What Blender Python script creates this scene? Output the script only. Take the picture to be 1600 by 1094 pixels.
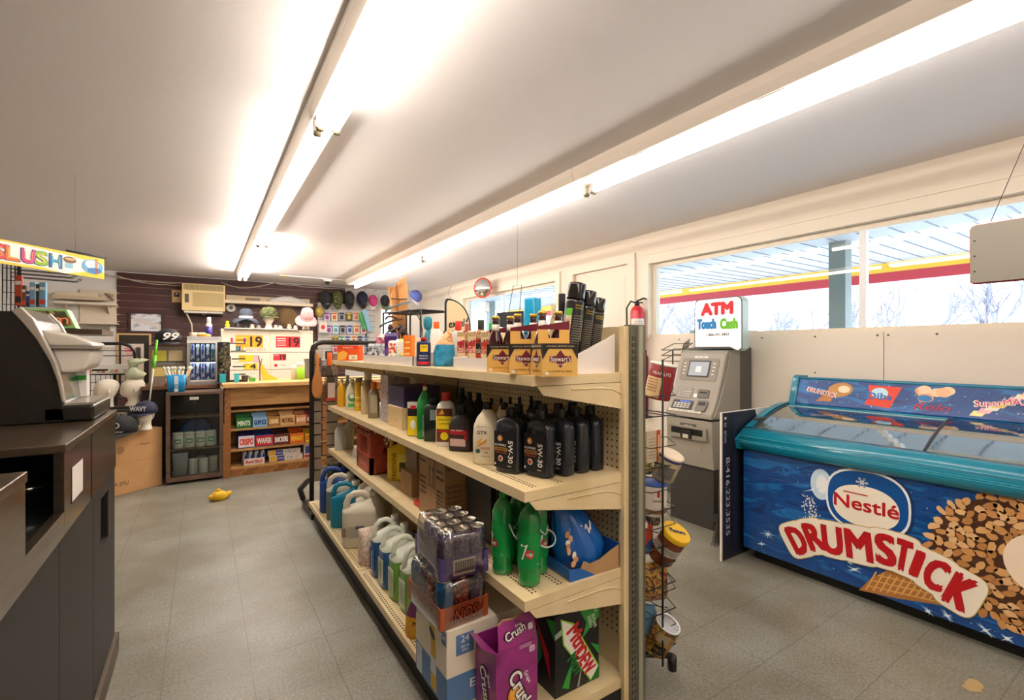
import bpy, bmesh, math, random
from mathutils import Vector, Matrix
for o in list(bpy.data.objects): bpy.data.objects.remove(o)
scene = bpy.context.scene; COL = scene.collection
PI = math.pi; V = Vector
# ---------------------------------------------------------------- camera
FOC, TH, CH = 736.0, math.radians(33.3), 1.4
CT, ST = math.cos(TH), math.sin(TH)
cam = bpy.data.cameras.new('camera'); cam.sensor_width = 36; cam.lens = 36*FOC/1600; cam.clip_start = .02; cam.clip_end = 300
co = bpy.data.objects.new('camera', cam); COL.objects.link(co)
co.location = (0, 0, CH); co.rotation_euler = (PI/2, 0, -TH); scene.camera = co
# ---------------------------------------------------------------- world, exposure
wd = bpy.data.worlds.new('winter_sky'); scene.world = wd; wd.use_nodes = True
wd.node_tree.nodes['Background'].inputs[0].default_value = (.92, .96, 1, 1)
wd.node_tree.nodes['Background'].inputs[1].default_value = 4.4
vs = scene.view_settings; vs.view_transform = 'Standard'; vs.look = 'None'; vs.gamma = 1; vs.use_curve_mapping = False
vs.exposure = 0.36
TUBE_STRENGTH = 37.0
# ---------------------------------------------------------------- pixel -> point on a known plane (photo seen as 1600x1094)
def ray(px, py):
    u = (px-800)/FOC; v = (547-py)/FOC
    return V((u*CT+ST, -u*ST+CT, v))
def FZ(px, py, z=0): r = ray(px, py); t = (z-CH)/r.z; return V((r.x*t, r.y*t, z))
def FX(px, py, x): r = ray(px, py); t = x/r.x; return V((x, r.y*t, CH+r.z*t))
def FY(px, py, y): r = ray(px, py); t = y/r.y; return V((r.x*t, y, CH+r.z*t))
def dep(p): return p[0]*ST+p[1]*CT
def zat(py, p): return CH-(py-547)*dep(p)/FOC
# ---------------------------------------------------------------- materials
def lin(c):
    if isinstance(c, str):
        c = [int(c[i:i+2], 16)/255 for i in (0, 2, 4)]
    return tuple((x/12.92 if x <= .04045 else ((x+.055)/1.055)**2.4) for x in c)+(1,)
MATS = {}
def mat(name, col, rough=.5, metal=0, emit=0, alpha=None, trans=0, ior=1.45, var=0, vs_=8, bump=0, bs=60, coat=0):
    if name in MATS: return MATS[name]
    m = bpy.data.materials.new(name); m.use_nodes = True; nt = m.node_tree; b = nt.nodes['Principled BSDF']
    c = lin(col); b.inputs['Base Color'].default_value = c; b.inputs['Roughness'].default_value = rough
    b.inputs['Metallic'].default_value = metal; b.inputs['IOR'].default_value = ior
    if coat: b.inputs['Coat Weight'].default_value = coat; b.inputs['Coat Roughness'].default_value = .08
    if trans: b.inputs['Transmission Weight'].default_value = trans
    if alpha is not None: b.inputs['Alpha'].default_value = alpha
    if emit: b.inputs['Emission Color'].default_value = c; b.inputs['Emission Strength'].default_value = emit
    if var or bump:
        tc = nt.nodes.new('ShaderNodeTexCoord')
    if var:
        n = nt.nodes.new('ShaderNodeTexNoise'); n.inputs['Scale'].default_value = vs_; n.inputs['Detail'].default_value = 6
        nt.links.new(tc.outputs['Object'], n.inputs['Vector'])
        r = nt.nodes.new('ShaderNodeValToRGB'); r.color_ramp.elements[0].position = .3; r.color_ramp.elements[1].position = .7
        r.color_ramp.elements[0].color = tuple(x*(1-var) for x in c[:3])+(1,); r.color_ramp.elements[1].color = tuple(min(1, x*(1+var)) for x in c[:3])+(1,)
        nt.links.new(n.outputs['Fac'], r.inputs['Fac']); nt.links.new(r.outputs['Color'], b.inputs['Base Color'])
    if bump:
        n2 = nt.nodes.new('ShaderNodeTexNoise'); n2.inputs['Scale'].default_value = bs; n2.inputs['Detail'].default_value = 5
        nt.links.new(tc.outputs['Object'], n2.inputs['Vector'])
        bp = nt.nodes.new('ShaderNodeBump'); bp.inputs['Strength'].default_value = bump; bp.inputs['Distance'].default_value = .01
        nt.links.new(n2.outputs['Fac'], bp.inputs['Height']); nt.links.new(bp.outputs['Normal'], b.inputs['Normal'])
    MATS[name] = m; return m
def ramp_mat(name, cols, tex='noise', scale=8, rough=.5, stretch=(1, 1, 1), const=False, lo=.3, hi=.7, detail=4, dist=0, metal=0, coat=0, bump=0):
    if name in MATS: return MATS[name]
    m = bpy.data.materials.new(name); m.use_nodes = True; nt = m.node_tree; b = nt.nodes['Principled BSDF']
    b.inputs['Roughness'].default_value = rough; b.inputs['Metallic'].default_value = metal
    if coat: b.inputs['Coat Weight'].default_value = coat; b.inputs['Coat Roughness'].default_value = .08
    tc = nt.nodes.new('ShaderNodeTexCoord'); mp = nt.nodes.new('ShaderNodeMapping'); mp.inputs['Scale'].default_value = stretch
    nt.links.new(tc.outputs['Object'], mp.inputs['Vector'])
    if tex == 'noise':
        n = nt.nodes.new('ShaderNodeTexNoise'); n.inputs['Detail'].default_value = detail; n.inputs['Distortion'].default_value = dist; out = n.outputs['Fac']
    elif tex == 'voronoi':
        n = nt.nodes.new('ShaderNodeTexVoronoi'); out = n.outputs['Color']
    else:
        n = nt.nodes.new('ShaderNodeTexWave'); n.inputs['Distortion'].default_value = dist; n.inputs['Detail'].default_value = detail; out = n.outputs['Fac']
    n.inputs['Scale'].default_value = scale
    nt.links.new(mp.outputs[0], n.inputs['Vector'])
    r = nt.nodes.new('ShaderNodeValToRGB'); cr = r.color_ramp
    if const: cr.interpolation = 'CONSTANT'
    k = len(cols)
    while len(cr.elements) < k: cr.elements.new(.5)
    for i, c in enumerate(cols):
        cr.elements[i].position = lo+(hi-lo)*i/max(1, (k if const else k-1)); cr.elements[i].color = lin(c)
    nt.links.new(out, r.inputs['Fac']); nt.links.new(r.outputs['Color'], b.inputs['Base Color'])
    if bump:
        bp = nt.nodes.new('ShaderNodeBump'); bp.inputs['Strength'].default_value = bump; bp.inputs['Distance'].default_value = .005
        nt.links.new(out, bp.inputs['Height']); nt.links.new(bp.outputs['Normal'], b.inputs['Normal'])
    MATS[name] = m; return m
def glass_mat(name, col='ffffff', strength=.9, rough=0.0, fres=1.45):
    """thin pane or film: mostly see-through with a Fresnel reflection"""
    if name in MATS: return MATS[name]
    m = bpy.data.materials.new(name); m.use_nodes = True; nt = m.node_tree; nt.nodes.remove(nt.nodes['Principled BSDF'])
    t = nt.nodes.new('ShaderNodeBsdfTransparent'); t.inputs[0].default_value = tuple(x*strength for x in lin(col)[:3])+(1,)
    g = nt.nodes.new('ShaderNodeBsdfGlossy'); g.inputs['Roughness'].default_value = rough
    lw = nt.nodes.new('ShaderNodeLayerWeight'); lw.inputs[0].default_value = .5
    pw = nt.nodes.new('ShaderNodeMath'); pw.operation = 'POWER'; pw.inputs[1].default_value = 4; nt.links.new(lw.outputs['Facing'], pw.inputs[0])
    f = nt.nodes.new('ShaderNodeMath'); f.operation = 'MULTIPLY_ADD'; f.inputs[1].default_value = .9; f.inputs[2].default_value = ((fres-1)/(fres+1))**2; nt.links.new(pw.outputs[0], f.inputs[0])
    mx = nt.nodes.new('ShaderNodeMixShader'); nt.links.new(f.outputs[0], mx.inputs[0]); nt.links.new(t.outputs[0], mx.inputs[1]); nt.links.new(g.outputs[0], mx.inputs[2])
    nt.links.new(mx.outputs[0], nt.nodes['Material Output'].inputs[0]); MATS[name] = m; return m
def paint(c, rough=.45, **k):
    return mat('paint_'+(c if isinstance(c, str) else '_'.join(map(str, c)))+'_'+str(int(rough*100)), c, rough, **k)
WHITE = paint('f2efe9'); BLACK = paint('141414', .4); CREAM = paint('e6d8b8', .4); RED = paint('c81f2a'); NAVY = paint('1b2a5e')
# ---------------------------------------------------------------- mesh builder
IDM = Matrix.Identity(4)
def frame(o, right, up):
    r = V(right).normalized(); u = V(up); u = (u-r*u.dot(r)).normalized(); n = r.cross(u)
    M = Matrix((r, u, n)).transposed().to_4x4(); M.translation = V(o); return M
def faceY(x, y, z): return frame((x, y, z), (1, 0, 0), (0, 0, 1))      # a face that looks to -Y
def faceX(x, y, z): return frame((x, y, z), (0, -1, 0), (0, 0, 1))     # a face that looks to -X
def faceZ(x, y, z): return frame((x, y, z), (1, 0, 0), (0, 1, 0))
def ring(z, a, b=None, cx=0, cy=0, n=20, p=2.0, rot=0):
    b = a if b is None else b; out = []
    for i in range(n):
        t = 2*PI*(i+.5)/n+rot; c, s = math.cos(t), math.sin(t)
        out.append(V((cx+a*math.copysign(abs(c)**(2/p), c), cy+b*math.copysign(abs(s)**(2/p), s), z)))
    return out
class MB:
    def __init__(s): s.v = []; s.f = []; s.m = []; s.s = []; s.mats = []
    def slot(s, m):
        if m not in s.mats: s.mats.append(m)
        return s.mats.index(m)
    def add(s, vs, fs, m, smooth=False, M=None):
        b = len(s.v); s.v += [(M @ V(v)) if M else V(v) for v in vs]; k = s.slot(m)
        for f in fs: s.f.append([b+i for i in f]); s.m.append(k); s.s.append(smooth)
        return s
    def box(s, x0, x1, y0, y1, z0, z1, m, M=None):
        vs = [(x, y, z) for z in (z0, z1) for y in (y0, y1) for x in (x0, x1)]
        return s.add(vs, [(0, 2, 3, 1), (4, 5, 7, 6), (0, 1, 5, 4), (2, 6, 7, 3), (0, 4, 6, 2), (1, 3, 7, 5)], m, False, M)
    def cbox(s, c, d, m, M=None):
        return s.box(c[0]-d[0]/2, c[0]+d[0]/2, c[1]-d[1]/2, c[1]+d[1]/2, c[2]-d[2]/2, c[2]+d[2]/2, m, M)
    def loft(s, rings, m, caps=True, smooth=True, M=None, mats=None):
        n = len(rings[0]); vs = [v for r in rings for v in r]
        for k in range(len(rings)-1):
            fs = [(k*n+i, k*n+(i+1) % n, (k+1)*n+(i+1) % n, (k+1)*n+i) for i in range(n)]
            if k == 0: s.add(vs, fs, mats[0] if mats else m, smooth, M); b = len(s.v)-len(vs)
            else:
                q = s.slot(mats[k] if mats else m)
                for f in fs: s.f.append([b+i for i in f]); s.m.append(q); s.s.append(smooth)
        if caps:
            s.f.append([b+i for i in range(n)][::-1]); s.m.append(s.slot(mats[0] if mats else m)); s.s.append(False)
            s.f.append([b+(len(rings)-1)*n+i for i in range(n)]); s.m.append(s.slot(mats[-1] if mats else m)); s.s.append(False)
        return s
    def lathe(s, prof, m, n=20, cx=0, cy=0, M=None, mats=None, caps=True):
        return s.loft([ring(z, max(r, .0004), None, cx, cy, n) for r, z in prof], m, caps, True, M, mats)
    def tube(s, pts, r, m, n=8, closed=False, M=None, caps=True):
        pts = [V(p) for p in pts]; k = len(pts); rs = []
        t0 = (pts[1]-pts[0]).normalized(); up = V((0, 0, 1)) if abs(t0.z) < .9 else V((1, 0, 0))
        for i, p in enumerate(pts):
            a = pts[i-1] if (i > 0 or closed) else p; b = pts[(i+1) % k] if (i < k-1 or closed) else p
            t = (b-a).normalized(); x = up-t*up.dot(t)
            x = x.normalized() if x.length > 1e-4 else t.orthogonal().normalized()
            up = x; y = t.cross(x); rr = r[i] if isinstance(r, (list, tuple)) else r
            rs.append([p+(x*math.cos(2*PI*j/n)+y*math.sin(2*PI*j/n))*rr for j in range(n)])
        if closed: rs.append(rs[0])
        return s.loft(rs, m, caps and not closed, True, M)
    def flat(s, pts, m, M, t=.001, z=0):
        """a polygon in the frame M, z..z+t along its normal"""
        n = len(pts); a = sum(pts[i][0]*pts[(i+1) % n][1]-pts[(i+1) % n][0]*pts[i][1] for i in range(n))
        if a < 0: pts = pts[::-1]
        vs = [(p[0], p[1], z) for p in pts]+[(p[0], p[1], z+t) for p in pts]
        fs = [list(range(n))[::-1], list(range(n, 2*n))]+[(i, (i+1) % n, n+(i+1) % n, n+i) for i in range(n)]
        return s.add(vs, fs, m, False, M)
    def rect(s, cx, cy, w, h, m, M, t=.001, z=0, r=0):
        if not r: p = [(cx-w/2, cy-h/2), (cx+w/2, cy-h/2), (cx+w/2, cy+h/2), (cx-w/2, cy+h/2)]
        else:
            p = []
            for (sx, sy, a0) in ((1, -1, -90), (1, 1, 0), (-1, 1, 90), (-1, -1, 180)):
                for k in range(5):
                    a = math.radians(a0+22.5*k); p.append((cx+sx*(w/2-r)+r*math.cos(a), cy+sy*(h/2-r)+r*math.sin(a)))
        return s.flat(p, m, M, t, z)
    def disk(s, cx, cy, a, b, m, M, t=.001, z=0, n=28, rot=0, p=2.0):
        q = []
        for i in range(n):
            th = 2*PI*i/n; c, d = math.cos(th), math.sin(th)
            x = a*math.copysign(abs(c)**(2/p), c); y = b*math.copysign(abs(d)**(2/p), d)
            q.append((cx+x*math.cos(rot)-y*math.sin(rot), cy+x*math.sin(rot)+y*math.cos(rot)))
        return s.flat(q, m, M, t, z)
    def text(s, st, cx, cy, h, m, M, w=None, t=.0006, z=.001, off=0, rot=0, shear=0, bold=0):
        cu = bpy.data.curves.new('t', 'FONT'); cu.body = st; cu.size = h/.70; cu.extrude = t/2; cu.offset = off
        cu.align_x = 'CENTER'; cu.shear = shear; cu.resolution_u = 3
        o = bpy.data.objects.new('t', cu); COL.objects.link(o); dg = bpy.context.evaluated_depsgraph_get(); dg.update()
        me = bpy.data.meshes.new_from_object(o.evaluated_get(dg)); vs = [v.co.copy() for v in me.vertices]; fs = [list(p.vertices) for p in me.polygons]
        bpy.data.objects.remove(o); bpy.data.meshes.remove(me); bpy.data.curves.remove(cu)
        if not vs: return s
        xs = [v.x for v in vs]; sx = 1
        if w: sx = w/max(1e-6, (max(xs)-min(xs)))
        R = Matrix.Rotation(rot, 4, 'Z'); e = bold*h*.8
        for k in range(5 if bold < .1 else 9) if bold else (0,):     # a heavier face: the same glyphs, slightly shifted
            dx, dy = (0, 0) if k == 0 else (e*math.cos(PI/4+k*PI/(2 if bold < .1 else 4)), e*math.sin(PI/4+k*PI/(2 if bold < .1 else 4)))
            s.add(vs, fs, m, False, M @ Matrix.Translation((cx+dx, cy+dy, z+t/2+.00007*k)) @ R @ Matrix.Translation((0, -h/2, 0)) @ Matrix.Diagonal((sx, 1, 1, 1)))
        return s
    def build(s, name, parent=None, loc=None, rz=0, bev=0, inv=None):
        me = bpy.data.meshes.new(name)
        vs = s.v
        if inv is not None: vs = [inv @ v for v in vs]
        me.from_pydata([tuple(v) for v in vs], [], s.f); me.update()
        for m in s.mats: me.materials.append(m)
        me.polygons.foreach_set('material_index', s.m); me.polygons.foreach_set('use_smooth', s.s)
        o = bpy.data.objects.new(name, me); COL.objects.link(o)
        if parent: o.parent = parent
        if loc is not None: o.location = loc
        if rz: o.rotation_euler.z = rz
        if bev:
            b = o.modifiers.new('b', 'BEVEL'); b.width = bev; b.segments = 3; b.limit_method = 'ANGLE'; b.angle_limit = math.radians(40)
        return o
def tag(o, label, cat, group=None, kind=None):
    if label: o['label'] = label
    if cat: o['category'] = cat
    if group: o['group'] = group
    if kind: o['kind'] = kind
    return o
def root(name, label, cat, loc=(0, 0, 0), rz=0, group=None):
    o = bpy.data.objects.new(name, None); COL.objects.link(o); o.location = loc; o.rotation_euler.z = rz; o.empty_display_size = .05
    return tag(o, label, cat, group)
def tilt(o, rx=0, ry=0): o.rotation_euler.x = rx; o.rotation_euler.y = ry
def structure(mb, name, **k): o = mb.build(name, **k); o['kind'] = 'structure'; return o
def local(o):                     # turns world coordinates into this root's own
    bpy.context.view_layer.update(); return (Matrix.Translation(o.location) @ o.rotation_euler.to_matrix().to_4x4()).inverted()
def solo(mb, name, label, cat, loc=(0, 0, 0), rz=0, group=None, bev=0): return tag(mb.build(name, None, loc, rz, bev), label, cat, group)
def worldsolo(mb, name, label, cat, group=None, bev=0):   # built in world coordinates; its origin goes to its base
    xs = [v.x for v in mb.v]; ys = [v.y for v in mb.v]; zs = [v.z for v in mb.v]
    c = V(((min(xs)+max(xs))/2, (min(ys)+max(ys))/2, min(zs)))
    return tag(mb.build(name, None, c, 0, bev, Matrix.Translation(-c)), label, cat, group)
def clone(o, loc, rz=None, label=None, group=None):
    r = o.copy(); COL.objects.link(r); r.location = loc
    if rz is not None: r.rotation_euler.z = rz
    if label: r['label'] = label
    if group: r['group'] = group
    for ch in list(o.children):
        c = ch.copy(); COL.objects.link(c); c.parent = r
        for g in list(ch.children): d = g.copy(); COL.objects.link(d); d.parent = c
    return r
def facecam(p): return -math.atan2(p[0], p[1])
# ================================================================ the room
WX, BY, CZ, LX, FY0 = 3.84, 9.3, 2.6, -3.3, -2.6     # right wall, back wall, ceiling, left wall, rear wall
def floor_material():
    m = bpy.data.materials.new('vinyl_tile'); m.use_nodes = True; nt = m.node_tree; b = nt.nodes['Principled BSDF']; L = nt.links
    tc = nt.nodes.new('ShaderNodeTexCoord')
    n1 = nt.nodes.new('ShaderNodeTexNoise'); n1.inputs['Scale'].default_value = 90; n1.inputs['Detail'].default_value = 6; n1.inputs['Roughness'].default_value = .75
    n2 = nt.nodes.new('ShaderNodeTexNoise'); n2.inputs['Scale'].default_value = 2.2; n2.inputs['Detail'].default_value = 5
    mp = nt.nodes.new('ShaderNodeMapping'); mp.inputs['Scale'].default_value = (1, 1, 1)
    L.new(tc.outputs['Object'], mp.inputs[0]); L.new(mp.outputs[0], n1.inputs['Vector']); L.new(tc.outputs['Object'], n2.inputs['Vector'])
    r1 = nt.nodes.new('ShaderNodeValToRGB'); r1.color_ramp.elements[0].position = .30; r1.color_ramp.elements[1].position = .72
    r1.color_ramp.elements[0].color = lin('6c6e69'); r1.color_ramp.elements[1].color = lin('bcbab0')
    r2 = nt.nodes.new('ShaderNodeValToRGB'); r2.color_ramp.elements[0].position = .35; r2.color_ramp.elements[1].position = .7
    r2.color_ramp.elements[0].color = lin('b9b09c'); r2.color_ramp.elements[1].color = lin('eeeeea')
    L.new(n1.outputs['Fac'], r1.inputs[0]); L.new(n2.outputs['Fac'], r2.inputs[0])
    mx = nt.nodes.new('ShaderNodeMix'); mx.data_type = 'RGBA'; mx.blend_type = 'MULTIPLY'; mx.inputs['Factor'].default_value = .85
    L.new(r1.outputs[0], mx.inputs[6]); L.new(r2.outputs[0], mx.inputs[7])
    # joints: planks of tile 0.41 wide running along the room, cut every 0.41
    br = nt.nodes.new('ShaderNodeTexBrick'); br.offset = 0.0; br.inputs['Scale'].default_value = 1
    br.inputs['Brick Width'].default_value = .321; br.inputs['Row Height'].default_value = .321; br.inputs['Mortar Size'].default_value = .0016; br.inputs['Mortar Smooth'].default_value = .3
    mp2 = nt.nodes.new('ShaderNodeMapping'); mp2.inputs['Location'].default_value = (-.18, -.823, 0)
    L.new(tc.outputs['Object'], mp2.inputs[0]); L.new(mp2.outputs[0], br.inputs['Vector'])
    mx2 = nt.nodes.new('ShaderNodeMix'); mx2.data_type = 'RGBA'; mx2.inputs[7].default_value = lin('4a4840')
    mu = nt.nodes.new('ShaderNodeMath'); mu.operation = 'MULTIPLY'; mu.inputs[1].default_value = .75
    L.new(br.outputs['Fac'], mu.inputs[0]); L.new(mu.outputs[0], mx2.inputs['Factor']); L.new(mx.outputs[2], mx2.inputs[6]); L.new(mx2.outputs[2], b.inputs['Base Color'])
    b.inputs['Roughness'].default_value = .42
    bp = nt.nodes.new('ShaderNodeBump'); bp.inputs['Strength'].default_value = .12; bp.inputs['Distance'].default_value = .003
    L.new(n1.outputs['Fac'], bp.inputs['Height']); L.new(bp.outputs[0], b.inputs['Normal'])
    return m
structure(MB().box(LX-.2, WX+.2, FY0-.2, BY+.2, -.1, 0, floor_material()), 'floor')
ceil_m = mat('ceiling_paint', 'e9e5e6', .7, bump=.1, bs=30)
structure(MB().box(LX-.2, WX+.2, FY0-.2, BY+.2, CZ, CZ+.1, ceil_m), 'ceiling')
wallm = mat('cream_wall', 'e8dccb', .6, bump=.08, bs=25); panelm = mat('cream_panel', 'e9dfd0', .45)
trimm = mat('cream_trim', 'eadfcd', .45)
structure(MB().box(LX-.2, LX, FY0, BY, 0, CZ, wallm), 'wall_left')
structure(MB().box(LX-.2, WX+.2, FY0-.2, FY0, 0, CZ, wallm), 'wall_rear')
# back wall with a small window at its right end
greyw = mat('grey_white_wall', 'dedbd8', .6)
wb0, wb1, wbz0, wbz1 = 2.95, 3.45, 1.2, 2.25
b = MB(); b.box(LX, wb0, BY, BY+.2, 0, CZ, greyw); b.box(wb1, WX+.2, BY, BY+.2, 0, CZ, greyw); b.box(wb0, wb1, BY, BY+.2, 0, wbz0, greyw); b.box(wb0, wb1, BY, BY+.2, wbz1, CZ, greyw)
structure(b, 'wall_back')
pane = glass_mat('window_glass', 'f4fbff', .97)
def window(name, x0, x1, y0, y1, z0, z1, alongY, mull=()):
    w = root(name, None, None); w['kind'] = 'structure'; f = MB(); t = .04
    if alongY:
        for (a, c) in ((y0, y0+t), (y1-t, y1)): f.box(x0, x1, a, c, z0, z1, trimm)
        for (a, c) in ((z0, z0+t), (z1-t, z1)): f.box(x0, x1, y0+t, y1-t, a, c, trimm)
        for y in mull: f.box(x0, x1, y-.02, y+.02, z0+t, z1-t, paint('f4f6f8'))
        g = MB().box((x0+x1)/2-.003, (x0+x1)/2+.003, y0+t, y1-t, z0+t, z1-t, pane)
    else:
        for (a, c) in ((x0, x0+t), (x1-t, x1)): f.box(a, c, y0, y1, z0, z1, trimm)
        for (a, c) in ((z0, z0+t), (z1-t, z1)): f.box(x0+t, x1-t, y0, y1, a, c, trimm)
        g = MB().box(x0+t, x1-t, (y0+y1)/2-.003, (y0+y1)/2+.003, z0+t, z1-t, pane)
    f.build('window_frame', w); g.build('pane', w); return w
window('window_3', wb0, wb1, BY+.02, BY+.08, wbz0, wbz1, False)
# right wall: two long windows with a door between them
w1 = (-.45, 3.27); z0, z1 = 1.52, 2.285; w2 = (4.80, 7.4); z02, z12 = 1.35, 2.30; d1 = (3.55, 4.45); dz = 2.33
b = MB()
X0, X1 = WX, WX+.16
b.box(X0, X1, FY0, w1[0], 0, CZ, wallm); b.box(X0, X1, w1[0], w1[1], 0, z0, wallm); b.box(X0, X1, w1[0], w1[1], z1, CZ, wallm)
b.box(X0, X1, w1[1], d1[0], 0, CZ, wallm); b.box(X0, X1, d1[0], d1[1], dz, CZ, wallm); b.box(X0, X1, d1[1], w2[0], 0, CZ, wallm)
b.box(X0, X1, w2[0], w2[1], 0, z02, wallm); b.box(X0, X1, w2[0], w2[1], z12, CZ, wallm); b.box(X0, X1, w2[1], BY+.2, 0, CZ, wallm)
structure(b, 'wall_right')
window('window_1', WX+.05, WX+.10, *w1, z0, z1, True, (1.42,))
window('window_2', WX+.05, WX+.10, *w2, z02, z12, True, (6.2,))
# casings and the panelled dado under the windows
t = MB(); c = .02
for (a, bb, lo, hi) in ((w1[0], w1[1], z0, z1), (w2[0], w2[1], z02, z12)):
    t.box(WX-c, WX, a-.09, bb+.09, hi, hi+.09, trimm); t.box(WX-c, WX, bb, bb+.09, lo, hi, trimm); t.box(WX-c, WX, a-.09, a, lo, hi, trimm)
    t.box(WX-c-.008, WX, a-.1, bb+.1, hi+.09, hi+.105, trimm)
structure(t, 'trim_1')
t = MB(); lab = paint('cbbfae')
for a, bb in ((-.45, 1.272), (1.278, 3.2)): t.box(WX-.012, WX, a, bb, .1, z0+.005, panelm)
for y in (-.2, .2, .62, 1.0, 1.25, 1.31, 1.7, 2.1, 2.5, 2.9): t.disk(0, 0, .007, .007, paint('6b6257'), faceX(WX-.012, y, z0-.02), t=.003, n=10)
for y in (.3, 1.7): t.disk(0, 0, .006, .006, paint('6b6257'), faceX(WX-.012, y, 1.23), t=.003, n=10)
structure(t, 'trim_2')
t = MB(); t.box(WX-.025, WX, d1[0]-.1, d1[0], 0, dz+.1, trimm); t.box(WX-.025, WX, d1[1], d1[1]+.1, 0, dz+.1, trimm); t.box(WX-.025, WX, d1[0], d1[1], dz, dz+.1, trimm)
structure(t, 'trim_3')
t = MB(); t.box(WX-.012, WX, FY0, d1[0]-.1, 0, .1, paint('5c564e')); structure(t, 'baseboard_right')
dr = root('door_1', None, None); dr['kind'] = 'structure'
q = MB(); q.box(WX+.03, WX+.07, d1[0], d1[1], 0, dz, trimm)
q.rect(0, 0, .74, .9, trimm, faceX(WX+.03, 4.0, 1.75), t=.004); q.rect(0, 0, .66, .82, panelm, faceX(WX+.03, 4.0, 1.75), t=.006)
q.build('door_leaf', dr); MB().tube([(WX+.03, 3.62, 1.0), (WX-.03, 3.62, 1.0), (WX-.03, 3.72, 1.0)], .011, paint('9a9a96', .3, metal=.9)).build('handle', dr)
# ceiling patch on the far part: a surface strip with taped ends
solo(MB().box(-.65, .65, -.05, .05, -.012, 0, ceil_m).box(-.72, -.6, -.06, .06, -.014, 0, paint('ecd9a8')).box(.6, .72, -.06, .06, -.014, 0, paint('ecd9a8')), 'ceiling_cover_strip', 'flat white cover strip with yellowed taped ends on the far ceiling', 'ceiling strip', (1.75, 8.35, CZ-.0005))
# ---------------------------------------------------------------- slat wall on the back wall
slatm = ramp_mat('slat_brown', ['3a1c1a', '4a2522', '402020'], 'noise', 3, .5, (1, 1, 20), lo=.3, hi=.7)
s = MB(); x0, x1, zt = -1.09, 2.28, 2.585
s.box(x0, x1, BY-.006, BY, .3, zt, paint('9c7a66'))
z = zt
while z > .4:
    s.box(x0, x1, BY-.022, BY-.006, z-.098, z, slatm); z -= .108
worldsolo(s, 'slat_wall_panel', 'dark brown slatted display panel covering the middle of the back wall', 'slat wall')
s = MB(); x0, x1 = 1.78, 3.0; z = 2.28
pg = paint('d8d4cf')
s.box(x0, 2.84, BY-.04, BY-.024, 1.1, z, paint('8f8a86'))
while z > 1.2: s.box(x0, 2.84, BY-.055, BY-.04, z-.098, z, pg); z -= .108
worldsolo(s, 'white_slat_panel', 'white slatted panel on the back wall holding small accessories', 'slat wall')
# ================================================================ fluorescent lights
hous = mat('fixture_enamel', 'eadfd2', .4); sock = paint('d9d2c2'); brass = paint('8a8268', .4)
tubes_m = {k: mat('lit_tube_'+n, 'fff5ea', .5, emit=TUBE_STRENGTH*f) for k, n, f in ((0, 'near_dimmed', .58), (1, 'mid_level', .95), (2, 'far_boosted', 1.5))}  # emission set by distance: near tubes dimmed, far ones boosted to even the brightness
def fixture(xc, y0, y1, w, tubes, label):
    tubem = tubes_m[0 if y1 < 2.5 else 1 if y1 < 5.5 else 2]
    r = root('fluorescent_fixture', label, 'ceiling light', (xc, (y0+y1)/2, CZ), group=None)
    L = (y1-y0)/2; h = MB(); a = w/2
    h.loft([[V((x, yy, z)) for x, z in ((-a, 0), (-a, -.045), (-a+.02, -.085), (a-.02, -.085), (a, -.045), (a, 0))] for yy in (-L+.002, L-.002)], hous, smooth=False)
    for yy in (-L*.55, L*.1, L*.6): h.box(-a+.03, -a+.033, yy, yy+.12, -.0865, -.085, paint('6f6152'))
    h.build('housing', r)
    for tx in tubes:
        tb = MB(); tb.tube([(tx, -L+.05, -.125), (tx, L-.05, -.125)], .019, tubem, n=14); tb.build('tube', r)
    for yy in (-L+.035, L-.035):
        for tx in tubes:
            e = MB(); e.cbox((tx, yy, -.11), (.03, .03, .06), sock); e.tube([(tx-.012, yy, -.138), (tx+.02, yy, -.138)], .017, brass, n=10); e.build('socket', r)
    return r
for (y0, y1, tb, lb) in ((-2.4, -.6, (-.035, .04), 'fluorescent fixture of the left row, behind the others near the rear wall'), (-.6, 2.42, (-.035, .04), 'near fluorescent fixture of the left ceiling row with two lit tubes'), (2.42, 5.4, (-.035,), 'middle fluorescent fixture of the left row with only one tube lit'), (5.4, 8.25, (-.035, .04), 'far fluorescent fixture of the left ceiling row with two tubes')):
    fixture(.5, y0, y1, .16, tb, lb)
for (y0, y1, lb) in ((-2.4, -.6, 'fluorescent fixture of the right row, hidden behind the nearest one'), (-.6, 2.38, 'near fluorescent fixture of the right ceiling row toward the window'), (2.38, 5.25, 'middle fluorescent fixture of the right ceiling row'), (5.25, 8.25, 'far fluorescent fixture of the right ceiling row ending by the caps')):
    fixture(2.13, y0, y1, .19, (.06,), lb)
# ================================================================ outdoors
snow = mat('snow_ground', 'f2f5f8', .9)
solo(MB().box(3.9+.3, 70, -45, 60, -.25, -.15, snow), 'snow_ground', 'snow covered forecourt seen through the windows', 'snow'); bpy.data.objects['snow_ground']['kind'] = 'structure'
can = root('fuel_canopy', 'white forecourt canopy with yellow and red fascia stripe outside window', 'canopy', (8, 6, -.15))
sof = mat('soffit_white', 'b4b7bc', .6); inv = Matrix.Translation((-8, -6, .15))
q = MB(); q.box(7.0, 11, -3, 17, 3.06, 3.5, sof)
for i in range(66): q.box(7.0, 11, -3+i*.3, -2.985+i*.3, 3.05, 3.06, paint('6f7480'))
q.build('deck', can, inv=inv)
q = MB(); q.box(10.9, 11.0, -3, 17, 2.88, 3.10, paint('f2c23c')); q.build('yellow_stripe', can, inv=inv)
q = MB(); q.box(10.9, 11.0, -3, 17, 2.70, 2.88, paint('c23a44')); q.build('red_stripe', can, inv=inv)
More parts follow.
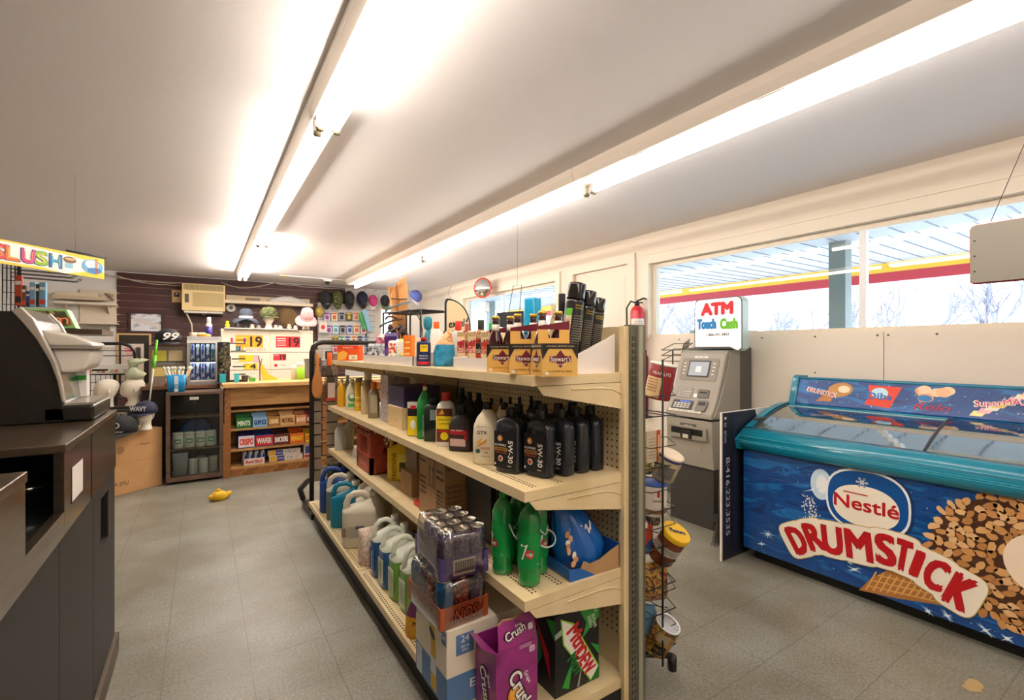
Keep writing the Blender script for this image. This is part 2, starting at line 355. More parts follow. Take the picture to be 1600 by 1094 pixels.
for y in (2.62, 11):
    q = MB().box(6.45, 6.62, y-.09, y+.09, -.14, 3.3, paint('7d8682')); q.build('column', can, inv=inv)
q = MB(); q.tube([(6.2, 9.2, 1.0), (5.2, 4.2, 3.0)], .05, paint('a8b0bc')); q.build('brace', can, inv=inv)
overh = MB(); overh.box(4.0, 6.6, -4, 12, 2.72, 2.9, sof)
for i in range(54): overh.box(4.0, 6.6, -4+i*.3, -3.985+i*.3, 2.712, 2.72, paint('767b86'))
solo(overh, 'roof_overhang', 'ribbed white eave of the store seen through the window tops', 'eave')
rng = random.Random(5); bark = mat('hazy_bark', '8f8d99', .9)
def tree(mb, p, d, L, r, k):
    q = p+d*L; mb.tube([p, (p+q)/2+V((rng.uniform(-.05, .05), rng.uniform(-.05, .05), 0))*L, q], [r, r*.85, r*.65], bark, n=5, caps=False)
    if k == 0: return
    for _ in range(3 if k > 1 else 4):
        n = (d+V((rng.uniform(-.8, .8), rng.uniform(-.8, .8), rng.uniform(-.1, .6)))).normalized(); tree(mb, p.lerp(q, rng.uniform(.5, 1)), n, L*rng.uniform(.55, .75), r*.55, k-1)
for i in range(26):
    mb = MB(); y = -2+i*1.4+rng.uniform(-.7, .7); tree(mb, V((0, 0, 0)), V((rng.uniform(-.1, .1), rng.uniform(-.1, .1), 1)).normalized(), rng.uniform(1.7, 2.5), .13, 4)
    solo(mb, 'bare_tree', 'bare winter tree in the treeline beyond the canopy', 'tree', (23+rng.uniform(-3, 5), y, -.15), group='bare trees beyond the forecourt')
hb = MB(); hb.box(4.55, 5.2, 2.9, 3.3, -.15, 1.62, paint('8fa39a')); worldsolo(hb, 'utility_box', 'grey green cabinet outside below the far corner of the window', 'utility box')
# ================================================================ gondola shelf unit
GY0, GYM, GY1, GP = 1.25, 2.66, 4.10, 1.34        # near end, middle joint, far end, front face of the back panel
Z1, Z2, Z3, Z4 = 1.315, .94, .585, .17            # tops of the shelves, deck last
steel = ramp_mat('shelf_enamel', ['dbc698', 'e2cda2', 'd6bf8e'], 'noise', 5, .38)
galv = ramp_mat('galvanised', ['66665a', '7c7b6d', '57574c'], 'noise', 14, .35, (1, 1, .2), metal=.6)
darkk = mat('kick_black', '1b1a18', .5)
hole = paint('3a3124', .8)
G = root('gondola_shelf', 'long cream steel gondola shelf unit standing in the middle of the store', 'shelf unit', (1.1, 2.6, 0))
iv = local(G)
def gp(mb, name, bev=0): return mb.build(name, G, inv=iv, bev=bev)
for a, bb in ((GY0+.02, GYM), (GYM, GY1)):
    q = MB(); q.box(GP, GP+.02, a, bb, .1, 1.49, steel)
    gp(q, 'back_panel')
# perforations of the back panel where it shows
q = MB(); M = faceX(GP, 0, 0)
for z in [.21+.0254*k for k in range(50)]:
    if any(Z-.05 < z < Z+.12 for Z in (Z1, Z4)) or z > 1.3: continue
    for k in range(112 if z > .62 else 34):
        y = GY0+.05+k*.0254; q.add([(GP-.0008, y-.0035, z-.0035), (GP-.0008, y+.0035, z-.0035), (GP-.0008, y+.0035, z+.0035), (GP-.0008, y-.0035, z+.0035)], [(0, 3, 2, 1)], hole)
gp(q, 'perforation')
for y in (GY0-.01, GYM, GY1):
    q = MB(); q.box(GP-.005, GP+.075, y-.015, y+.02, 0.0, 1.495, galv)
    if y < 2:
        q.box(GP-.03, GP-.005, y-.005, y+.02, 0.02, 1.49, steel)
        q.box(GP+.03, GP+.052, y-.024, y-.015, 0.0, 1.49, paint('a9a690', .35, metal=.4))
        for k in range(56): q.box(GP+.0, GP+.006, y-.0158, y-.015, .06+k*.025, .076+k*.025, hole)
        for k in range(56): q.box(GP+.014, GP+.019, y-.0158, y-.015, .06+k*.025, .076+k*.025, hole)
    gp(q, 'upright')
def shelf(y0, y1, xf, z, end):
    q = MB(); t = .006
    q.box(xf+.008, GP, y0+.004, y1-.004, z-t, z, steel)
    q.box(xf, xf+.008, y0, y1, z-.034, z, steel); q.box(xf+.008, GP, y0, y0+.004, z-.034, z, steel); q.box(xf+.008, GP, y1-.004, y1, z-.034, z, steel)
    for k in (1, 2, 3, 4): q.box(xf+.045+.012*k, xf+.0465+.012*k, y0+.03, y1-.03, z, z+.0003, paint('b7a47a'))   # rolled grooves
    if end:
        for i in range(26):
            for xx in (xf+.05, xf+.065, xf+.16, xf+.175): q.box(xx, xx+.006, y0+.03+i*.016, y0+.038+i*.016, z, z+.0006, hole)
    s_ = gp(q, 'shelf', .0015)
    for y, ed in ((y0, -1), (y1, 1)):
        w = GP-xf; pr = [(-w+.02, 0), (-w+.045, -.03), (0, -.105), (0, 0)]; yy = y0-.001 if ed < 0 else y1-.002
        b = MB(); b.flat([(p[0], p[1]) for p in pr], steel, faceY(GP, yy+.003, z-.036), t=.003)
        if ed < 0 and end:
            b.tube([V((GP-w*.62, yy, z-.052)), V((GP-w*.3, yy, z-.053)), V((GP-w*.17, yy, z-.06)), V((GP-w*.06, yy, z-.082))], .003, steel, n=6)
            b.disk(-.02, -.095, .004, .004, hole, faceY(GP, yy, z-.036), t=.001, n=8)
        b.build('shelf_bracket', s_, inv=iv)
for y0, y1, e in ((GY0, GYM-.003, True), (GYM+.003, GY1, False)):
    shelf(y0, y1, .90, Z1, e); shelf(y0, y1, .87, Z2, e); shelf(y0, y1, .87, Z3, e)
    q = MB(); q.box(.72, GP, y0, y1, Z4-.035, Z4, steel)
    for k in (1, 2, 3): q.box(.75+.02*k, .752+.02*k, y0+.03, y1-.03, Z4, Z4+.0004, paint('b7a47a'))
    for i in range(int((y1-y0-.06)/.02)): q.box(.735, .741, y0+.03+i*.02, y0+.04+i*.02, Z4, Z4+.0006, hole); q.box(.747, .753, y0+.03+i*.02, y0+.04+i*.02, Z4, Z4+.0006, hole)
    gp(q, 'base_deck', .002)
    q = MB(); q.box(.76, .78, y0, y1, 0, Z4-.035, darkk); gp(q, 'kick_plate')
q = MB(); q.box(.78, GP, GY0, GY0+.02, 0, Z4-.035, darkk); gp(q, 'end_plate')
# ================================================================ product builders (front looks to -Y of their own frame, base at z = 0)
def prod(name, label, cat, loc, rz, group=None): return root(name, label, cat, loc, rz, group)
def box_item(name, label, cat, loc, rz, w, d, h, m, art=None, group=None, bev=.002):
    r = root(name, label, cat, loc, rz, group); b = MB().box(-w/2, w/2, -d/2, d/2, 0, h, m); b.build('carton', r, bev=bev)
    if art:
        a = MB(); art(a, w, d, h); a.build('printed_panel', r)
    return r
F0 = lambda d: faceY(0, -d/2-.0004, 0)                       # front
SL = lambda w: faceX(-w/2-.0004, 0, 0)                       # left side
SR = lambda w: frame((w/2+.0004, 0, 0), (0, 1, 0), (0, 0, 1))  # right side
TP = lambda h: faceZ(0, 0, h+.0003)
def bottle(name, label, cat, loc, rz, w, d, h, m, cap, prof=None, art=None, group=None, p=3.2, capr=.27, neck=.82, capm=None, lab=None):
    """body lofted from (height fraction, width fraction, depth fraction) sections, then neck and cap"""
    r = root(name, label, cat, loc, rz, group); a, bb = w/2, d/2
    prof = prof or [(0, .9, .9), (.02, 1, 1), (.62, 1, 1), (.72, .92, .9), (.79, .55, .6), (neck, capr*1.05, capr*1.05*w/d)]
    rs = []
    for i, (z, fa, fb) in enumerate(prof):
        q = p if fa > .6 else 2.2
        rs.append(ring(z*h, a*fa, bb*fb, n=24, p=q))
    MB().loft(rs, m).build('body', r)
    cr = a*capr*1.12; top = prof[-1][0]*h
    MB().lathe([(cr*.96, top-.002), (cr, top+.001), (cr, h-.003), (cr*.92, h)], cap, n=18).build('cap', r)
    if art:
        q = MB(); art(q, w, d, h); q.build('label', r)
    return r
def can(name, label, cat, loc, rz, rad, h, prof_mats, art=None, group=None, rx=0):
    r = root(name, label, cat, loc, rz, group); names = {}
    for nm, prof, m in prof_mats: MB().lathe([(rad*q, z*h) for q, z in prof], m, n=24).build(nm, r)
    if art: q = MB(); art(q, rad, h); q.build('label', r)
    if rx: r.rotation_euler.x = rx
    return r
def wraptext(mb, st, rad, h, zc, m, ang=0, size=.01, w=None, vert=False):
    """lettering bent round a cylinder of the given radius"""
    t = MB(); t.text(st, 0, 0, size, m, IDM, w=w, rot=PI/2 if vert else 0, t=.0004, z=0)
    vs = []
    for v in t.v:
        a = ang+v.x/rad; R_ = rad+.0006+v.z; vs.append((math.sin(a)*R_, -math.cos(a)*R_, zc+v.y))
    mb.add(vs, t.f, m)
def wrapband(mb, rad, z0, z1, m, a0=-1.2, a1=1.2, n=16, off=.0004):
    vs = []; 
    for i in range(n+1):
        a = a0+(a1-a0)*i/n
        for z in (z0, z1): vs.append((math.sin(a)*(rad+off), -math.cos(a)*(rad+off), z))
    mb.add(vs, [(2*i, 2*i+2, 2*i+3, 2*i+1) for i in range(n)], m, True)
def span(x0, x1, yt, X, z, yb=None):
    """where a thing stands on a shelf: middle column of the photo at distance-plane X, its width and height"""
    c = FX((x0+x1)/2, 600, X); p = V((X, c.y, z)); k = dep(p)/FOC
    return p, (x1-x0)*k, CH-(yt-547)*k-z
# ================================================================ things on the top shelf
tray = mat('tray_white', 'ece3dc', .4)
def display_tray(y0, y1, x0, x1, label, hf=.055, hb=.12, side=True):
    b = MB(); t = .004; z = Z1
    b.box(x0, x1, y0, y1, z+.0005, z+.004, tray); b.box(x0, x0+t, y0, y1, z+.004, z+hf, tray)
    for y in (y0, y1-t): b.flat([(x0, 0), (x1, 0), (x1, hb), (x0+.03, hf), (x0, hf)], tray, faceY(0, y+t, z+.002), t=t)
    return worldsolo(b, 'display_tray', label, 'tray')
YA = lambda px, X: FX(px, 570, X).y
display_tray(YA(645, .93)+.0, YA(568, .93), .93, 1.12, 'far white tray on the top shelf holding small colourful packets', .05, .09)
display_tray(YA(770, .93)+.04, YA(708, .93), .93, 1.12, 'middle white tray on the top shelf holding pouches of beads', .052, .07)
b = MB(); z = Z1
b.box(1.069, GP-.035, GY0+.03, 1.46, z+.0005, z+.004, tray); b.box(1.065, 1.069, GY0+.03, 1.46, z, z+.065, tray)
b.flat([(1.065, 0), (GP-.036, 0), (GP-.036, .145), (1.10, .062), (1.065, .062)], tray, faceY(0, GY0+.03, z), t=.004)
worldsolo(b, 'display_tray', 'near white tray with tall slanted end, holding the black spray cans', 'tray')
# orange box at the far end
def art(a, w, d, h):
    M = F0(d); a.rect(0, h*.86, w*.96, h*.2, paint('d8401a'), M); a.text('BASKETS', 0, h*.86, h*.1, WHITE, M, w=w*.45); a.rect(.25*w, h*.22, w*.4, h*.3, paint('f0e4c8'), M); a.text('24', .25*w, h*.2, h*.16, BLACK, M)
    a.flat([(-w*.48, h*.02), (-w*.1, h*.1), (0, h*.5), (-w*.2, h*.66), (-w*.48, h*.5)], paint('f0b24a'), M, z=.0002)
p, w, h = span(526, 569, 540, 1.0, Z1); box_item('snack_box', 'orange printed box at the far end of the top shelf', 'box', p, -.7, w*.8, .09, h, paint('e2571f'), art)
# packets in the far tray
def packet(name, label, px0, px1, yt, X, m, bands, rz=-.6, d=.035, group=None, txt=None, tc=None, z=Z1+.005, cat='packet'):
    p, w, h = span(px0, px1, yt, X, z)
    r = root(name, label, cat, p, rz, group); w *= .92
    rs = [[V((x, y*k, zz)) for x, y in ((-w/2, -d/2), (w/2, -d/2), (w/2, d/2), (-w/2, d/2))] for zz, k in ((0, .3), (h*.1, 1), (h*.88, 1), (h, .15))]
    MB().loft(rs, m, smooth=False).build('pouch', r, bev=.003)
    a = MB(); M = F0(d)
    for (zc, hh, c) in bands: a.rect(0, h*zc, w*.9, h*hh, paint(c), M)
    if txt: a.text(txt, 0, h*.5, h*.17, paint(tc or 'ffffff'), M, w=w*.75)
    a.build('print', r); return r
silv = ramp_mat('silver_pack', ['8f9498', 'd8dadc', '55595c', 'b9bcc0'], 'voronoi', 60, .3, const=True)
packet('gum_pack', 'silver grey foil packet leftmost in the far white tray', 575, 604, 537, 1.0, silv, ())
packet('candy_bag', 'pink speckled bag behind the silver packet in the far tray', 588, 606, 522, 1.06, ramp_mat('pinkpack', ['d88a9a', 'f2d8c8', 'b44a6a'], 'voronoi', 50, .4, const=True), ())
packet('candy_bag', 'deep purple bag standing in the far white tray', 601, 622, 520, 1.05, ramp_mat('purp', ['4b2174', '6a3aa0', '38185c'], 'voronoi', 40, .4, const=True), ())
packet('candy_bag', 'white and green speckled packet in the far tray', 607, 620, 532, .98, ramp_mat('wg', ['f2efe4', '7ab04a', 'f2efe4', 'e05a3a'], 'voronoi', 70, .4, const=True), ((.2, .2, '6aa93c'),))
packet('candy_bag', 'white teal and yellow packet right of the purple bag', 619, 633, 530, .98, ramp_mat('wt', ['f2efe4', '2fa3b8', 'f4d838', 'f2efe4'], 'voronoi', 70, .4, const=True), ((.2, .25, '1f94b0'),))
p, w, h = span(631, 648, 524, 1.02, Z1+.005)
box_item('card_box', 'narrow orange flip top box at the right end of the far tray', 'box', p, -.8, w*.8, .05, h, paint('ea7a1c'), lambda a, w, d, h: [a.rect(0, h*(.15+.2*i), w*.6, h*.05, paint('f8d890'), F0(d)) for i in range(4)])
# lubricant spray can (rectangular look of a broad can)
p, w, h = span(651, 673, 527, .975, Z1)
def art(a, rad, h):
    wrapband(a, rad, h*.04, h*.78, NAVY, -PI, PI, 30, .0003)
    wrapband(a, rad, h*.5, h*.74, paint('f5cf1c'), -.5, .6, 12, .0008); wraptext(a, 'WD-40', rad+.001, h, h*.66, NAVY, .05, .013, w=.024)
    wraptext(a, 'MULTI-USE', rad+.001, h, h*.36, WHITE, 0, .007); wraptext(a, 'PRODUCT', rad+.001, h, h*.27, WHITE, 0, .007); wrapband(a, rad, h*.06, h*.16, paint('c9262c'), -1, 1, 12, .0006)
can('lubricant_spray_can', 'dark blue spray can with yellow shield and red cap on the top shelf', 'spray can', p, facecam(p), w/2, h, (('body', [(.96, 0), (1, .02), (1, .8), (.9, .84), (.5, .86)], NAVY), ('cap', [(.42, .86), (.42, .97), (.36, 1)], RED)), art)
# teal bottle, orange capped bottles
p, w, h = span(660, 677, 495, 1.2, Z1)
can('spray_bottle', 'slim teal bottle with teal cap behind the dark blue spray can', 'bottle', p, facecam(p), w/2, h, (('body', [(.95, 0), (1, .03), (1, .45), (.55, .62), (.5, .74)], paint('2a7f94', .25)), ('cap', [(.62, .74), (.8, .80), (.8, .95), (.55, 1)], paint('238095'))))
def simple(name, label, px0, px1, yt, X, z, body, cap, capr=.3, neck=.84, art=None, dz=.75, p_=3, prof=None, group=None, rz=None, cat='bottle', depth=None):
    p, w, h = span(px0, px1, yt, X, z)
    return bottle(name, label, cat, p, facecam(p)+(rz or 0), w, depth or w*dz, h, body, cap, prof, art, group, p_, capr, neck)
simple('jar', 'white bottle with wide orange cap behind the bread bag', 672, 692, 503, 1.2, Z1, paint('e9e4da'), paint('e8691c'), .42, .84)
simple('jar', 'clear bottle with red cup cap left of the bead pouches', 706, 726, 502, 1.15, Z1, paint('cfd4d0', .2), paint('d9342a'), .44, .76)
# bread-like bag: blue at the bottom, golden above
p, w, h = span(676, 712, 516, 1.05, Z1)
r = root('snack_bag', 'blue and clear bag of golden snacks leaning on the top shelf', 'bag', p, facecam(p))
w *= .95; rs = [ring(h*zz, w/2*a, .035*bb, cx=cx*w, n=20, p=2.6) for zz, a, bb, cx in ((0, .9, .9, -.02), (.1, 1, 1, 0), (.38, .98, 1.05, 0), (.6, .86, 1, .03), (.8, .55, .7, .1), (.95, .3, .4, .2), (1, .2, .15, .25))]
gold = ramp_mat('golden_snack', ['e7a04a', 'b8632a', 'f0cf94', 'd9803a'], 'noise', 30, .35, dist=2); bl = ramp_mat('blue_bag', ['1d6f9e', '2f93bf', '15547c'], 'noise', 20, .3)
MB().loft(rs, gold, mats=[bl, bl, bl, gold, gold, gold]).build('bag', r)
# bead / match pouches
pal = [('e7c9a8', 'a51f2c'), ('c8a25e', '7a1a22'), ('d9c29a', 'b52a2a'), ('c23028', '1c1c1c'), ('d8c8a4', 'c8321f'), ('a8b04a', 'd63a2a'), ('7f9a3a', '3a3a2a')]
xs = [714, 722, 731, 740, 751, 760, 770]
desc = ['tan pouch with crimson print leftmost in the middle tray', 'amber pouch second from left in the middle tray', 'sand coloured pouch third from left in the middle tray', 'red and black pouch in the centre of the middle tray', 'sandy pouch with orange red print right of the red and black one', 'olive pouch with red band in the middle tray', 'dark olive pouch at the right end of the middle tray']
for i, (x, (c, d_)) in enumerate(zip(xs, pal)):
    packet('seasoning_packet', desc[i], x, x+13, 517+(i % 2)*3, 1.02+(i % 2)*.03, ramp_mat('bead%d' % i, [c, d_, c, '3a2c1c', c], 'voronoi', 75, .45, const=True), ((.55, .3, d_), (.9, .12, 'b39a6c')), rz=-.55, d=.03, txt='Steak' if i % 3 == 0 else 'Grill', tc='f6e6c8')
# black, green caps of jars behind
for i, (x0, x1, yt, c, nm) in enumerate(((741, 762, 500, '2a2a2c', 'jar with broad black cap behind the bead pouches'), (760, 776, 505, '3ba84a', 'jar with green cap behind the bead pouches'), (723, 736, 506, 'b04a4a', 'short jar with dusty red cap behind the bead pouches'))):
    simple('spice_jar', nm, x0, x1, yt, 1.2, Z1, paint('b59a70'), paint(c), .46, .8, cat='jar')
# four packs of root beer: cartons and bottles
tan = paint('e0b15c'); blackc = paint('1f1c1b'); maroon = paint('6f1626'); glassb = mat('dark_soda', '3b0f14', .08, coat=.6)
def carton(px0, px1, X, rz, label, handle=True):
    p, w, h = span(px0, px1, 540, X, Z1+.001); w = .118; d = .118; h = .105
    r = root('soda_carrier', label, 'drinks carrier', p, rz, None)
    b = MB(); t = .0025
    b.box(-w/2, w/2, -d/2, -d/2+t, 0, h, tan); b.box(-w/2, w/2, d/2-t, d/2, 0, h, tan)
    b.box(-w/2, -w/2+t, -d/2+t, d/2-t, 0, h, tan); b.box(w/2-t, w/2, -d/2+t, d/2-t, 0, h, tan); b.box(-w/2+t, w/2-t, -d/2+t, d/2-t, 0, .003, tan)
    b.build('sleeve', r)
    hd = MB(); t2 = .003                              # centre divider rising into a handle, across the pack
    Mh = frame((0, 0, 0), (0, 1, 0), (0, 0, 1))
    o = [(-d/2+.004, .004), (d/2-.004, .004), (d/2-.004, h+.055), (d/2-.02, h+.072), (-d/2+.02, h+.072), (-d/2+.004, h+.055)]
    Mh = faceY(0, 0, 0)
    hd.flat([(-w/2+.004, .004), (w/2-.004, .004), (w/2-.004, h+.018), (-w/2+.004, h+.018)], tan, Mh, t=t2)
    if handle:
        hd.flat([(-w/2+.004, h+.046), (w/2-.004, h+.046), (w/2-.004, h+.075), (-w/2+.004, h+.058)], maroon, Mh, t=t2); hd.rect(-w/2+.022, h+.032, .036, .028, tan, Mh, t=t2); hd.rect(w/2-.022, h+.032, .036, .028, tan, Mh, t=t2)
    hd.build('handle', r)
    a = MB()
    for M in (F0(d), SL(w), SR(w)):
        a.rect(0, h-.0085, w, .017, blackc, M); a.text('ORIGINAL BREWED SODA', 0, h-.009, .0045, paint('cdb98a'), M, w=w*.8)
        a.flat([(0, h*.8), (w*.2, h*.52), (0, h*.26), (-w*.2, h*.52)], maroon, M); a.rect(0, h*.53, w*.62, h*.18, maroon, M, z=.0002); a.text("Stewart's", 0, h*.53, h*.15, WHITE, M, w=w*.58, z=.0015)
        a.text("ROOT BEER", 0, h*.36, h*.06, paint('f1dfae'), M, z=.0015, w=w*.3); a.text("CAFFEINE FREE", 0, h*.16, h*.055, paint('9a6a24'), M, w=w*.7); a.rect(-w*.38, h*.09, w*.1, h*.08, paint('e8e2d4'), M)
        for sx in (-1, 1): a.flat([(sx*w*.5, h-.017), (sx*w*.5, h-.05), (sx*w*.34, h-.017)], blackc, M)
    a.build('printed_panel', r)
    return r, p, w, d, h
def soda(loc, label, grp):
    return can('soda_bottle', label, 'bottle', loc, 0, .0285, .212, (('body', [(.95, 0), (1, .03), (1, .5), (.85, .6), (.48, .74), (.42, .9), (.44, .93)], glassb), ('cap', [(.5, .935), (.5, .97), (.42, .995)], paint('c9a548', .3, metal=.5)), ('neck_label', [(.55, .72), (.49, .76), (.47, .84)], paint('d8cfc0'))), None, grp)
c1 = carton(770, 803, .985, -.62, 'leftmost tan soda carrier with maroon diamond print'); c2 = carton(805, 838, .96, -.58, 'middle tan soda carrier with maroon diamond print'); c3 = carton(846, 884, .965, -.30, 'right tan soda carrier beside the black spray cans')
spots = []
for (r, p, w, d, h), nm in ((c1, 'left'), (c2, 'middle'), (c3, 'right')):
    for sx in (-1, 1):
        for sy in (-1, 1):
            if sy < 0 and nm != 'left': continue
            c, s = math.cos(r.rotation_euler.z), math.sin(r.rotation_euler.z); x, y = sx*.0285, sy*.0285
            spots.append((V((p.x+c*x-s*y, p.y+s*x+c*y, Z1+.005)), nm))
b0 = {}
for q, nm in spots:
    lb = 'gold capped brown soda bottle standing in the %s carrier' % nm
    if not b0: b0['o'] = soda(q, lb, 'soda bottles in the %s carrier' % nm)
    else: clone(b0['o'], q, None, lb, 'soda bottles in the %s carrier' % nm)
# blue drum, beige tag, black engine bottle behind the carriers
p, w, h = span(818, 846, 466, 1.22, Z1)
can('plastic_tumbler', 'bright blue plastic tub rising behind the soda carriers', 'tub', p, 0, w/2, h, (('body', [(.9, 0), (.95, .5)], NAVY), ('lid', [(1, .5), (1, .55), (.98, .97), (.9, 1)], mat('cyan_plastic', '1f9fd0', .2))))
simple('bottle', 'black plastic bottle with tall neck left of the spray cans', 866, 890, 459, 1.2, Z1, paint('2b2624'), paint('191716'), .42, .75, prof=[(0, .9, .9), (.03, 1, 1), (.5, 1, 1), (.62, .5, .6), (.75, .42, .5)])
simple('bottle', 'beige bottle peeking between blue tub and black bottle', 858, 872, 474, 1.25, Z1, paint('c9b490'), paint('d8c8a8'), .5, .8)
# three tall black spray cans leaning to the right
def spray_art(a, rad, h):
    wrapband(a, rad, h*.04, h*.78, paint('262322', .3), -PI, PI, 30, .0002)
    wrapband(a, rad, h*.36, h*.7, paint('d9d2b0'), -1.05, -.3, 10, .0006); wrapband(a, rad, h*.62, h*.7, paint('5fae3c'), -1.05, -.3, 10, .0009); wraptext(a, 'START', rad+.001, h, h*.56, RED, -.67, .011, w=.02); wraptext(a, 'FLUID', rad+.001, h, h*.49, RED, -.67, .011, w=.03)
    for i in range(15): wraptext(a, 'lorem'.replace('lorem', 'WARNING EXTREME DANGER' if i % 2 else 'AVERTISSEMENT INFLAMM'), rad+.0008, h, h*(.62-.028*i), paint('a89f8c'), .42, .0038, w=.038)
    for i in range(2): wraptext(a, 'DANGER', rad+.0008, h, h*(.74-.03*i), paint('d8b93c'), .4, .005, w=.03)
    wrapband(a, rad, h*.09, h*.12, paint('4caf50'), -.6, 0, 8, .0005)
sprayb = mat('spray_black', '1c1a19', .25, coat=.4)
first = None
for i, (x0, x1, yb, yt, lb) in enumerate(((883, 914, 552, 446, 'tall black spray can leaning in the near tray, leftmost of three'), (913, 946, 552, 452, 'tall black spray can leaning in the near tray, middle of three'), (942, 972, 545, 459, 'tall black spray can leaning in the near tray, rightmost of three'))):
    X = (1.21, 1.235, 1.26)[i]; p, w, h = span(x0, x1, yt, X, Z1+.005)
    r = can('spray_can', lb, 'spray can', p, facecam(p)+.15, .034, h*.97, (('body', [(.96, 0), (1, .015), (1, .79), (.9, .81)], sprayb), ('cap', [(.97, .81), (.99, .83), (.97, .98), (.9, 1)], mat('cap_black', '15120f', .18, coat=.5))), spray_art)
    r.location.y = 1.335+.02*i; r.location.x = (1.115, 1.19, 1.26)[i]; r.location.z += .006; r.rotation_euler.y = .13; r.rotation_euler.z = facecam(p)+.15
# ================================================================ second shelf: bottles and boxes
def at2(px, yb, z, sh=.04):
    p = FZ(px, yb, z); d = V((p.x, p.y, 0)).normalized(); q = p+d*sh; return V((min(q.x, GP-.05), q.y, z))
def hgt(p, yt): return zat(yt, p)-p[2]
def gen(name, label, px, w, yt, X, z, body, cap, **k):
    """by middle pixel column, real width in metres and top pixel row"""
    c = FX(px, 600, X); p = V((X, c.y, z)); h = CH-(yt-547)*dep(p)/FOC-z
    rz = k.pop('rz', facecam(p)); return bottle(name, label, k.pop('cat', 'bottle'), p, rz, w, k.pop('d', w*.65), h, body, cap, k.pop('prof', None), k.pop('art', None), k.pop('group', None), k.pop('p', 3), k.pop('capr', .3), k.pop('neck', .86))
oil = mat('oil_bottle_black', '1d2128', .27, coat=.3); capk = paint('131313', .35)
def art530(a, w, d, h):
    M = F0(d); a.rect(-w*.02, h*.36, w*.86, h*.56, paint('16181c', .5), M)
    a.disk(-w*.2, h*.53, .013, .013, paint('c98a3c'), M, n=6, z=.0005); a.text('K', -w*.2, h*.53, .012, WHITE, M, z=.002)
    a.text('KLONDIKE', -w*.18, h*.43, .0075, WHITE, M, w=w*.46, z=.0015); a.rect(-w*.16, h*.365, w*.52, .014, paint('a9793c'), M, z=.0004); a.text('ADVANCED', -w*.16, h*.365, .007, paint('2a2016'), M, w=w*.4, z=.002)
    a.text('FORMULATION', -w*.16, h*.31, .005, paint('c8552a'), M, w=w*.44, z=.0015); a.disk(-w*.18, h*.22, .011, .011, WHITE, M, z=.0005); a.disk(-w*.18, h*.22, .008, .008, paint('b04a2c'), M, z=.0016)
    a.text('5W-30', w*.24, h*.34, .021, WHITE, M, w=h*.34, rot=-PI/2, z=.0015, bold=.03); a.text('946 mL', w*.2, h*.12, .004, WHITE, M, z=.0015); a.rect(-w*.4, h*.13, .006, .008, WHITE, M, z=.0005)
po = [(0, .9, .88), (.015, .98, .98), (.05, 1, 1), (.7, 1, 1), (.78, .93, .92), (.83, .6, .72), (.86, .36, .55)]
rows = [(811, 741, 'black oil bottle with white upright 5W-30 print, beside the cream bottles'), (850, 752, 'black oil bottle with white 5W-30 print, nearest to the shelf corner'), (890, 748, 'black oil bottle with 5W-30 print, third from left in the front row'), (921, 746, 'black oil bottle showing part of its print, second from the upright'), (944, 741, 'black oil bottle at the right end beside the perforated panel')]
for i, (px, yb, lb) in enumerate(rows):
    p = at2(px, yb, Z2, .045); p.x = (.975, 1.035, 1.115, 1.19, 1.265)[i]; p.y = (1.495, 1.385, 1.37, 1.37, 1.37)[i]
    bottle('motor_oil_bottle', lb, 'bottle', p, -PI/2+(.35, .25, .12, .06, 0)[i], .112, .068, .243, oil, capk, po, art530, 'motor oil bottles in the front row', 3.6, .3)
for i, (x, y, lb) in enumerate(((1.065, 1.575, 'black oil bottle behind the nearest one'), (1.14, 1.51, 'black oil bottle in the second row, behind third front bottle'), (1.21, 1.50, 'black oil bottle in the second row, second from the panel'), (1.285, 1.50, 'black oil bottle in the second row next to the panel'), (1.20, 1.63, 'black oil bottle in the third row on the second shelf'))):
    bottle('motor_oil_bottle', lb, 'bottle', (x, y, Z2), -PI/2, .112, .068, .243, oil, capk, po, None, 'motor oil bottles behind the front row', 3.6, .3)
creamb = mat('cream_plastic', 'e9dcc0', .35)
def artg(a, w, d, h):
    M = F0(d); a.text('Castrol', -w*.12, h*.62, .008, paint('b9ad98'), M, w=w*.36, bold=.04); a.text('GTX', -w*.12, h*.52, .013, paint('1c2a22'), M, w=w*.36, bold=.05)
    a.flat([(-w*.3, h*.3), (w*.05, h*.42), (w*.02, h*.36), (-w*.2, h*.3)], paint('c98a2c'), M, t=.0012); a.flat([(-w*.32, h*.36), (-w*.1, h*.45), (-w*.18, h*.33)], paint('e3a94e'), M)
    a.disk(-w*.26, h*.22, .009, .009, paint('3a5a4a'), M); a.text('5W-30', w*.0, h*.27, .009, paint('e07a2a'), M, w=w*.3, bold=.05); a.text('SAE', w*.02, h*.2, .008, paint('3a5a4a'), M); a.text('MOTOR OIL', w*.02, h*.14, .005, paint('3a5a4a'), M, w=w*.28)
pg_ = [(0, .92, .9), (.02, 1, 1), (.45, 1, 1), (.62, .95, .98), (.75, .72, .8), (.84, .42, .6), (.88, .34, .5)]
p = at2(762, 728, Z2, .05); bottle('motor_oil_bottle', 'cream oil bottle with black cap and GTX print at the shelf front', 'bottle', p, facecam(p)-.25, .118, .075, hgt(p, 628), creamb, capk, pg_, artg)
p = at2(789, 726, Z2, .05); p.y += .06; p.x += .035; bottle('motor_oil_bottle', 'cream oil bottle half hidden between GTX bottle and black bottles', 'bottle', p, facecam(p)-.3, .10, .07, .235, creamb, capk, pg_, artg)
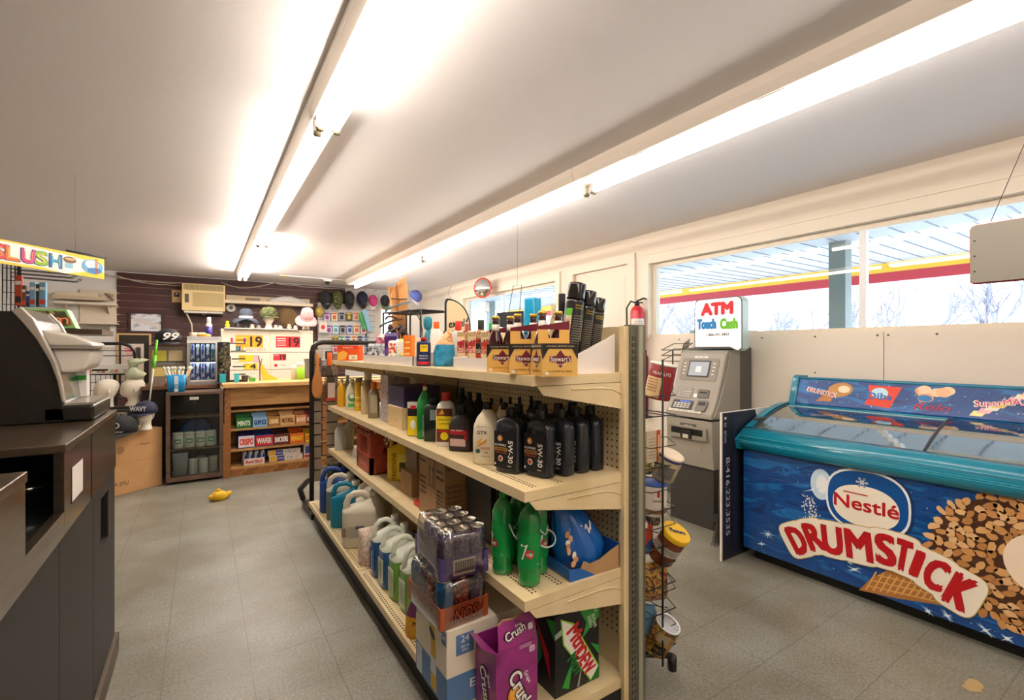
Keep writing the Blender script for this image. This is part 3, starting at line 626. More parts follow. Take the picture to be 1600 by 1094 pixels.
for i, (px, X, yt, c, lb) in enumerate(((768, 1.16, 622, 'c8a83c', 'ochre bottle with black cap behind the GTX bottle'), (783, 1.16, 622, 'd8ccb0', 'cream bottle in the back row behind the GTX bottle'), (797, 1.2, 620, 'cdc0a4', 'cream bottle in the back row, second of three'), (812, 1.22, 620, 'b9a987', 'dusty beige bottle in the back row near the black bottles'), (830, 1.26, 619, '2a2c30', 'dark bottle in the back row under the top shelf end'))):
    gen('motor_oil_bottle', lb, px, .046, yt, X, Z2, paint(c), capk, d=.045)
# middle group
def arty(a, w, d, h):
    M = F0(d); a.rect(0, h*.4, w*.8, h*.62, paint('6a3a1e'), M); a.rect(0, h*.45, w*.8, h*.24, paint('f0cf1f'), M, z=.0003); a.flat([(-w*.3, h*.6), (-w*.1, h*.7), (0, h*.6)], paint('e8a030'), M, z=.0003); a.disk(0, h*.2, w*.2, w*.2, paint('e9d21c'), M, z=.0004)
    a.text('MOTOMASTER', 0, h*.5, .006, BLACK, M, w=w*.6, z=.0015); a.text('2 STROKE', 0, h*.43, .006, BLACK, M, w=w*.5, z=.0015); a.rect(0, h*.29, w*.8, h*.04, paint('b3261e'), M, z=.0006)
p = at2(697, 699, Z2, .04); bottle('additive_bottle', 'white bottle with bright red cap and yellow brown label', 'bottle', p, facecam(p)-.25, .095, .065, hgt(p, 613), paint('ece8e2', .3), paint('d0202c', .3), [(0, .92, .9), (.02, 1, 1), (.66, 1, 1), (.78, .8, .85), (.85, .4, .5)], arty, None, 3.4, .36)
def artd(a, w, d, h):
    M = F0(d); a.rect(0, h*.3, w*.8, h*.46, paint('3a2a2c'), M); a.rect(-w*.08, h*.42, w*.6, h*.1, paint('a8202c'), M, z=.0003); a.text('OIL TREAT', -w*.08, h*.46, .006, WHITE, M, w=w*.5, z=.0015); a.rect(-w*.05, h*.2, w*.64, h*.16, paint('c8a8a0'), M, z=.0004); a.rect(w*.27, h*.36, w*.12, h*.2, paint('a8202c'), M, z=.0006)
p = at2(722, 707, Z2, .05); bottle('additive_bottle', 'squat black bottle with maroon label right of the red capped one', 'bottle', p, facecam(p)-.35, .115, .08, hgt(p, 632), paint('2b2726', .35), capk, [(0, .94, .9), (.02, 1, 1), (.55, 1, 1), (.68, .8, .8), (.8, .36, .42)], artd, None, 4, .34)
def artgreen(a, w, d, h): M = F0(d); a.text('ANTIFREEZE', 0, h*.26, .012, paint('dfeee2'), M, w=h*.42, rot=PI/2); a.rect(w*.3, h*.25, w*.12, h*.3, paint('cfd8c8'), M)
p = at2(664, 687, Z2, .04); bottle('cleaner_bottle', 'green bottle with slim neck and red tip', 'bottle', p, facecam(p)-.2, .082, .06, hgt(p, 604), mat('green_bottle', '1f8a3c', .2, coat=.4), paint('e6dc98'), [(0, .9, .9), (.02, 1, 1), (.6, 1, 1), (.76, .86, .9), (.86, .5, .6), (.93, .28, .36)], artgreen, None, 3, .26)
r = bpy.data.objects['cleaner_bottle']; MB().lathe([(.008, 0), (.005, .016), (.003, .03)], RED).build('tip', r, loc=(0, 0, hgt(p, 604)))
p = at2(679, 692, Z2, .06); bottle('antifreeze_jug', 'dark bottle with grey label right of the green bottle', 'bottle', p, facecam(p)-.2, .105, .07, hgt(p, 622), paint('1e2a24', .25), capk, [(0, .94, .9), (.02, 1, 1), (.72, 1, 1), (.82, .85, .85), (.88, .5, .5)], lambda a, w, d, h: a.rect(w*.1, h*.62, w*.5, h*.24, paint('8a9690'), F0(d)), None, 4, .4)
p = at2(648, 682, Z2, .03)
def arttin(a, w, d, h):
    for M in (F0(d), SL(w)): a.rect(0, h*.9, .06, h*.18, paint('d8cfc6'), M); a.rect(0, h*.84, .03, h*.1, RED, M, z=.0004); a.rect(0, h*.3, .06, h*.56, paint('e3c818'), M); a.disk(0, h*.34, .016, h*.14, paint('e9e4d2'), M, z=.0004)
box_item('fluid_tin', 'small square tin, black and yellow with a red mark', 'tin', p, -.7, .062, .05, hgt(p, 627), paint('1f1d1c'), arttin)
for px, X, yt, lb in ((733, 1.13, 612, 'dark bottle in the shadow behind the squat black bottle'), (748, 1.25, 614, 'second dark bottle in the shadow left of the GTX bottle'), (722, 1.2, 606, 'bunched black hose nozzle bottle at the back of the second shelf')):
    gen('dark_bottle', lb, px, .085, yt, X, Z2, paint('24211f', .4), capk, d=.06)
coil = MB(); coil.tube([V((.05*math.cos(t)*(1-t*.01), .05*math.sin(t), .012+t*.006)) for t in [k*.4 for k in range(40)]], .004, paint('4a4038')); cc = FX(722, 600, 1.19)
solo(coil, 'wire_coil', 'coil of thin dark wire behind the additive bottles', 'wire coil', (1.08, FX(733, 600, 1.08).y, Z2))
# tissue boxes
wood_print = ramp_mat('wood_print', ['d9bf8c', 'c8a468', 'e6d2a4'], 'wave', 9, .45, (1, 1, 3), dist=4); purpt = ramp_mat('purple_print', ['3a3154', '55497a', '2b2442', '6a5c8c'], 'noise', 60, .4, dist=3)
Yt = FZ(628, 668, Z2).y
def wbox(name, label, cat, x0, x1, y0, y1, z0, z1, m, art=None, rz=0):
    r = root(name, label, cat, ((x0+x1)/2, (y0+y1)/2, z0), rz); w, d, h = x1-x0, y1-y0, z1-z0
    MB().box(-w/2, w/2, -d/2, d/2, 0, h, m).build('carton', r, bev=.0025)
    if art: a = MB(); art(a, w, d, h); a.build('printed_panel', r)
    return r
wbox('tissue_box', 'pale wood patterned tissue box, lower of the two stacked', 'tissue box', .955, 1.16, 2.60, 2.85, Z2, Z2+.125, wood_print)
wbox('tissue_box', 'dark purple patterned tissue box stacked on the wood patterned one', 'tissue box', .965, 1.19, 2.60, 2.86, Z2+.1255, Z2+.245, purpt)
wbox('beige_box', 'plain beige box behind the purple tissue box', 'box', 1.20, 1.33, 2.70, 3.1, Z2, Z2+.30, paint('b8a684'))
wbox('tissue_box', 'tall lilac marbled box left of the tissue boxes', 'box', .97, 1.12, 2.90, 3.04, Z2, Z2+.30, ramp_mat('lilac_print', ['b9a6a6', '8d7f90', 'd8cabc', 'a07878'], 'noise', 25, .45, dist=3))
# bottles at the far end of the second shelf
yel = mat('yellow_liquid', 'e0a81c', .15, coat=.4)
gen('dish_soap_bottle', 'slim bottle of amber yellow liquid at the far shelf end', 534, .07, 592, .95, Z2, yel, paint('d8d2c0'), p=2.4)
gen('detergent_bottle', 'cream bottle with green flower label near the far shelf end', 550, .095, 592, .97, Z2, paint('dcd6b8'), paint('d8d2c0'), art=lambda a, w, d, h: [a.disk(0, h*.4, w*.3, h*.14, paint('3f9a50'), F0(d)), a.disk(0, h*.44, w*.18, h*.08, WHITE, F0(d), z=.0004), a.rect(0, h*.14, w*.6, h*.12, paint('58b060'), F0(d))], prof=[(0, .9, .9), (.03, 1, 1), (.5, 1, 1), (.7, .8, .9), (.86, .4, .6)])
def canplain(name, label, px, rad, yt, X, z, m, capm, group=None):
    c = FX(px, 600, X); p = V((X, c.y, z)); h = CH-(yt-547)*dep(p)/FOC-z
    return can(name, label, 'can', p, facecam(p), rad, h, (('body', [(.97, 0), (1, .02), (1, .84), (.85, .87)], m), ('cap', [(.8, .87), (.8, .98), (.72, 1)], capm)), lambda a, rd, hh: [wrapband(a, rd, hh*(.1+.1*i), hh*(.13+.1*i), paint('f0dc9a' if i % 2 else 'b98a1c'), -1.4, 1.4, 12, .0005) for i in range(4)] if 'yellow' in label else None, group)
canplain('tall_can', 'tall can, yellow striped below and grey above, third from the far end', 561, .032, 590, .99, Z2, paint('d9a91f'), paint('8f8674'))
canplain('aerosol_can', 'beige aerosol can with matching cap on the second shelf', 571, .031, 595, .98, Z2, paint('cbb78c'), paint('b7a27c'))
gen('spray_bottle', 'brown grey bottle with orange trigger cap, left of marbled box', 584, .075, 597, .97, Z2, paint('8e8166'), paint('e8701c'), capr=.44, neck=.8, art=lambda a, w, d, h: a.rect(0, h*.4, w*.6, h*.5, paint('b5a98a'), F0(d)))
gen('clear_jar', 'grey clear bottle at the back of the far shelf end', 543, .05, 586, 1.01, Z2, paint('aeb0a8', .2), paint('dedad0'), capr=.5)
gen('clear_jar', 'white capped jar at the back behind the beige aerosol can', 575, .09, 583, 1.15, Z2, paint('8f897a', .3), paint('e0dcd2'), capr=.6, neck=.8)
# ================================================================ third shelf
gen('shampoo_bottle', 'pale grey bottle standing far left of the milk crate', 532, .09, 662, .94, Z3, paint('c3c3bd', .4), paint('b0b0aa'), capr=.36, prof=[(0, .94, .9), (.03, 1, 1), (.7, 1, 1), (.86, .7, .7), (.92, .36, .4)])
gen('coolant_bottle', 'dark blue bottle between grey bottle and milk crate', 546, .07, 650, 1.02, Z3, paint('c7c5b8'), paint('1f3f86'), capr=.4)
cr = root('milk_crate', 'rust red plastic milk crate with lattice sides on the third shelf', 'crate', (1.07, 3.22, Z3))
rust = mat('rust_plastic', 'ad4a36', .38, var=.1); b = MB(); w = .16; h = .295
for sx in (-1, 1):
    for sy in (-1, 1): b.cbox((sx*(w-.012), sy*(w-.012), h/2), (.024, .024, h), rust)
for M, q in ((faceX(-w, 0, 0), 0), (faceY(0, -w, 0), 1), (frame((w, 0, 0), (0, 1, 0), (0, 0, 1)), 2), (frame((0, w, 0), (-1, 0, 0), (0, 0, 1)), 3)):
    for zc, hh, o in ((.055, .11, -.006), (.118, .012, 0), (h-.006, .012, 0), (h-.045, .01, -.004), (h-.03, .006, -.004)): b.rect(0, zc, 2*w, hh, rust, M, t=.006, z=o)
    for k in range(-6, 7):
        for s in (-1, 1):
            x = k*.032; p0 = [(x-.003, .122), (x+.003, .122), (x+.003+s*.06, h-.05), (x-.003+s*.06, h-.05)]
            if all(abs(u) < w-.02 for u, v in p0): b.flat(p0, rust, M, t=.005, z=-.006)
    for k in (-.06, .06): b.rect(k, h-.03, .008, .04, rust, M, t=.006, z=-.005)
    b.rect(-.105, .19, .06, .14, rust, M, t=.004, z=-.006); b.rect(.105, .19, .06, .14, rust, M, t=.004, z=-.006)
b.box(-w, w, -w, w, 0, .006, rust); b.build('crate_body', cr)
q = MB()
q.text('Sealtest', 0, .055, .03, paint('d8a898'), faceX(-w-.001, 0, 0), w=.13, shear=.3); q.text('Sealtest', 0, .055, .03, paint('d8a898'), faceY(0, -w-.001, 0), w=.13, shear=.3); q.build('lettering', cr)
def jug(name, label, loc, rz, w, d, h, liq, top, cap, art=None, fill=.62, group=None, hr=.013):
    r = root(name, label, 'jug', loc, rz, group); a, bb = w/2, d/2
    rs = [ring(0, a*.92, bb*.9, n=24, p=4), ring(.012, a, bb, n=24, p=4), ring(h*fill, a, bb, n=24, p=4), ring(h*.66, a, bb, n=24, p=4), ring(h*.72, a*.8, bb*.9, cx=a*.16, n=24, p=3), ring(h*.80, a*.42, bb*.6, cx=a*.46, n=24, p=2.4), ring(h*.87, a*.24, a*.24, cx=a*.52, n=24), ring(h*.91, a*.2, a*.2, cx=a*.52, n=24)]
    MB().loft(rs, liq, mats=[liq, liq, top, top, top, top, top]).build('body', r)
    MB().lathe([(a*.25, h*.905), (a*.26, h*.91), (a*.26, h*.985), (a*.22, h)], cap, n=16, cx=a*.52).build('cap', r)
    MB().tube([(-a*.86, 0, h*.6), (-a*.84, 0, h*.76), (-a*.72, 0, h*.88), (-a*.45, 0, h*.945), (-a*.05, 0, h*.95), (a*.25, 0, h*.90), (a*.46, 0, h*.82)], hr, top, n=10).build('handle', r)
    if art: q = MB(); art(q, w, d, h); q.build('label', r)
    return r
yj = mat('yellow_plastic', 'e3bb17', .3)
jug('antifreeze_jug', 'bright yellow antifreeze jug between milk crate and brown boxes', (1.06, 2.86, Z3), -.75, .19, .12, .30, yj, yj, yj, lambda a, w, d, h: [a.text('PRESTONE', -w*.2, h*.32, .022, paint('5a4a10'), F0(d), w=.16, rot=PI/2), a.rect(w*.12, h*.32, w*.4, h*.5, paint('f0dc5a'), F0(d)), a.rect(w*.12, h*.3, w*.26, h*.2, paint('5a4a10'), F0(d), z=.0004)])
brn = mat('carton_brown', 'b08a5e', .7, var=.08); brn2 = mat('carton_grey_brown', '8d7860', .6, var=.15)
wbox('small_carton', 'small brown carton, lower of two stacked beside the yellow jug', 'carton', .96, 1.14, 2.47, 2.64, Z3, Z3+.13, brn)
wbox('small_carton', 'small shiny grey brown carton stacked on another carton', 'carton', .99, 1.17, 2.47, 2.64, Z3+.1305, Z3+.26, brn2)
wbox('red_clip_box', 'small bright red plastic piece lying on the third shelf edge', 'plastic part', .93, 1.0, 2.28, 2.36, Z3, Z3+.025, paint('cf1f1f'))
inkb = paint('4a3a28')
def artcb(a, w, d, h):
    for M, W in ((F0(d), w), (SL(w), d)):
        for zc in (.86, .6, .52, .44, .36): a.text('THIS SIDE UP', -W*.34, h*zc, h*.045, inkb, M, w=W*.26)
        x = W*.02; a.rect(x, h*.72, W*.26, h*.44, inkb, M); a.rect(x, h*.72, W*.23, h*.41, brn, M, z=.0004)
        for s in (-.06, .06): a.rect(x+W*s, h*.66, W*.025, h*.2, inkb, M, z=.0008); a.flat([(x+W*(s-.04), h*.76), (x+W*(s+.04), h*.76), (x+W*s, h*.86)], inkb, M, z=.0008)
        a.rect(x, h*.54, W*.2, h*.015, inkb, M, z=.0008); a.text('HANDLE', W*.34, h*.8, h*.05, inkb, M, w=W*.26); a.text('WITH CARE', W*.34, h*.7, h*.05, inkb, M, w=W*.26)
        for k in range(6): a.text('FRAGILE GLASS', W*.34, h*(.5-.06*k), h*.03, inkb, M, w=W*.26)
wbox('shipping_carton', 'large brown carton printed with upright arrows on the third shelf', 'carton', .92, 1.20, 1.96, 2.26, Z3, Z3+.31, brn, artcb)
slm = paint('2a2826')
def artsl(a, w, d, h):
    M = F0(d)
    for k in range(9): a.rect(-w*.4+k*w*.1, h*.6, w*.012, h*.5, paint('8f8a80'), M)
    a.text('PEPSI CASE', 0, h*.9, h*.05, paint('8f8a80'), M, w=w*.7)
wbox('dark_crate', 'dark carton with pale bars in the shadow behind the cans', 'carton', 1.0, 1.27, 1.68, 1.90, Z3, Z3+.29, slm, artsl)
# green soda bottles in a plastic ring
gs = mat('green_soda', '178a3c', .06, coat=.9); gl = paint('0f8f40', .35)
psod = [(.8, 0), (.98, .02), (1, .08), (.93, .13), (1, .2), (1, .62), (.97, .66), (1, .70), (.97, .77), (.82, .84), (.56, .895), (.36, .925), (.33, .945)]
def sevenart(a, rad, h):
    wrapband(a, rad, h*.22, h*.62, gl, -PI, PI, 30, .0005); wraptext(a, '7', rad+.001, h, h*.42, WHITE, -.45, .055, w=.026); 
    for rr, c in ((.0155, RED),):
        vs = [(math.sin(.05+rr*math.cos(t)/rad)*(rad+.0016), -math.cos(.05+rr*math.cos(t)/rad)*(rad+.0016), h*.40+rr*math.sin(t)) for t in [2*PI*k/20 for k in range(20)]]; a.add(vs, [list(range(20))], c)
    wraptext(a, 'up', rad+.0018, h, h*.405, WHITE, .05, .014, w=.02); wraptext(a, '1 L', rad+.001, h, h*.27, WHITE, .8, .006)
sodas = [((.955, 1.345), 'green soda bottle at the front of the group, its red spot facing out'), ((.925, 1.47), 'green soda bottle at the left of the group beside the cans'), ((1.03, 1.40), 'green soda bottle at the right of the group beside the blue bag'), ((1.02, 1.50), 'green soda bottle at the back of the group, mostly hidden')]
for i, ((x, y), lb) in enumerate(sodas):
    can('soda_bottle', lb, 'bottle', (x, y, Z3), facecam((x, y))+(0, -.9, .7, .2)[i], .040, .292, (('body', psod, gs), ('cap', [(.36, .945), (.38, .95), (.38, .99), (.34, 1)], mat('green_cap', '1c9a3c', .35))), sevenart, 'green soda bottles on the third shelf')
film = glass_mat('clear_film', 'f4f4f0', .9, .12, 1.3)
t = MB(); cx, cy = .99, 1.40
t.tube([V((cx+.075*math.cos(k/24*2*PI), cy+.06*math.sin(k/24*2*PI), Z3+.17-.02*math.sin(k))) for k in range(24)], .003, paint('cfd8d0', .15), n=6, closed=True); t.tube([V((1.03+.04*math.cos(k/16*2*PI), 1.345+.02*math.sin(k/16*2*PI), Z3+.14+.025*math.sin(k/16*2*PI))) for k in range(16)], .003, paint('cfd8d0', .15), n=6, closed=True)
worldsolo(t, 'plastic_ring_carrier', 'loose clear plastic ring hanging round the green soda bottles', 'plastic ring')
# blue bag in a torn cardboard tray
tb = root('torn_tray', 'torn blue and brown cardboard tray overhanging the shelf under the blue bag', 'carton', (1.196, 1.362, Z3), -.05)
b = MB(); t_ = .004; w, d, h = .235, .20, .09; bc = paint('1f5fb0'); b.box(-w/2, w/2, -d/2, d/2, .001, .005, brn); b.box(-w/2, -w/2+t_, -d/2, d/2, .005, h*.5, bc); b.box(w/2-t_, w/2, -d/2, d/2, .005, h, bc); b.box(-w/2+t_, w/2-t_, d/2-t_, d/2, .005, h, bc)
b.flat([(-w/2, .005), (w/2, .005), (w/2, .085), (w*.3, .07), (w*.1, .05), (-w*.1, .045), (-w*.22, .06), (-w*.3, .03), (-w/2, .045)], brn, faceY(0, -d/2+t_, 0), t=t_); b.build('tray', tb)
q = MB(); q.flat([(-w/2, .0), (w*.0, .0), (-w*.3, .04), (-w/2, .045)], bc, faceY(0, -d/2, 0), t=.001); q.build('printed_panel', tb)
rng = random.Random(3); bagm = mat('blue_film', '155fb4', .24, coat=.5, bump=.9, bs=9)
rs = []; nb = 40
for zz, a, bb, cx, cy in ((0, .10, .075, 0, 0), (.03, .122, .085, .0, 0), (.075, .13, .085, .0, 0), (.11, .118, .076, -.012, .004), (.15, .10, .064, -.028, .012), (.19, .084, .048, -.042, .02), (.225, .068, .03, -.056, .028), (.25, .056, .014, -.066, .034), (.262, .052, .004, -.07, .037), (.285, .058, .003, -.072, .042)):
    rg = ring(zz, a, bb, cx=cx, cy=cy, n=nb, p=1.6); q_ = min(1, zz/.1)
    rs.append([V((cx+(v.x-cx)*(1+(.05*math.sin(i*1.1+zz*9)+.04*math.sin(i*2.3-zz*21))*q_), cy+(v.y-cy)*(1+(.07*math.sin(i*.9+zz*12)+.05*math.sin(i*1.9))*q_), v.z+rng.uniform(-.002, .002)*q_)) for i, v in enumerate(rg)])
bg = root('snack_bag', 'large shiny blue bag with white letter slumped in the torn tray', 'bag', (1.2, 1.362, Z3+.0055), -.05); bg.scale = (.88, .96, 1.04); MB().loft(rs, bagm).build('bag', bg)
q = MB(); q.text('W', .035, .125, .035, WHITE, frame((0, -.079, .012), (1, 0, .35), (-.3, .22, 1)), rot=-.3, bold=.04); q.text('I', .065, .125, .03, WHITE, frame((0, -.077, .012), (1, .1, .35), (-.3, .22, 1)), rot=-.3, bold=.04); q.build('print', bg)
b = MB(); rg_ = random.Random(7)
for k in range(9): b.disk(-.095+rg_.uniform(-.02, .03), .03+k*.013, .013, .010, paint(('d8a878', 'c08a54', 'e8dccb')[k % 3]), frame((0, -.083+k*.003, .0), (1, 0, -.1), (0, .2, 1)), rot=rg_.uniform(0, 3), n=12, z=.0003*k)
b.build('picture_print', bg)
# ================================================================ bottom deck
milky = mat('milky_plastic', 'd9dccb', .35); bluef = mat('blue_fluid', '2a5f9f', .25, coat=.3); tealp = mat('teal_plastic', '157a96', .3); greenf = mat('green_fluid', '77b04a', .25, coat=.3)
def jl(txt, c, tc='ffffff'):
    def f(a, w, d, h):
        M = F0(d); a.disk(w*.1, h*.34, w*.36, h*.22, paint(c), M, p=4); a.text(txt, w*.1, h*.42, .012, paint(tc), M, w=w*.5, z=.0016); a.text('-40', w*.1, h*.28, .02, paint(tc), M, w=w*.3, z=.0016)
        M2 = SL(w); a.rect(0, h*.3, d*.7, h*.38, paint('c9d2c4' if c != '1d3f86' else '1d3f86'), M2); a.text('WASHER', 0, h*.3, .014, paint('5f7a58' if c != '1d3f86' else 'd8e0f0'), M2, w=h*.3, rot=PI/2, z=.0016)
    return f
def artlave(a, w, d, h):
    M = F0(d); a.disk(w*.12, h*.32, w*.36, h*.24, paint('1a1a1c'), M, p=2.6); a.text('DEGEL', w*.1, h*.47, .009, paint('d0402a'), M, w=w*.3, z=.0016); a.text('LAVE-GLACE', w*.14, h*.38, .014, WHITE, M, w=w*.56, z=.0016); a.text('DÉGIVRANT', w*.14, h*.3, .014, paint('7aa04a'), M, w=w*.5, z=.0016); a.text('-35', w*.12, h*.18, .02, WHITE, M, w=w*.3, z=.0016)
    M2 = SL(w); a.rect(0, h*.3, d*.66, h*.4, paint('cfd8c2'), M2); 
    for k in range(7): a.rect(0, h*(.14+.05*k), d*.5, h*.012, paint('7f9a6a'), M2, z=.0016)
jug('washer_fluid_jug', 'green washer fluid jug with black oval label, nearest on the bottom shelf', (.865, 2.13, Z4), .05, .17, .105, .31, greenf, milky, milky, artlave)
jug('washer_fluid_jug', 'green washer fluid jug, second behind the nearest jug', (.86, 2.27, Z4), .03, .17, .105, .31, greenf, milky, capk, artlave)
jug('washer_fluid_jug', 'blue washer fluid jug directly behind the green ones', (.855, 2.41, Z4), .02, .17, .105, .31, bluef, milky, paint('e6e2d8'), jl('WINDSHIELD', '8c93a8'))
jug('washer_fluid_jug', 'blue washer fluid jug farthest of the four in line', (.855, 2.56, Z4), .02, .17, .105, .31, bluef, milky, paint('e6e2d8'), jl('WINDSHIELD', '1d3f86'))
rs = [ring(z, a, bb, cx=rng.uniform(-.008, .008), n=14, p=2.4) for z, a, bb in ((0, .05, .06), (.03, .06, .07), (.12, .055, .065), (.17, .045, .05), (.2, .05, .015))]
solo(MB().loft(rs, ramp_mat('pinkish_bag', ['d9b8a8', 'b89a88', 'e9dccb', 'c07a6a'], 'noise', 22, .4, dist=2)), 'bag', 'crumpled pinkish plastic bag between white jug and blue jugs', 'bag', (.80, 2.74, Z4))
whj = mat('white_jug', 'd6cdb8', .4)
def bigart(a, w, d, h): M = F0(d); a.rect(.0, h*.3, w*.7, h*.2, paint('a8a090'), M); a.rect(-w*.05, h*.38, w*.2, h*.06, paint('5a5a5a'), M, z=.0004); a.rect(-w*.42, h*.3, w*.1, h*.16, paint('8a6a60'), M)
jug('detergent_jug', 'large cream white jug with grey label on the bottom shelf', (.86, 3.02, Z4), -.45, .26, .16, .34, whj, whj, whj, bigart, hr=.02)
jug('detergent_jug', 'large cream white jug behind the labelled white one', (.98, 3.2, Z4), -.45, .24, .15, .34, whj, whj, whj, None, hr=.02)
jug('coolant_jug', 'teal plastic jug with white cap at the far end of the bottom shelf', (.85, 3.40, Z4), -.35, .22, .11, .31, tealp, tealp, WHITE, None, hr=.017)
jug('coolant_jug', 'milky jug with grey liquid behind the teal jug', (.86, 3.58, Z4), -.35, .22, .11, .33, paint('6a7a70', .3), whj, WHITE, None, hr=.017)
jug('coolant_jug', 'royal blue jug farthest on the bottom shelf', (.86, 3.76, Z4), -.35, .24, .13, .34, paint('1d3f86', .3), paint('1d3f86', .3), paint('1d3f86', .3), None, hr=.018)
wbox('lawn_box', 'dark green box with yellow numbers at the far end of the bottom shelf', 'box', .86, 1.1, 3.93, 4.07, Z4, Z4+.30, paint('16301e'), lambda a, w, d, h: [a.text('1.5 M', 0, h*.85, .03, paint('d8d020'), F0(d), w=.1), a.text('1.5 M', 0, h*.85, .03, paint('d8d020'), SL(w), w=.09)])
gen('dark_bottle', 'black capped smoky bottle behind the teal jug', 558, .1, 737, 1.06, Z4, paint('3a3a38', .3), capk, d=.08)
gen('dark_bottle', 'olive yellow bottle in the shade behind the white jugs', 587, .1, 770, 1.12, Z4, paint('6a5f28', .4), capk, d=.08)
rs = [ring(z, a, bb, n=16, p=2.2) for z, a, bb in ((0, .08, .09), (.05, .1, .1), (.15, .09, .1), (.24, .05, .06), (.27, .06, .015))]
solo(MB().loft(rs, ramp_mat('dark_crinkle', ['2f3138', '6a6f7a', '1e1f24'], 'noise', 25, .25, dist=3)), 'bag', 'dark crinkled plastic bag in the shade of the bottom shelf', 'bag', (1.15, 2.6, Z4))
# chips bag, beer carton, cases of cans
rs = [ring(z, a, bb, cx=c, n=18, p=2.4) for z, a, bb, c in ((0, .06, .05, -.01), (.02, .075, .055, 0), (.09, .07, .05, 0), (.15, .055, .035, .01), (.19, .06, .006, .02))]
pb = paint('6a3a5c', .25); yb_ = paint('e2a52a', .3); ch = root('chips_bag', 'purple and yellow chips bag slumped before the beer carton', 'bag', (.80, 1.93, Z4), -.5)
MB().loft(rs, pb, mats=[yb_, yb_, pb, pb]).build('bag', ch); MB().text('MISS', .0, .07, .02, paint('5a2a4a'), F0(.112), w=.07, bold=.05).build('print', ch)
def artcor(a, w, d, h):
    bl2 = paint('5b83b8'); M = SL(w)
    a.rect(0, h*.2, d, h*.4, bl2, M); a.rect(0, h*.6, d, h*.38, paint('efe4cf'), M, z=.0001)
    a.flat([(d*.02, h*.05), (d*.2, h*.0+.01), (d*.18, h*.62), (d*.12, h*.9), (d*.0, h*.98), (-d*.02, h*.88), (d*.03, h*.6)], paint('d8ae1f'), M, z=.0004); a.disk(d*.06, h*.77, d*.1, h*.05, paint('1c1a22'), M, z=.001, rot=-.5); a.rect(d*.1, h*.36, d*.16, h*.22, paint('dfe6ee'), M, z=.001)
    a.rect(-d*.38, h*.2, d*.18, h*.38, paint('dfe3e6'), M, z=.0004)
    for k in range(12): a.rect(-d*.38, h*(.05+.027*k), d*.15, h*.006, paint('8a94a0'), M, z=.0008)
    a.rect(d*.42, h*.88, d*.12, h*.16, bl2, M, z=.0006); a.text('24', d*.42, h*.9, .018, WHITE, M, z=.002)
    M = F0(d); a.rect(0, h*.2, w, h*.4, bl2, M); a.rect(-w*.3, h*.78, w*.2, h*.26, bl2, M); a.text('24', -w*.3, h*.85, .024, WHITE, M, z=.0016); a.text('355 ML', -w*.3, h*.75, .008, WHITE, M, z=.0016); a.text('BTLS', -w*.3, h*.7, .008, WHITE, M, z=.0016)
    a.text('EXTRA', 0, h*.24, .03, WHITE, M, w=w*.5, z=.0016)
    a.disk(-w*.4, d*.0, .02, .012, bl2, TP(h))
wbox('beer_carton', 'cream and blue beer carton with bottle picture at the shelf corner', 'carton', .695, 1.04, 1.462, 1.735, Z4, Z4+.268, paint('efe4cf'), artcor)
canp = ramp_mat('purple_can', ['4a3570', '8d86a0', '3a2a62', 'c8c2cc'], 'noise', 90, .3, metal=.4); tinm = mat('can_top', 'c8c4ba', .28, metal=.8); bcan = paint('1f5f8f', .3)
pur = paint('4b3a78'); wrapm = glass_mat('shrink_wrap', 'f6f0ea', .86, .14, 2.3)
def case(name, label, x0, x1, y0, y1, z, rz, body, trayc, artf, holes, seed):
    r = root(name, label, 'case of cans', ((x0+x1)/2, (y0+y1)/2, z), rz); w, d = x1-x0, y1-y0; nx, ny = 3, 4; R_ = .0306; H_ = .157; th = .075
    b = MB(); t = .003; b.box(-w/2, w/2, -d/2, d/2, 0, t, trayc); b.box(-w/2, -w/2+t, -d/2, d/2, t, th, trayc); b.box(w/2-t, w/2, -d/2, d/2, t, th, trayc); b.box(-w/2+t, w/2-t, -d/2, -d/2+t, t, th, trayc); b.box(-w/2+t, w/2-t, d/2-t, d/2, t, th, trayc); b.build('tray', r)
    a = MB(); artf(a, w, d, th); a.build('tray_print', r)
    for i in range(nx):
        for j in range(ny):
            if (i, j) in holes: continue
            x = -w/2+(i+.5)*w/nx; y = -d/2+(j+.5)*d/ny; m_ = body[(i+j) % len(body)]
            c = MB().lathe([(R_*.8, 0), (R_, .008), (R_, H_-.018), (R_*.84, H_-.004), (R_*.86, H_), (R_*.78, H_), (R_*.76, H_-.005), (R_*.1, H_-.006)], m_, n=20, mats=[m_, m_, m_, tinm, tinm, tinm, tinm])
            c.disk(0, .004, .006, .011, paint('8f8b82', .3), faceZ(0, 0, H_-.005), t=.0015, n=12)
            c.build('can', r, loc=(x, y, t+.0005))
    rg = random.Random(seed); e = .004
    def wr(zz, inset, j):
        p_ = ring(zz, w/2+e-inset, d/2+e-inset, n=44, p=7); return [v+V((rg.uniform(-j, j), rg.uniform(-j, j), rg.uniform(-j, j)*1.2)) for v in p_]
    MB().loft([wr(.002, 0, 0), wr(th*.6, 0, .0005), wr(th*1.1, .001, .002), wr(H_*.8, .002, .003), wr(H_+.002, .01, .003), wr(H_+.007, .03, .003), wr(H_+.006, .07, .003)], wrapm).build('plastic_wrap', r)
    return r
orange = paint('b0552c')
def artnos(a, w, d, h):
    for M, W in ((F0(d), w), (SL(w), d)): a.text('NOS', 0, h*.5, .042, BLACK, M, w=W*.5, shear=.25, bold=.14); a.text('NOS', 0, h*.5, .042, paint('c8602c'), M, w=W*.5, shear=.25, z=.0018, bold=.03)
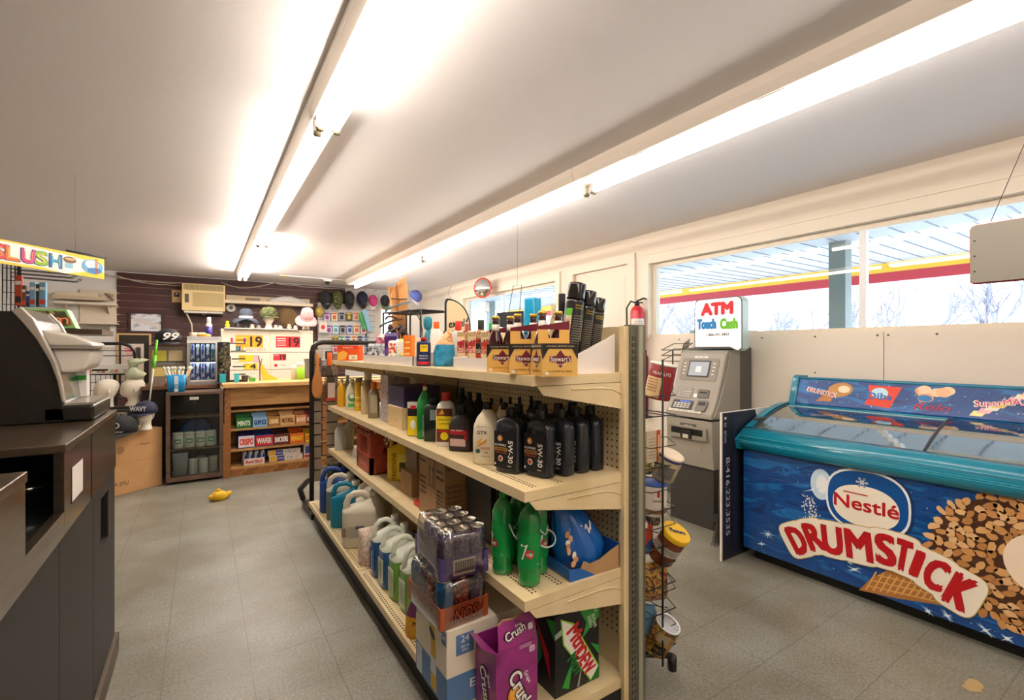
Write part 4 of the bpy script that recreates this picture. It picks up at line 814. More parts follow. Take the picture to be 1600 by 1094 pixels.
case('drink_can_case', 'shrink wrapped case of mixed energy drink cans in orange brown tray', .672, .862, 1.475, 1.755, Z4+.2688, .03, [bcan, ramp_mat('joker_can', ['c8a06a', '3a1a1a', 'b03a2a', 'e8d8b0'], 'noise', 40, .3, dist=2), canp, bcan], orange, artnos, (), 4)
def artpur(a, w, d, h):
    M = F0(d); a.rect(-w*.02, h*.5, w*.46, h*.72, paint('c9bda8'), M)
    for k in range(26): a.rect(-w*.22+k*w*.0165, h*.52, w*(.004+.004*((k*7) % 3)), h*.52, paint('2a2430'), M, z=.0012)
    a.rect(w*.37, h*.5, w*.2, h*.3, paint('5f4c90'), M); a.rect(0, h*.3, d*.5, h*.3, paint('5f4c90'), SL(w))
case('drink_can_case', 'shrink wrapped case of purple cans stacked on the orange brown case', .684, .866, 1.465, 1.735, Z4+.2688+.170, -.06, [canp], pur, artpur, ((0, 3),), 9)
# soda cartons standing on end
mag = ramp_mat('magenta_carton', ['8c2370', 'a02f82', '7a1a62'], 'noise', 9, .35, coat=.3); orng = paint('f08a1c')
r = root('soda_carton', 'magenta grape soda carton standing open on the bottom shelf', 'carton', (.885, 1.382, Z4), .0)
w, d, h = .168, .135, .235; b = MB(); t = .003
b.box(-w/2, w/2, -d/2, -d/2+t, 0, h, mag); b.box(-w/2, w/2, d/2-t, d/2, 0, h-.0, mag); b.box(-w/2, -w/2+t, -d/2+t, d/2-t, 0, h, mag); b.box(w/2-t, w/2, -d/2+t, d/2-t, 0, h, mag); b.box(-w/2+t, w/2-t, -d/2+t, d/2-t, 0, .004, mag)
b.build('carton', r)
b = MB(); Mf = frame((0, -d/2+t, h), (1, 0, 0), (0, .25, 1)); b.flat([(-w/2+.012, 0), (w/2, 0), (w/2, .085), (w*.3, .095), (0, .08), (-w*.25, .086), (-w/2+.02, .075)], mag, Mf, t=.003, z=-.003)
b.flat([(-w/2+.02, .075), (-w*.25, .086), (0, .08), (w*.3, .095), (w/2, .085), (w/2, .09), (w*.3, .101), (0, .086), (-w*.25, .092), (-w/2+.02, .08)], brn, Mf, t=.002, z=-.002)
b.flat([(-d/2, 0), (d/2, 0), (d/2-.02, .05), (-d/2, .03)], mag, frame((-w/2+.001, 0, h), (0, -1, 0), (-.9, 0, .5)), t=.002); b.build('flap', r)
a = MB()
def crush(M, cx, cy, s, rot):
    a.text('Crush', cx, cy, .05*s, paint('1c1418'), M, w=.155*s, rot=rot, bold=.13, z=.001); a.text('Crush', cx, cy, .05*s, WHITE, M, w=.15*s, rot=rot, bold=.04, z=.0022); a.text('Grape', cx+.03*s, cy+.035*s, .016*s, WHITE, M, w=.05*s, rot=rot, z=.001)
M = F0(d); a.disk(-w*.02, h*.28, .038, .046, paint('1c1418'), M, rot=.4, t=.0005); a.disk(-w*.02, h*.28, .033, .041, orng, M, z=.0006, t=.0005, rot=.4); a.disk(-w*.05, h*.31, .022, .028, paint('f4b04a'), M, z=.0012, t=.0005, rot=.4)
crush(M, w*.08, h*.36, .95, -1.15)
crush(frame((0, -d/2-.001+t-.003, h), (1, 0, 0), (0, .25, 1)), -w*.02, .045, .55, .25); crush(SL(w), 0, h*.4, .8, -1.3)
a.rect(w*.36, h*.88, .022, .02, paint('e8d8e8'), M, r=.004); a.text('12', w*.36, h*.88, .01, mag, M, z=.002); a.rect(w*.36, .045, .02, .02, paint('e8d8e8'), frame((0, -d/2-.0005, h), (1, 0, 0), (0, .25, 1)), r=.004)
for k in range(3): a.rect(w*.2, h*(.98-.02*k)+.02-.02, w*.3, .002, paint('d0a8c8'), M)
a.build('printed_panel', r)
bkm = paint('17191a', .35)
def artdew(a, w, d, h):
    M = F0(d); g = paint('2f9a3c'); g2 = paint('1e6f30'); gr = paint('9aa09a'); lime = paint('9fd83a')
    for P_, c in (([(w*.1, h*.6), (w*.5, h*.8), (w*.5, h), (w*.05, h*.95), (w*.2, h*.78)], g), ([(-w*.5, h*.72), (-w*.12, h*.8), (-w*.2, h*.88), (-w*.5, h*.78)], gr), ([(w*.3, h*.5), (w*.5, h*.3), (w*.5, h*.42)], g), ([(-w*.35, h*.1), (-w*.1, h*.42), (-w*.2, h*.05)], g), ([(-w*.02, h*.02), (w*.12, h*.36), (w*.03, h*.02)], gr), ([(w*.2, h*.0+.004), (w*.5, h*.2), (w*.5, .004)], g2)):
        a.flat(P_, c, M, t=.0005)
    def band(o, c, z): a.flat([(-w*.36-o, h*.93+o), (-w*.12+o, h*.82+o), (w*.46+o, h*.16+o*.3), (w*.3-o*.3, h*.04-o), (-w*.3-o, h*.62)], c, M, t=.0005, z=z)
    band(.006, lime, .0006); band(0, paint('f0ede4'), .0012)
    a.text('Mtn', -w*.02, h*.66, .06, RED, M, w=.1, rot=-1.05, bold=.06, z=.002, shear=.1); a.text('DEW', w*.16, h*.32, .055, RED, M, w=.11, rot=-1.05, bold=.06, z=.002, shear=.1); a.text('Mtn', w*.03-.02, h*.34, .045, g2, M, w=.075, rot=-1.05, bold=.05, z=.002)
    a.text('ZERO', w*.28, h*.78, .014, WHITE, M, w=.05, rot=-1.35, z=.001); a.text('SUGAR', w*.38, h*.77, .014, WHITE, M, w=.055, rot=-1.35, z=.001); a.text('12', w*.42, h*.9, .014, WHITE, M, rot=-.2, z=.001)
    M = SL(w); a.flat([(-d*.5, h*.1), (-d*.1, h*.4), (-d*.3, h*.7), (-d*.5, h*.6)], g, M, t=.0005); a.flat([(d*.1, h*.9), (d*.5, h*.7), (d*.5, h*.95)], g, M, t=.0005); a.flat([(-d*.4, h*.8), (d*.2, h*.5), (d*.3, h*.2), (-d*.1, h*.5)], RED, M, t=.0005, z=.0005)
wbox('soda_carton', 'black and green soda carton standing on end at the shelf corner', 'carton', 1.035, 1.245, 1.30, 1.425, Z4, Z4+.29, bkm, artdew, .0)
wbox('dark_carton', 'plain dark carton behind the black and green soda carton', 'carton', 1.08, 1.3, 1.48, 1.9, Z4, Z4+.2, paint('2a2624'))
# ================================================================ ice cream chest freezer
FXF = 3.05; fy0, fy1 = -.15, 1.80
Fz = root('ice_cream_freezer', 'blue and teal chest freezer with curved glass lid and cone artwork', 'freezer', (3.4, .82, 0)); iv = local(Fz)
teal = mat('freezer_teal', '14809c', .22, coat=.5); frost = mat('freezer_liner', 'eef1f2', .5)
water = ramp_mat('water_print', ['062c66', '0a4a94', '073a7e', '1670b8', '073272'], 'noise', 2.6, .3, (1, 1.2, 5), lo=.3, hi=.72, detail=9, dist=1.2, coat=.4)
b = MB(); b.box(FXF, 3.74, fy0, fy1, .075, .58, water); 
b.box(FXF, FXF+.05, fy0, fy1, .58, .735, water); b.box(3.69, 3.74, fy0, fy1, .58, .95, frost); b.box(FXF+.05, 3.69, fy1-.05, fy1, .58, .8, frost); b.box(FXF+.05, 3.69, fy0, fy0+.05, .58, .8, frost); b.box(FXF+.05, 3.69, fy0+.05, fy1-.05, .575, .60, frost); b.build('cabinet', Fz, inv=iv, bev=.004)
b = MB(); b.box(3.12, 3.7, fy0+.05, fy1-.04, .0, .0749, paint('101010')); b.build('kick_plate', Fz, inv=iv)
# rim: rounded teal band on front and ends
prof = [(0.0, .73), (-.035, .745), (-.05, .775), (-.048, .82), (-.03, .855), (0, .875), (.045, .882), (.045, .845), (.03, .73)]
b = MB(); b.loft([[V((FXF+x, y, z)) for x, z in prof] for y in (fy0-.02, fy1+.0)], teal, smooth=True)
for k, zz in enumerate((.79, .80, .83)): b.box(FXF-.0505, FXF-.046, fy0, fy1, zz, zz+.002, paint('5fc0d6', .2))
b.build('front_rim', Fz, inv=iv)
def arch(t): x = FXF-.05+t*.70; z = .80+.215*math.sin(min(1, t*1.05)*PI/2)**.9; return x, z
for yy in (fy0-.03, fy1-.01):
    b = MB(); up = [arch(k/14) for k in range(15)]; pts = [(x, z) for x, z in up]+[(3.70, .74), (FXF-.03, .735)]
    b.loft([[V((x, y, z)) for x, z in pts] for y in (yy, yy+.045)], teal, smooth=False); b.build('end_cap', Fz, inv=iv, bev=.004)
gm = glass_mat('lid_glass', 'f2f6f4', .95, .03, 4.6)
def lid(y0, y1, off, nm):
    l = MB(); up = [(arch(.06+k/16*.86)[0], arch(.06+k/16*.86)[1]-.012+off) for k in range(15)]
    l.loft([[V((x, y, z)) for x, z in up]+[V((x, y, z-.004)) for x, z in up[::-1]] for y in (y0, y1)], gm, smooth=False); o = l.build('glass_lid', Fz, inv=iv)
    fr = MB(); 
    for y in (y0, y1): fr.tube([V((x, y, z)) for x, z in up], .008, paint('3a3d40', .3), n=6)
    fr.build('lid_frame', o, inv=iv)
lid(.83, fy1-.03, 0, ''); lid(fy0+.03, .87, .012, '')
b = MB(); b.cbox((3.14, 1.74, .935), (.10, .03, .018), paint('2f3a3e')); b.build('handle', Fz, inv=iv)
b = MB(); b.box(3.58, 3.74, fy0, fy1-.01, .93, 1.0, mat('teal_back', '1f7f96', .25)); b.box(3.56, 3.60, fy0, fy1-.04, .985, 1.0, paint('9fb9c0', .2)); b.build('back_rail', Fz, inv=iv)
# lit canopy with pictures at the back
b = MB(); pr = [(3.59, 1.0), (3.585, 1.02), (3.64, 1.19), (3.665, 1.205), (3.76, 1.2), (3.76, 1.0)]
b.loft([[V((x, y, z)) for x, z in pr] for y in (fy0, fy1-.08)], water, smooth=False); b.build('canopy', Fz, inv=iv)
pr2 = [(3.575, .99), (3.568, 1.02), (3.628, 1.20), (3.66, 1.218), (3.77, 1.214), (3.77, .99)]
b = MB(); b.loft([[V((x, y, z)) for x, z in pr2] for y in (fy1-.08, fy1-.035)], teal); b.build('canopy_end', Fz, inv=iv, bev=.008)
b = MB()
for (x, z) in ((3.64, 1.195), (3.583, 1.003)): b.tube([(x, fy0, z), (x, fy1-.08, z)], .008, teal, n=8)
b.build('canopy_trim', Fz, inv=iv)
Mc = frame((3.612, 0, 1.105), (0, -1, 0), (.055, 0, .17)); cx = lambda px: -FX(px, 620, 3.612).y
a = MB(); nut = paint('c08a4a'); crm = paint('f0dcc0'); ltb = paint('9fd0ec')
a.disk(cx(1312), .025, .075, .05, nut, Mc, rot=.2); a.disk(cx(1318), .03, .035, .025, crm, Mc, z=.002); a.flat([(cx(1277), -.065), (cx(1300), -.06), (cx(1306), -.0), (cx(1288), -.01)], paint('b0713a'), Mc)
a.text('DRUMSTICK', cx(1284), .0, .03, WHITE, Mc, w=.19, rot=-.18, bold=.12, z=.003); a.text('DRUMSTICK', cx(1284), .0, .028, RED, Mc, w=.18, rot=-.18, z=.0045)
a.flat([(cx(1355), .07), (cx(1408), .065), (cx(1398), -.02), (cx(1392), -.075), (cx(1352), -.06), (cx(1358), 0)], paint('e2452c'), Mc); a.disk(cx(1374), .02, .045, .035, paint('bfe3f4'), Mc, z=.002); a.text('Dibs', cx(1374), .0, .042, paint('1f6fc0'), Mc, w=.13, z=.004, bold=.05)
for k in range(9): rk = random.Random(k); a.disk(cx(1432+rk.uniform(0, 50)), rk.uniform(-.0, .06), .032, .026, paint(('f0c090', 'e8a878', 'f4d4b0')[k % 3]), Mc, z=.0002*k)
a.disk(cx(1445), .005, .034, .02, paint('2f7fc4'), Mc, z=.003); a.text('Rolo', cx(1455), -.045, .04, RED, Mc, w=.17, z=.003, shear=.3); 
for k in range(8): a.flat([(cx(1516+k*11), -.075+.018*k), (cx(1536+k*11), -.075+.018*k), (cx(1545+k*11), -.045+.018*k), (cx(1523+k*11), -.045+.018*k)], paint(('f6e6a0', 'f2b8c4', 'f8f0e0', 'f0d070')[k % 4]), Mc, t=.001, z=.0001*k)
a.text('SuperMAX', cx(1565), .01, .035, WHITE, Mc, w=.22, rot=.15, z=.003, bold=.1); a.text('SuperMAX', cx(1565), .01, .034, paint('d8306a'), Mc, w=.21, rot=.15, z=.0045)
rng = random.Random(8)
for k in range(60): a.disk(cx(rng.uniform(1262, 1600)), rng.uniform(-.075, .075), *(2*[rng.uniform(.001, .0035)]), paint('d8ecf8'), Mc, n=6)
a.build('canopy_pictures', Fz, inv=iv)
# front artwork, laid out on the front panel
MF = faceX(FXF-.0005, 0, 0)
def P2(px, py): p = FX(px, py, FXF-.0005); return (-p.y, p.z)
def pm(pts): return [P2(*q) for q in pts]
a = MB(); wd_ = paint('eef3f7'); bl1 = paint('0f4f96', .3); crm2 = paint('f3ead8', .3); red2 = paint('b8161e', .3); dkb = paint('0a2f5e')
def sup(cx_, cy_, rx, ry, m, z, n=40, p=2.6, rot=.05): c = P2(cx_, cy_); e = P2(cx_+rx, cy_); g = P2(cx_, cy_-ry); a.disk(c[0], c[1], abs(e[0]-c[0]), abs(g[1]-c[1]), m, MF, z=z, n=n, p=p, t=.0004)
sup(1356, 787, 73, 53, dkb, .0006); sup(1353, 785, 71, 50, wd_, .001); sup(1353, 785, 67, 46.5, bl1, .0015); sup(1351, 792, 55, 32, crm2, .002, p=2.3)
c = P2(1351, 789); w_ = abs(P2(1399, 789)[0]-P2(1301, 789)[0]); a.text('Nestlé', c[0], c[1]-.0, .072, red2, MF, w=w_*1.02, z=.0025, bold=.045)
n0, n1 = P2(1318, 777), P2(1356, 779); a.rect((n0[0]+n1[0])/2, n1[1]+.014, n1[0]-n0[0], .006, red2, MF, z=.0025)
c = P2(1347, 754)
for k in range(3): 
    t = k*PI/3; a.flat([(c[0]+u*math.cos(t)-v*math.sin(t), c[1]+u*math.sin(t)+v*math.cos(t)) for u, v in ((-.03, -.003), (.03, -.003), (.03, .003), (-.03, .003))], wd_, MF, z=.002)
    for s in (-1, 1): a.disk(c[0]+s*.022*math.cos(t), c[1]+s*.022*math.sin(t), .007, .007, wd_, MF, z=.002, n=6)
# waffle cone, then nut covered ball
a.flat(pm([(1342, 922), (1362, 903), (1390, 889), (1430, 896), (1500, 938), (1500, 952), (1460, 944), (1400, 935)]), paint('a8703a'), MF, z=.0006, t=.0004)
for k in range(13):
    x = 1352+k*11; t0 = P2(x, 921+k*1.6); t1 = P2(x+16, 893+k*2.6); a.flat([t0, (t0[0]+.008, t0[1]), (t1[0]+.008, t1[1]), t1], paint('d8a45c'), MF, z=.001, t=.0003)
for k in range(3): t0 = P2(1356+k*8, 916-k*8); t1 = P2(1490, 943-k*10+4); a.flat([t0, t1, (t1[0], t1[1]+.006), (t0[0], t0[1]+.006)], paint('d8a45c'), MF, z=.0012, t=.0003)
C0 = P2(1600, 884); RL = abs(P2(1447, 860)[0]-C0[0]); RV = abs(P2(1600, 778)[1]-C0[1])
a.disk(C0[0], C0[1], RL*.95, RV*.95, paint('4a2a18'), MF, z=.0012, n=40, t=.0004)
rng = random.Random(21); nuts = []
for i in range(2600):
    t = rng.uniform(0, 2*PI); q = math.sqrt(rng.uniform(.06, 1.0)); x = C0[0]+RL*q*math.cos(t); y = C0[1]+RV*q*math.sin(t)
    if x > -fy0 or y < .08: continue
    if all((x-u)**2+(y-v)**2 > .030**2 for u, v in nuts): nuts.append((x, y))
for i, (x, y) in enumerate(nuts):
    ra, rb, rt = rng.uniform(.021, .031), rng.uniform(.014, .019), rng.uniform(0, PI); pts = []
    for k in range(7): th = 2*PI*k/7; e = rng.uniform(.8, 1.1); pts.append((x+ra*e*math.cos(th)*math.cos(rt)-rb*e*math.sin(th)*math.sin(rt), y+ra*e*math.cos(th)*math.sin(rt)+rb*e*math.sin(th)*math.cos(rt)))
    if max(u for u, v in pts) > -fy0: continue
    a.flat(pts, paint(('c79056', 'd8a66c', 'b57f48', 'e0b380')[i % 4], .35), MF, z=.0018, t=.0012)
a.disk(C0[0]+.07, C0[1]+.02, RL*.40, RV*.46, paint('f0dcc4'), MF, z=.0034, n=30, t=.0004); a.disk(C0[0]+.08, C0[1]-.0, RL*.2, RV*.24, paint('8a3f22'), MF, z=.004, n=20, t=.0004)
# splashes and bubbles
for (px, py, s) in ((1335, 890, .05), (1350, 876, .06), (1327, 878, .035), (1200, 835, .06), (1190, 850, .04), (1450, 955, .045), (1480, 962, .05), (1540, 985, .05), (1574, 998, .04), (1270, 765, .075), (1165, 905, .03)):
    c = P2(px, py)
    for k in range(5):
        t = rng.uniform(0, PI); L = s*rng.uniform(.4, 1); a.flat([(c[0]-L*math.cos(t), c[1]-L*math.sin(t)*.6), (c[0]+.004*math.sin(t), c[1]-.004*math.cos(t)), (c[0]+L*math.cos(t), c[1]+L*math.sin(t)*.6), (c[0]-.004*math.sin(t), c[1]+.004*math.cos(t))], paint('b9dcf2'), MF, z=.0004+.0001*k, t=.0003)
    a.disk(c[0], c[1], .008, .008, wd_, MF, z=.001, n=8)
sup(1283, 757, 17, 24, paint('c8dff0'), .0003, p=2); sup(1284, 757, 9, 14, wd_, .0005, p=2)
for i in range(110):
    u = rng.random(); c = P2(1262+rng.gauss(0, 7)+8*u, 775+u*45+rng.gauss(0, 3)); s = rng.uniform(.002, .006); a.disk(c[0], c[1], s, s, wd_, MF, z=.0006, n=6, t=.0003)
for i in range(90):
    c = P2(rng.uniform(1165, 1595), rng.uniform(720, 1000)); s = rng.uniform(.001, .0035)
    if c[1] > .09 and c[1] < .72: a.disk(c[0], c[1], s, s, paint('9fd0ec'), MF, z=.0004, n=6, t=.0003)
a.build('printed_panel', Fz, inv=iv)
a = MB(); LET = [('D', 1246, 843, 38), ('R', 1271, 838, 38), ('U', 1301, 843, 40), ('M', 1342, 851, 42), ('S', 1384, 858, 44), ('T', 1412, 867, 46), ('I', 1434, 880, 40), ('C', 1463, 897, 46), ('K', 1500, 923, 52)]
pts = [P2(x, y) for _, x, y, _ in LET]
for i, (ch, x, y, hp) in enumerate(LET):
    c = pts[i]; p0 = pts[max(0, i-1)]; p1 = pts[min(len(pts)-1, i+1)]; rot = math.atan2(p1[1]-p0[1], p1[0]-p0[0]); k = dep(FX(x, y, FXF))/FOC; h = hp*k
    wl = abs(p1[0]-p0[0])/(2 if 0 < i < 8 else 1)*(.80 if ch in 'UM' else .86)*(1.12 if ch == 'M' else .45 if ch == 'I' else .9 if ch in 'ST' else 1)
    rot = rot*.75+(.16 if i < 2 else 0); a.disk(c[0], c[1], wl*.5+.048, h*.5+.034, paint('c9a860'), MF, rot=rot, p=4, z=.0048+.0001*i, t=.0003, n=40)
    a.disk(c[0], c[1], wl*.5+.044, h*.5+.030, crm2, MF, rot=rot, p=4, z=.0062+.0001*i, t=.0004, n=40)
    a.text(ch, c[0], c[1], h*1.02, red2, MF, w=wl*1.02, rot=rot, z=.0078, bold=.085)
a.build('lettering', Fz, inv=iv)
for i, (y, w, c, lb) in enumerate(((1.5, .3, 'e6e2da', 'pale box of frozen treats under the freezer glass, far end'), (1.1, .34, 'd9cfc4', 'beige box of frozen treats under the freezer glass, second from far end'), (.7, .3, 'e9ecef', 'white box of frozen treats in the middle of the freezer'), (.3, .34, 'cfd6d2', 'grey green box of frozen treats near the freezer middle'))):
    wbox('frozen_treat_box', lb, 'box', 3.2, 3.6, y-w/2, y+w/2, .603, .70+.02*(i % 2), paint(c))
# ================================================================ cash machine
A = root('cash_machine', 'grey free standing cash machine with lit sign topper against the wall', 'cash machine', (3.52, 2.39, 0)); iv = local(A)
atmg = mat('atm_grey', '9b958a', .42, coat=.1); atmd = mat('atm_dark', '57534c', .5); atmk = mat('atm_base', '3a3834', .6)
yl, yr = 2.60, 2.175
def prism(mb, prof, y0, y1, m): mb.loft([[V((x, y, z)) for x, z in prof] for y in (y0, y1)], m, smooth=False); return mb
b = MB(); prism(b, [(3.30, 0), (3.30, .47), (3.78, .47), (3.78, 0)], yr+.01, yl-.01, atmk); b.build('base', A, inv=iv, bev=.004)
b = MB(); prism(b, [(3.285, .47), (3.268, .60), (3.262, .845), (3.79, .845), (3.79, .47)], yr, yl, atmg); b.build('lower_door', A, inv=iv, bev=.006)
b = MB(); prism(b, [(3.25, .86), (3.255, .90), (3.30, .965), (3.36, 1.11), (3.45, 1.37), (3.48, 1.395), (3.56, 1.40), (3.56, .855)], yr+.0, yl-.0, atmg); b.build('fascia', A, inv=iv, bev=.012)
b = MB(); prism(b, [(3.56, .85), (3.56, 1.41), (3.66, 1.43), (3.8, 1.42), (3.8, .47), (3.79, .85)], yr-.004, yl+.004, atmd); b.build('housing', A, inv=iv, bev=.006)
# side fin that follows the fascia curve
for y in (yr-.012, yl): b = MB(); prism(b, [(3.27, .88), (3.34, .985), (3.42, 1.16), (3.49, 1.38), (3.58, 1.42), (3.62, 1.40), (3.62, .86)], y, y+.012, atmg); b.build('side_fin', A, inv=iv, bev=.004)
yc = (yl+yr)/2
nf = V((0, 0, 0)); MA = frame((3.405, yc, 1.24), (0, -1, 0), (.09, 0, .26)); blk = paint('2a2a2a', .3)
q = MB(); q.rect(0, 0, .34, .19, paint('857f75'), MA, t=.004, z=.0, r=.02); q.rect(0, .005, .20, .14, blk, MA, t=.003, z=.004, r=.008); q.rect(0, .005, .175, .118, mat('atm_screen', '9aa2ac', .2, emit=.25), MA, t=.001, z=.0075)
q.rect(0, .0, .05, .05, paint('e6e8ea'), MA, t=.0004, z=.009); 
for k in range(4):
    for s in (-1, 1): q.rect(s*.135, .05-.03*k, .026, .012, paint('cfcabf'), MA, t=.004, z=.004, r=.004)
q.rect(0, .105, .12, .016, WHITE, MA, t=.001, z=.0048); q.text('USE HERE', 0, .105, .009, BLACK, MA, w=.08, z=.006); q.build('screen', A, inv=iv)
MB_ = frame((3.335, yc, 1.05), (0, -1, 0), (.062, 0, .15)); q = MB(); q.rect(-.085, 0, .15, .09, paint('8f897e'), MB_, t=.003, r=.006)
for k in range(4): q.text('INSERT CARD AND REMOVE', -.085, .03-.02*k, .008, WHITE, MB_, w=.12, z=.0045)
q.rect(.09, .0, .10, .07, paint('6a655c'), MB_, t=.008, r=.01); q.rect(.09, .008, .07, .012, BLACK, MB_, t=.001, z=.009); q.rect(.022, -.02, .03, .03, WHITE, MB_, t=.001, z=.003); q.build('card_reader', A, inv=iv)
MK = frame((3.282, yc, .945), (0, -1, 0), (.05, 0, .07)); q = MB(); q.rect(-.075, .01, .19, .085, paint('3a3835'), MK, t=.003, r=.008); q.rect(-.055, .04, .1, .008, mat('keypad_glow', '3f63d8', .4, emit=1.2), MK, t=.001, z=.004)
for r_ in range(3):
    for c_ in range(5): q.rect(-.14+c_*.032, .022-.018*r_, .024, .012, paint('b5b1a8', .3, metal=.5), MK, t=.004, z=.003)
q.rect(.105, .015, .09, .10, paint('77726a'), MK, t=.012, r=.012); q.rect(.105, .03, .06, .03, BLACK, MK, t=.002, z=.0125); q.rect(-.03, -.045, .30, .02, paint('dfd9cc'), MK, t=.002, z=.001); q.text('CARD  CASH  RECEIPT  BALANCE', -.03, -.045, .008, BLACK, MK, w=.26, z=.0035); q.build('keypad', A, inv=iv)
MD = faceX(3.262, yc, .74); q = MB(); q.rect(0, .055, .15, .03, paint('5a564e'), MD, t=.002); q.text('cash out', 0, .055, .012, WHITE, MD, w=.08, z=.003)
q.rect(0, -.0, .35, .10, paint('8e887d'), MD, t=.022, r=.014); q.rect(0, .01, .29, .05, BLACK, MD, t=.001, z=.0225); q.rect(0, -.015, .1, .06, paint('23211e'), MD, t=.012, z=.022); q.rect(0, -.028, .05, .03, paint('c9c4b8'), MD, t=.001, z=.0345); q.disk(.11, -.12, .012, .012, paint('b5b0a4', .3, metal=.7), MD, t=.004); q.build('cash_drawer', A, inv=iv)
tp = MB(); ty0, ty1 = 2.055, 2.475
pts = []
for (cy, cz, a0) in ((ty1-.04, 1.775, 90), (ty0+.04, 1.775, 0)):
    for k in range(6):
        t = math.radians(a0+18*k if a0 == 90 else a0+18*k); pts.append((cy, cz, t))
oc = [(-ty1+.0, 1.42)]+[(-ty1+.045-.045*math.cos(math.radians(18*k)), 1.775+.045*math.sin(math.radians(18*k))) for k in range(6)]+[(-ty0-.045+.045*math.sin(math.radians(18*k)), 1.775+.045*math.cos(math.radians(18*k))) for k in range(6)]+[(-ty0, 1.47), (-ty0+.0, 1.41), (-ty0-.03, 1.39), (-ty0-.10, 1.42)]
MT = faceX(3.56, 0, 0); tp.flat(oc, mat('topper_side', 'b9cfc8', .3), MT, t=.09); tp.build('topper', A, inv=iv, bev=.006)
q = MB(); MT2 = faceX(3.469, 0, 0); cyy, czz = -(ty0+ty1)/2, 1.62
def shr(s): return [(cyy+(x-cyy)*s, czz+(y-czz)*s) for x, y in oc]
q.flat(shr(1.0), paint('55504c'), MT2, t=.0015); q.flat(shr(.965), mat('sign_white', 'efeff2', .35, emit=.25), MT2, t=.0015, z=.0012)
q.text('ATM', cyy, 1.735, .088, paint('d81e2c'), MT2, w=.27, z=.003, bold=.14); q.text('Touch', cyy-.095, 1.615, .075, paint('1f7fc4'), MT2, w=.165, z=.003, bold=.11); q.text('Cash', cyy+.10, 1.61, .075, paint('6cc02c'), MT2, w=.14, z=.003, bold=.11); q.text('1-866-391-3850', cyy, 1.525, .02, BLACK, MT2, w=.2, z=.003, bold=.05); q.build('sign_face', A, inv=iv)
# wire literature holder on the wall side of the machine
b = MB(); gk = paint('3a3834', .3)
for k in range(5): b.tube([V((3.55+.02*k, 2.68, 1.30)), V((3.60+.02*k, 2.68, 1.46+.01*k))], .004, gk, n=5)
for k in range(3): b.tube([V((3.52, 2.66-.0, 1.30+.05*k)), V((3.70, 2.66, 1.36+.05*k)), V((3.70, 2.86, 1.36+.05*k)), V((3.52, 2.86, 1.30+.05*k))], .004, gk, n=5, closed=True)
b.tube([(3.68, 2.86, 0), (3.68, 2.86, 1.4)], .007, gk); worldsolo(b, 'wire_basket_stand', 'small black wire basket stand left of the cash machine', 'wire stand')
# board leaning against the freezer end
r = root('sign_board', 'dark board with vertical white phone number leaning against the freezer end', 'board', (2.87, 1.85, 0)); b = MB(); b.box(0, .74, -.006, .006, 0, .985, paint('ece8e2')); b.build('board', r)
M = faceY(0, -.0065, 0); q = MB(); dk = mat('board_dark', '23222e', .35); q.flat([(.012, .0), (.72, .0), (.72, .60), (.5, .75), (.40, .98), (.012, .98)], dk, M); q.flat([(0, 0), (.010, 0), (.010, .985), (0, .985)], paint('d8d0c6'), M)
for k in range(70): q.rect(.003, .01+k*.014, .006, .003, paint('8a8078'), M, z=.0012)
q.text('B:416.223.3535', .07, .42, .042, paint('cfcbd2'), M, w=.52, rot=-PI/2, z=.0015); q.rect(.04, .945, .02, .015, WHITE, M, z=.0015); q.text('RE', .04, .9, .02, paint('cfcbd2'), M, rot=-PI/2, z=.0015); q.text('ESTATE', .04, .82, .02, paint('cfcbd2'), M, rot=-PI/2, z=.0015, w=.08)
q.rect(.16, .5, .06, .95, paint('20283e'), M, z=.0012); q.build('print', r)
# broom and cables between machine and board
b = MB(); br = paint('4a4540', .8); rng = random.Random(2)
for k in range(60): x = rng.uniform(-.07, .07); y = rng.uniform(-.02, .02); b.tube([V((x*.4, y*.5, .17)), V((x*1.2, y, 0.002))], .002, br, n=4, caps=False)
b.cbox((0, 0, .19), (.1, .04, .05), paint('2a2a28')); b.tube([(0, 0, .2), (.05, .02, .62)], .012, paint('4a4038')); solo(b, 'broom', 'dark bristled whisk broom standing between cash machine and board', 'broom', (3.12, 2.02, 0))
b = MB(); b.tube([V((3.35+.03*math.sin(k), 2.08+.01*math.cos(2*k), .1+.045*k)) for k in range(9)], .006, paint('1a1a1a')); b.tube([V((3.38+.02*math.cos(k*1.3), 2.06, .04+.05*k)) for k in range(9)], .004, paint('cfcabf')); b.cbox((3.40, 2.08, .33), (.05, .05, .12), paint('38352f')); b.cbox((3.36, 2.09, .12), (.09, .07, .1), paint('2a2826')); b.tube([(3.37, 2.09, .0), (3.37, 2.09, .5)], .006, gk)
worldsolo(b, 'cable_bundle', 'tangle of black and pale cables beside the cash machine base', 'cables')
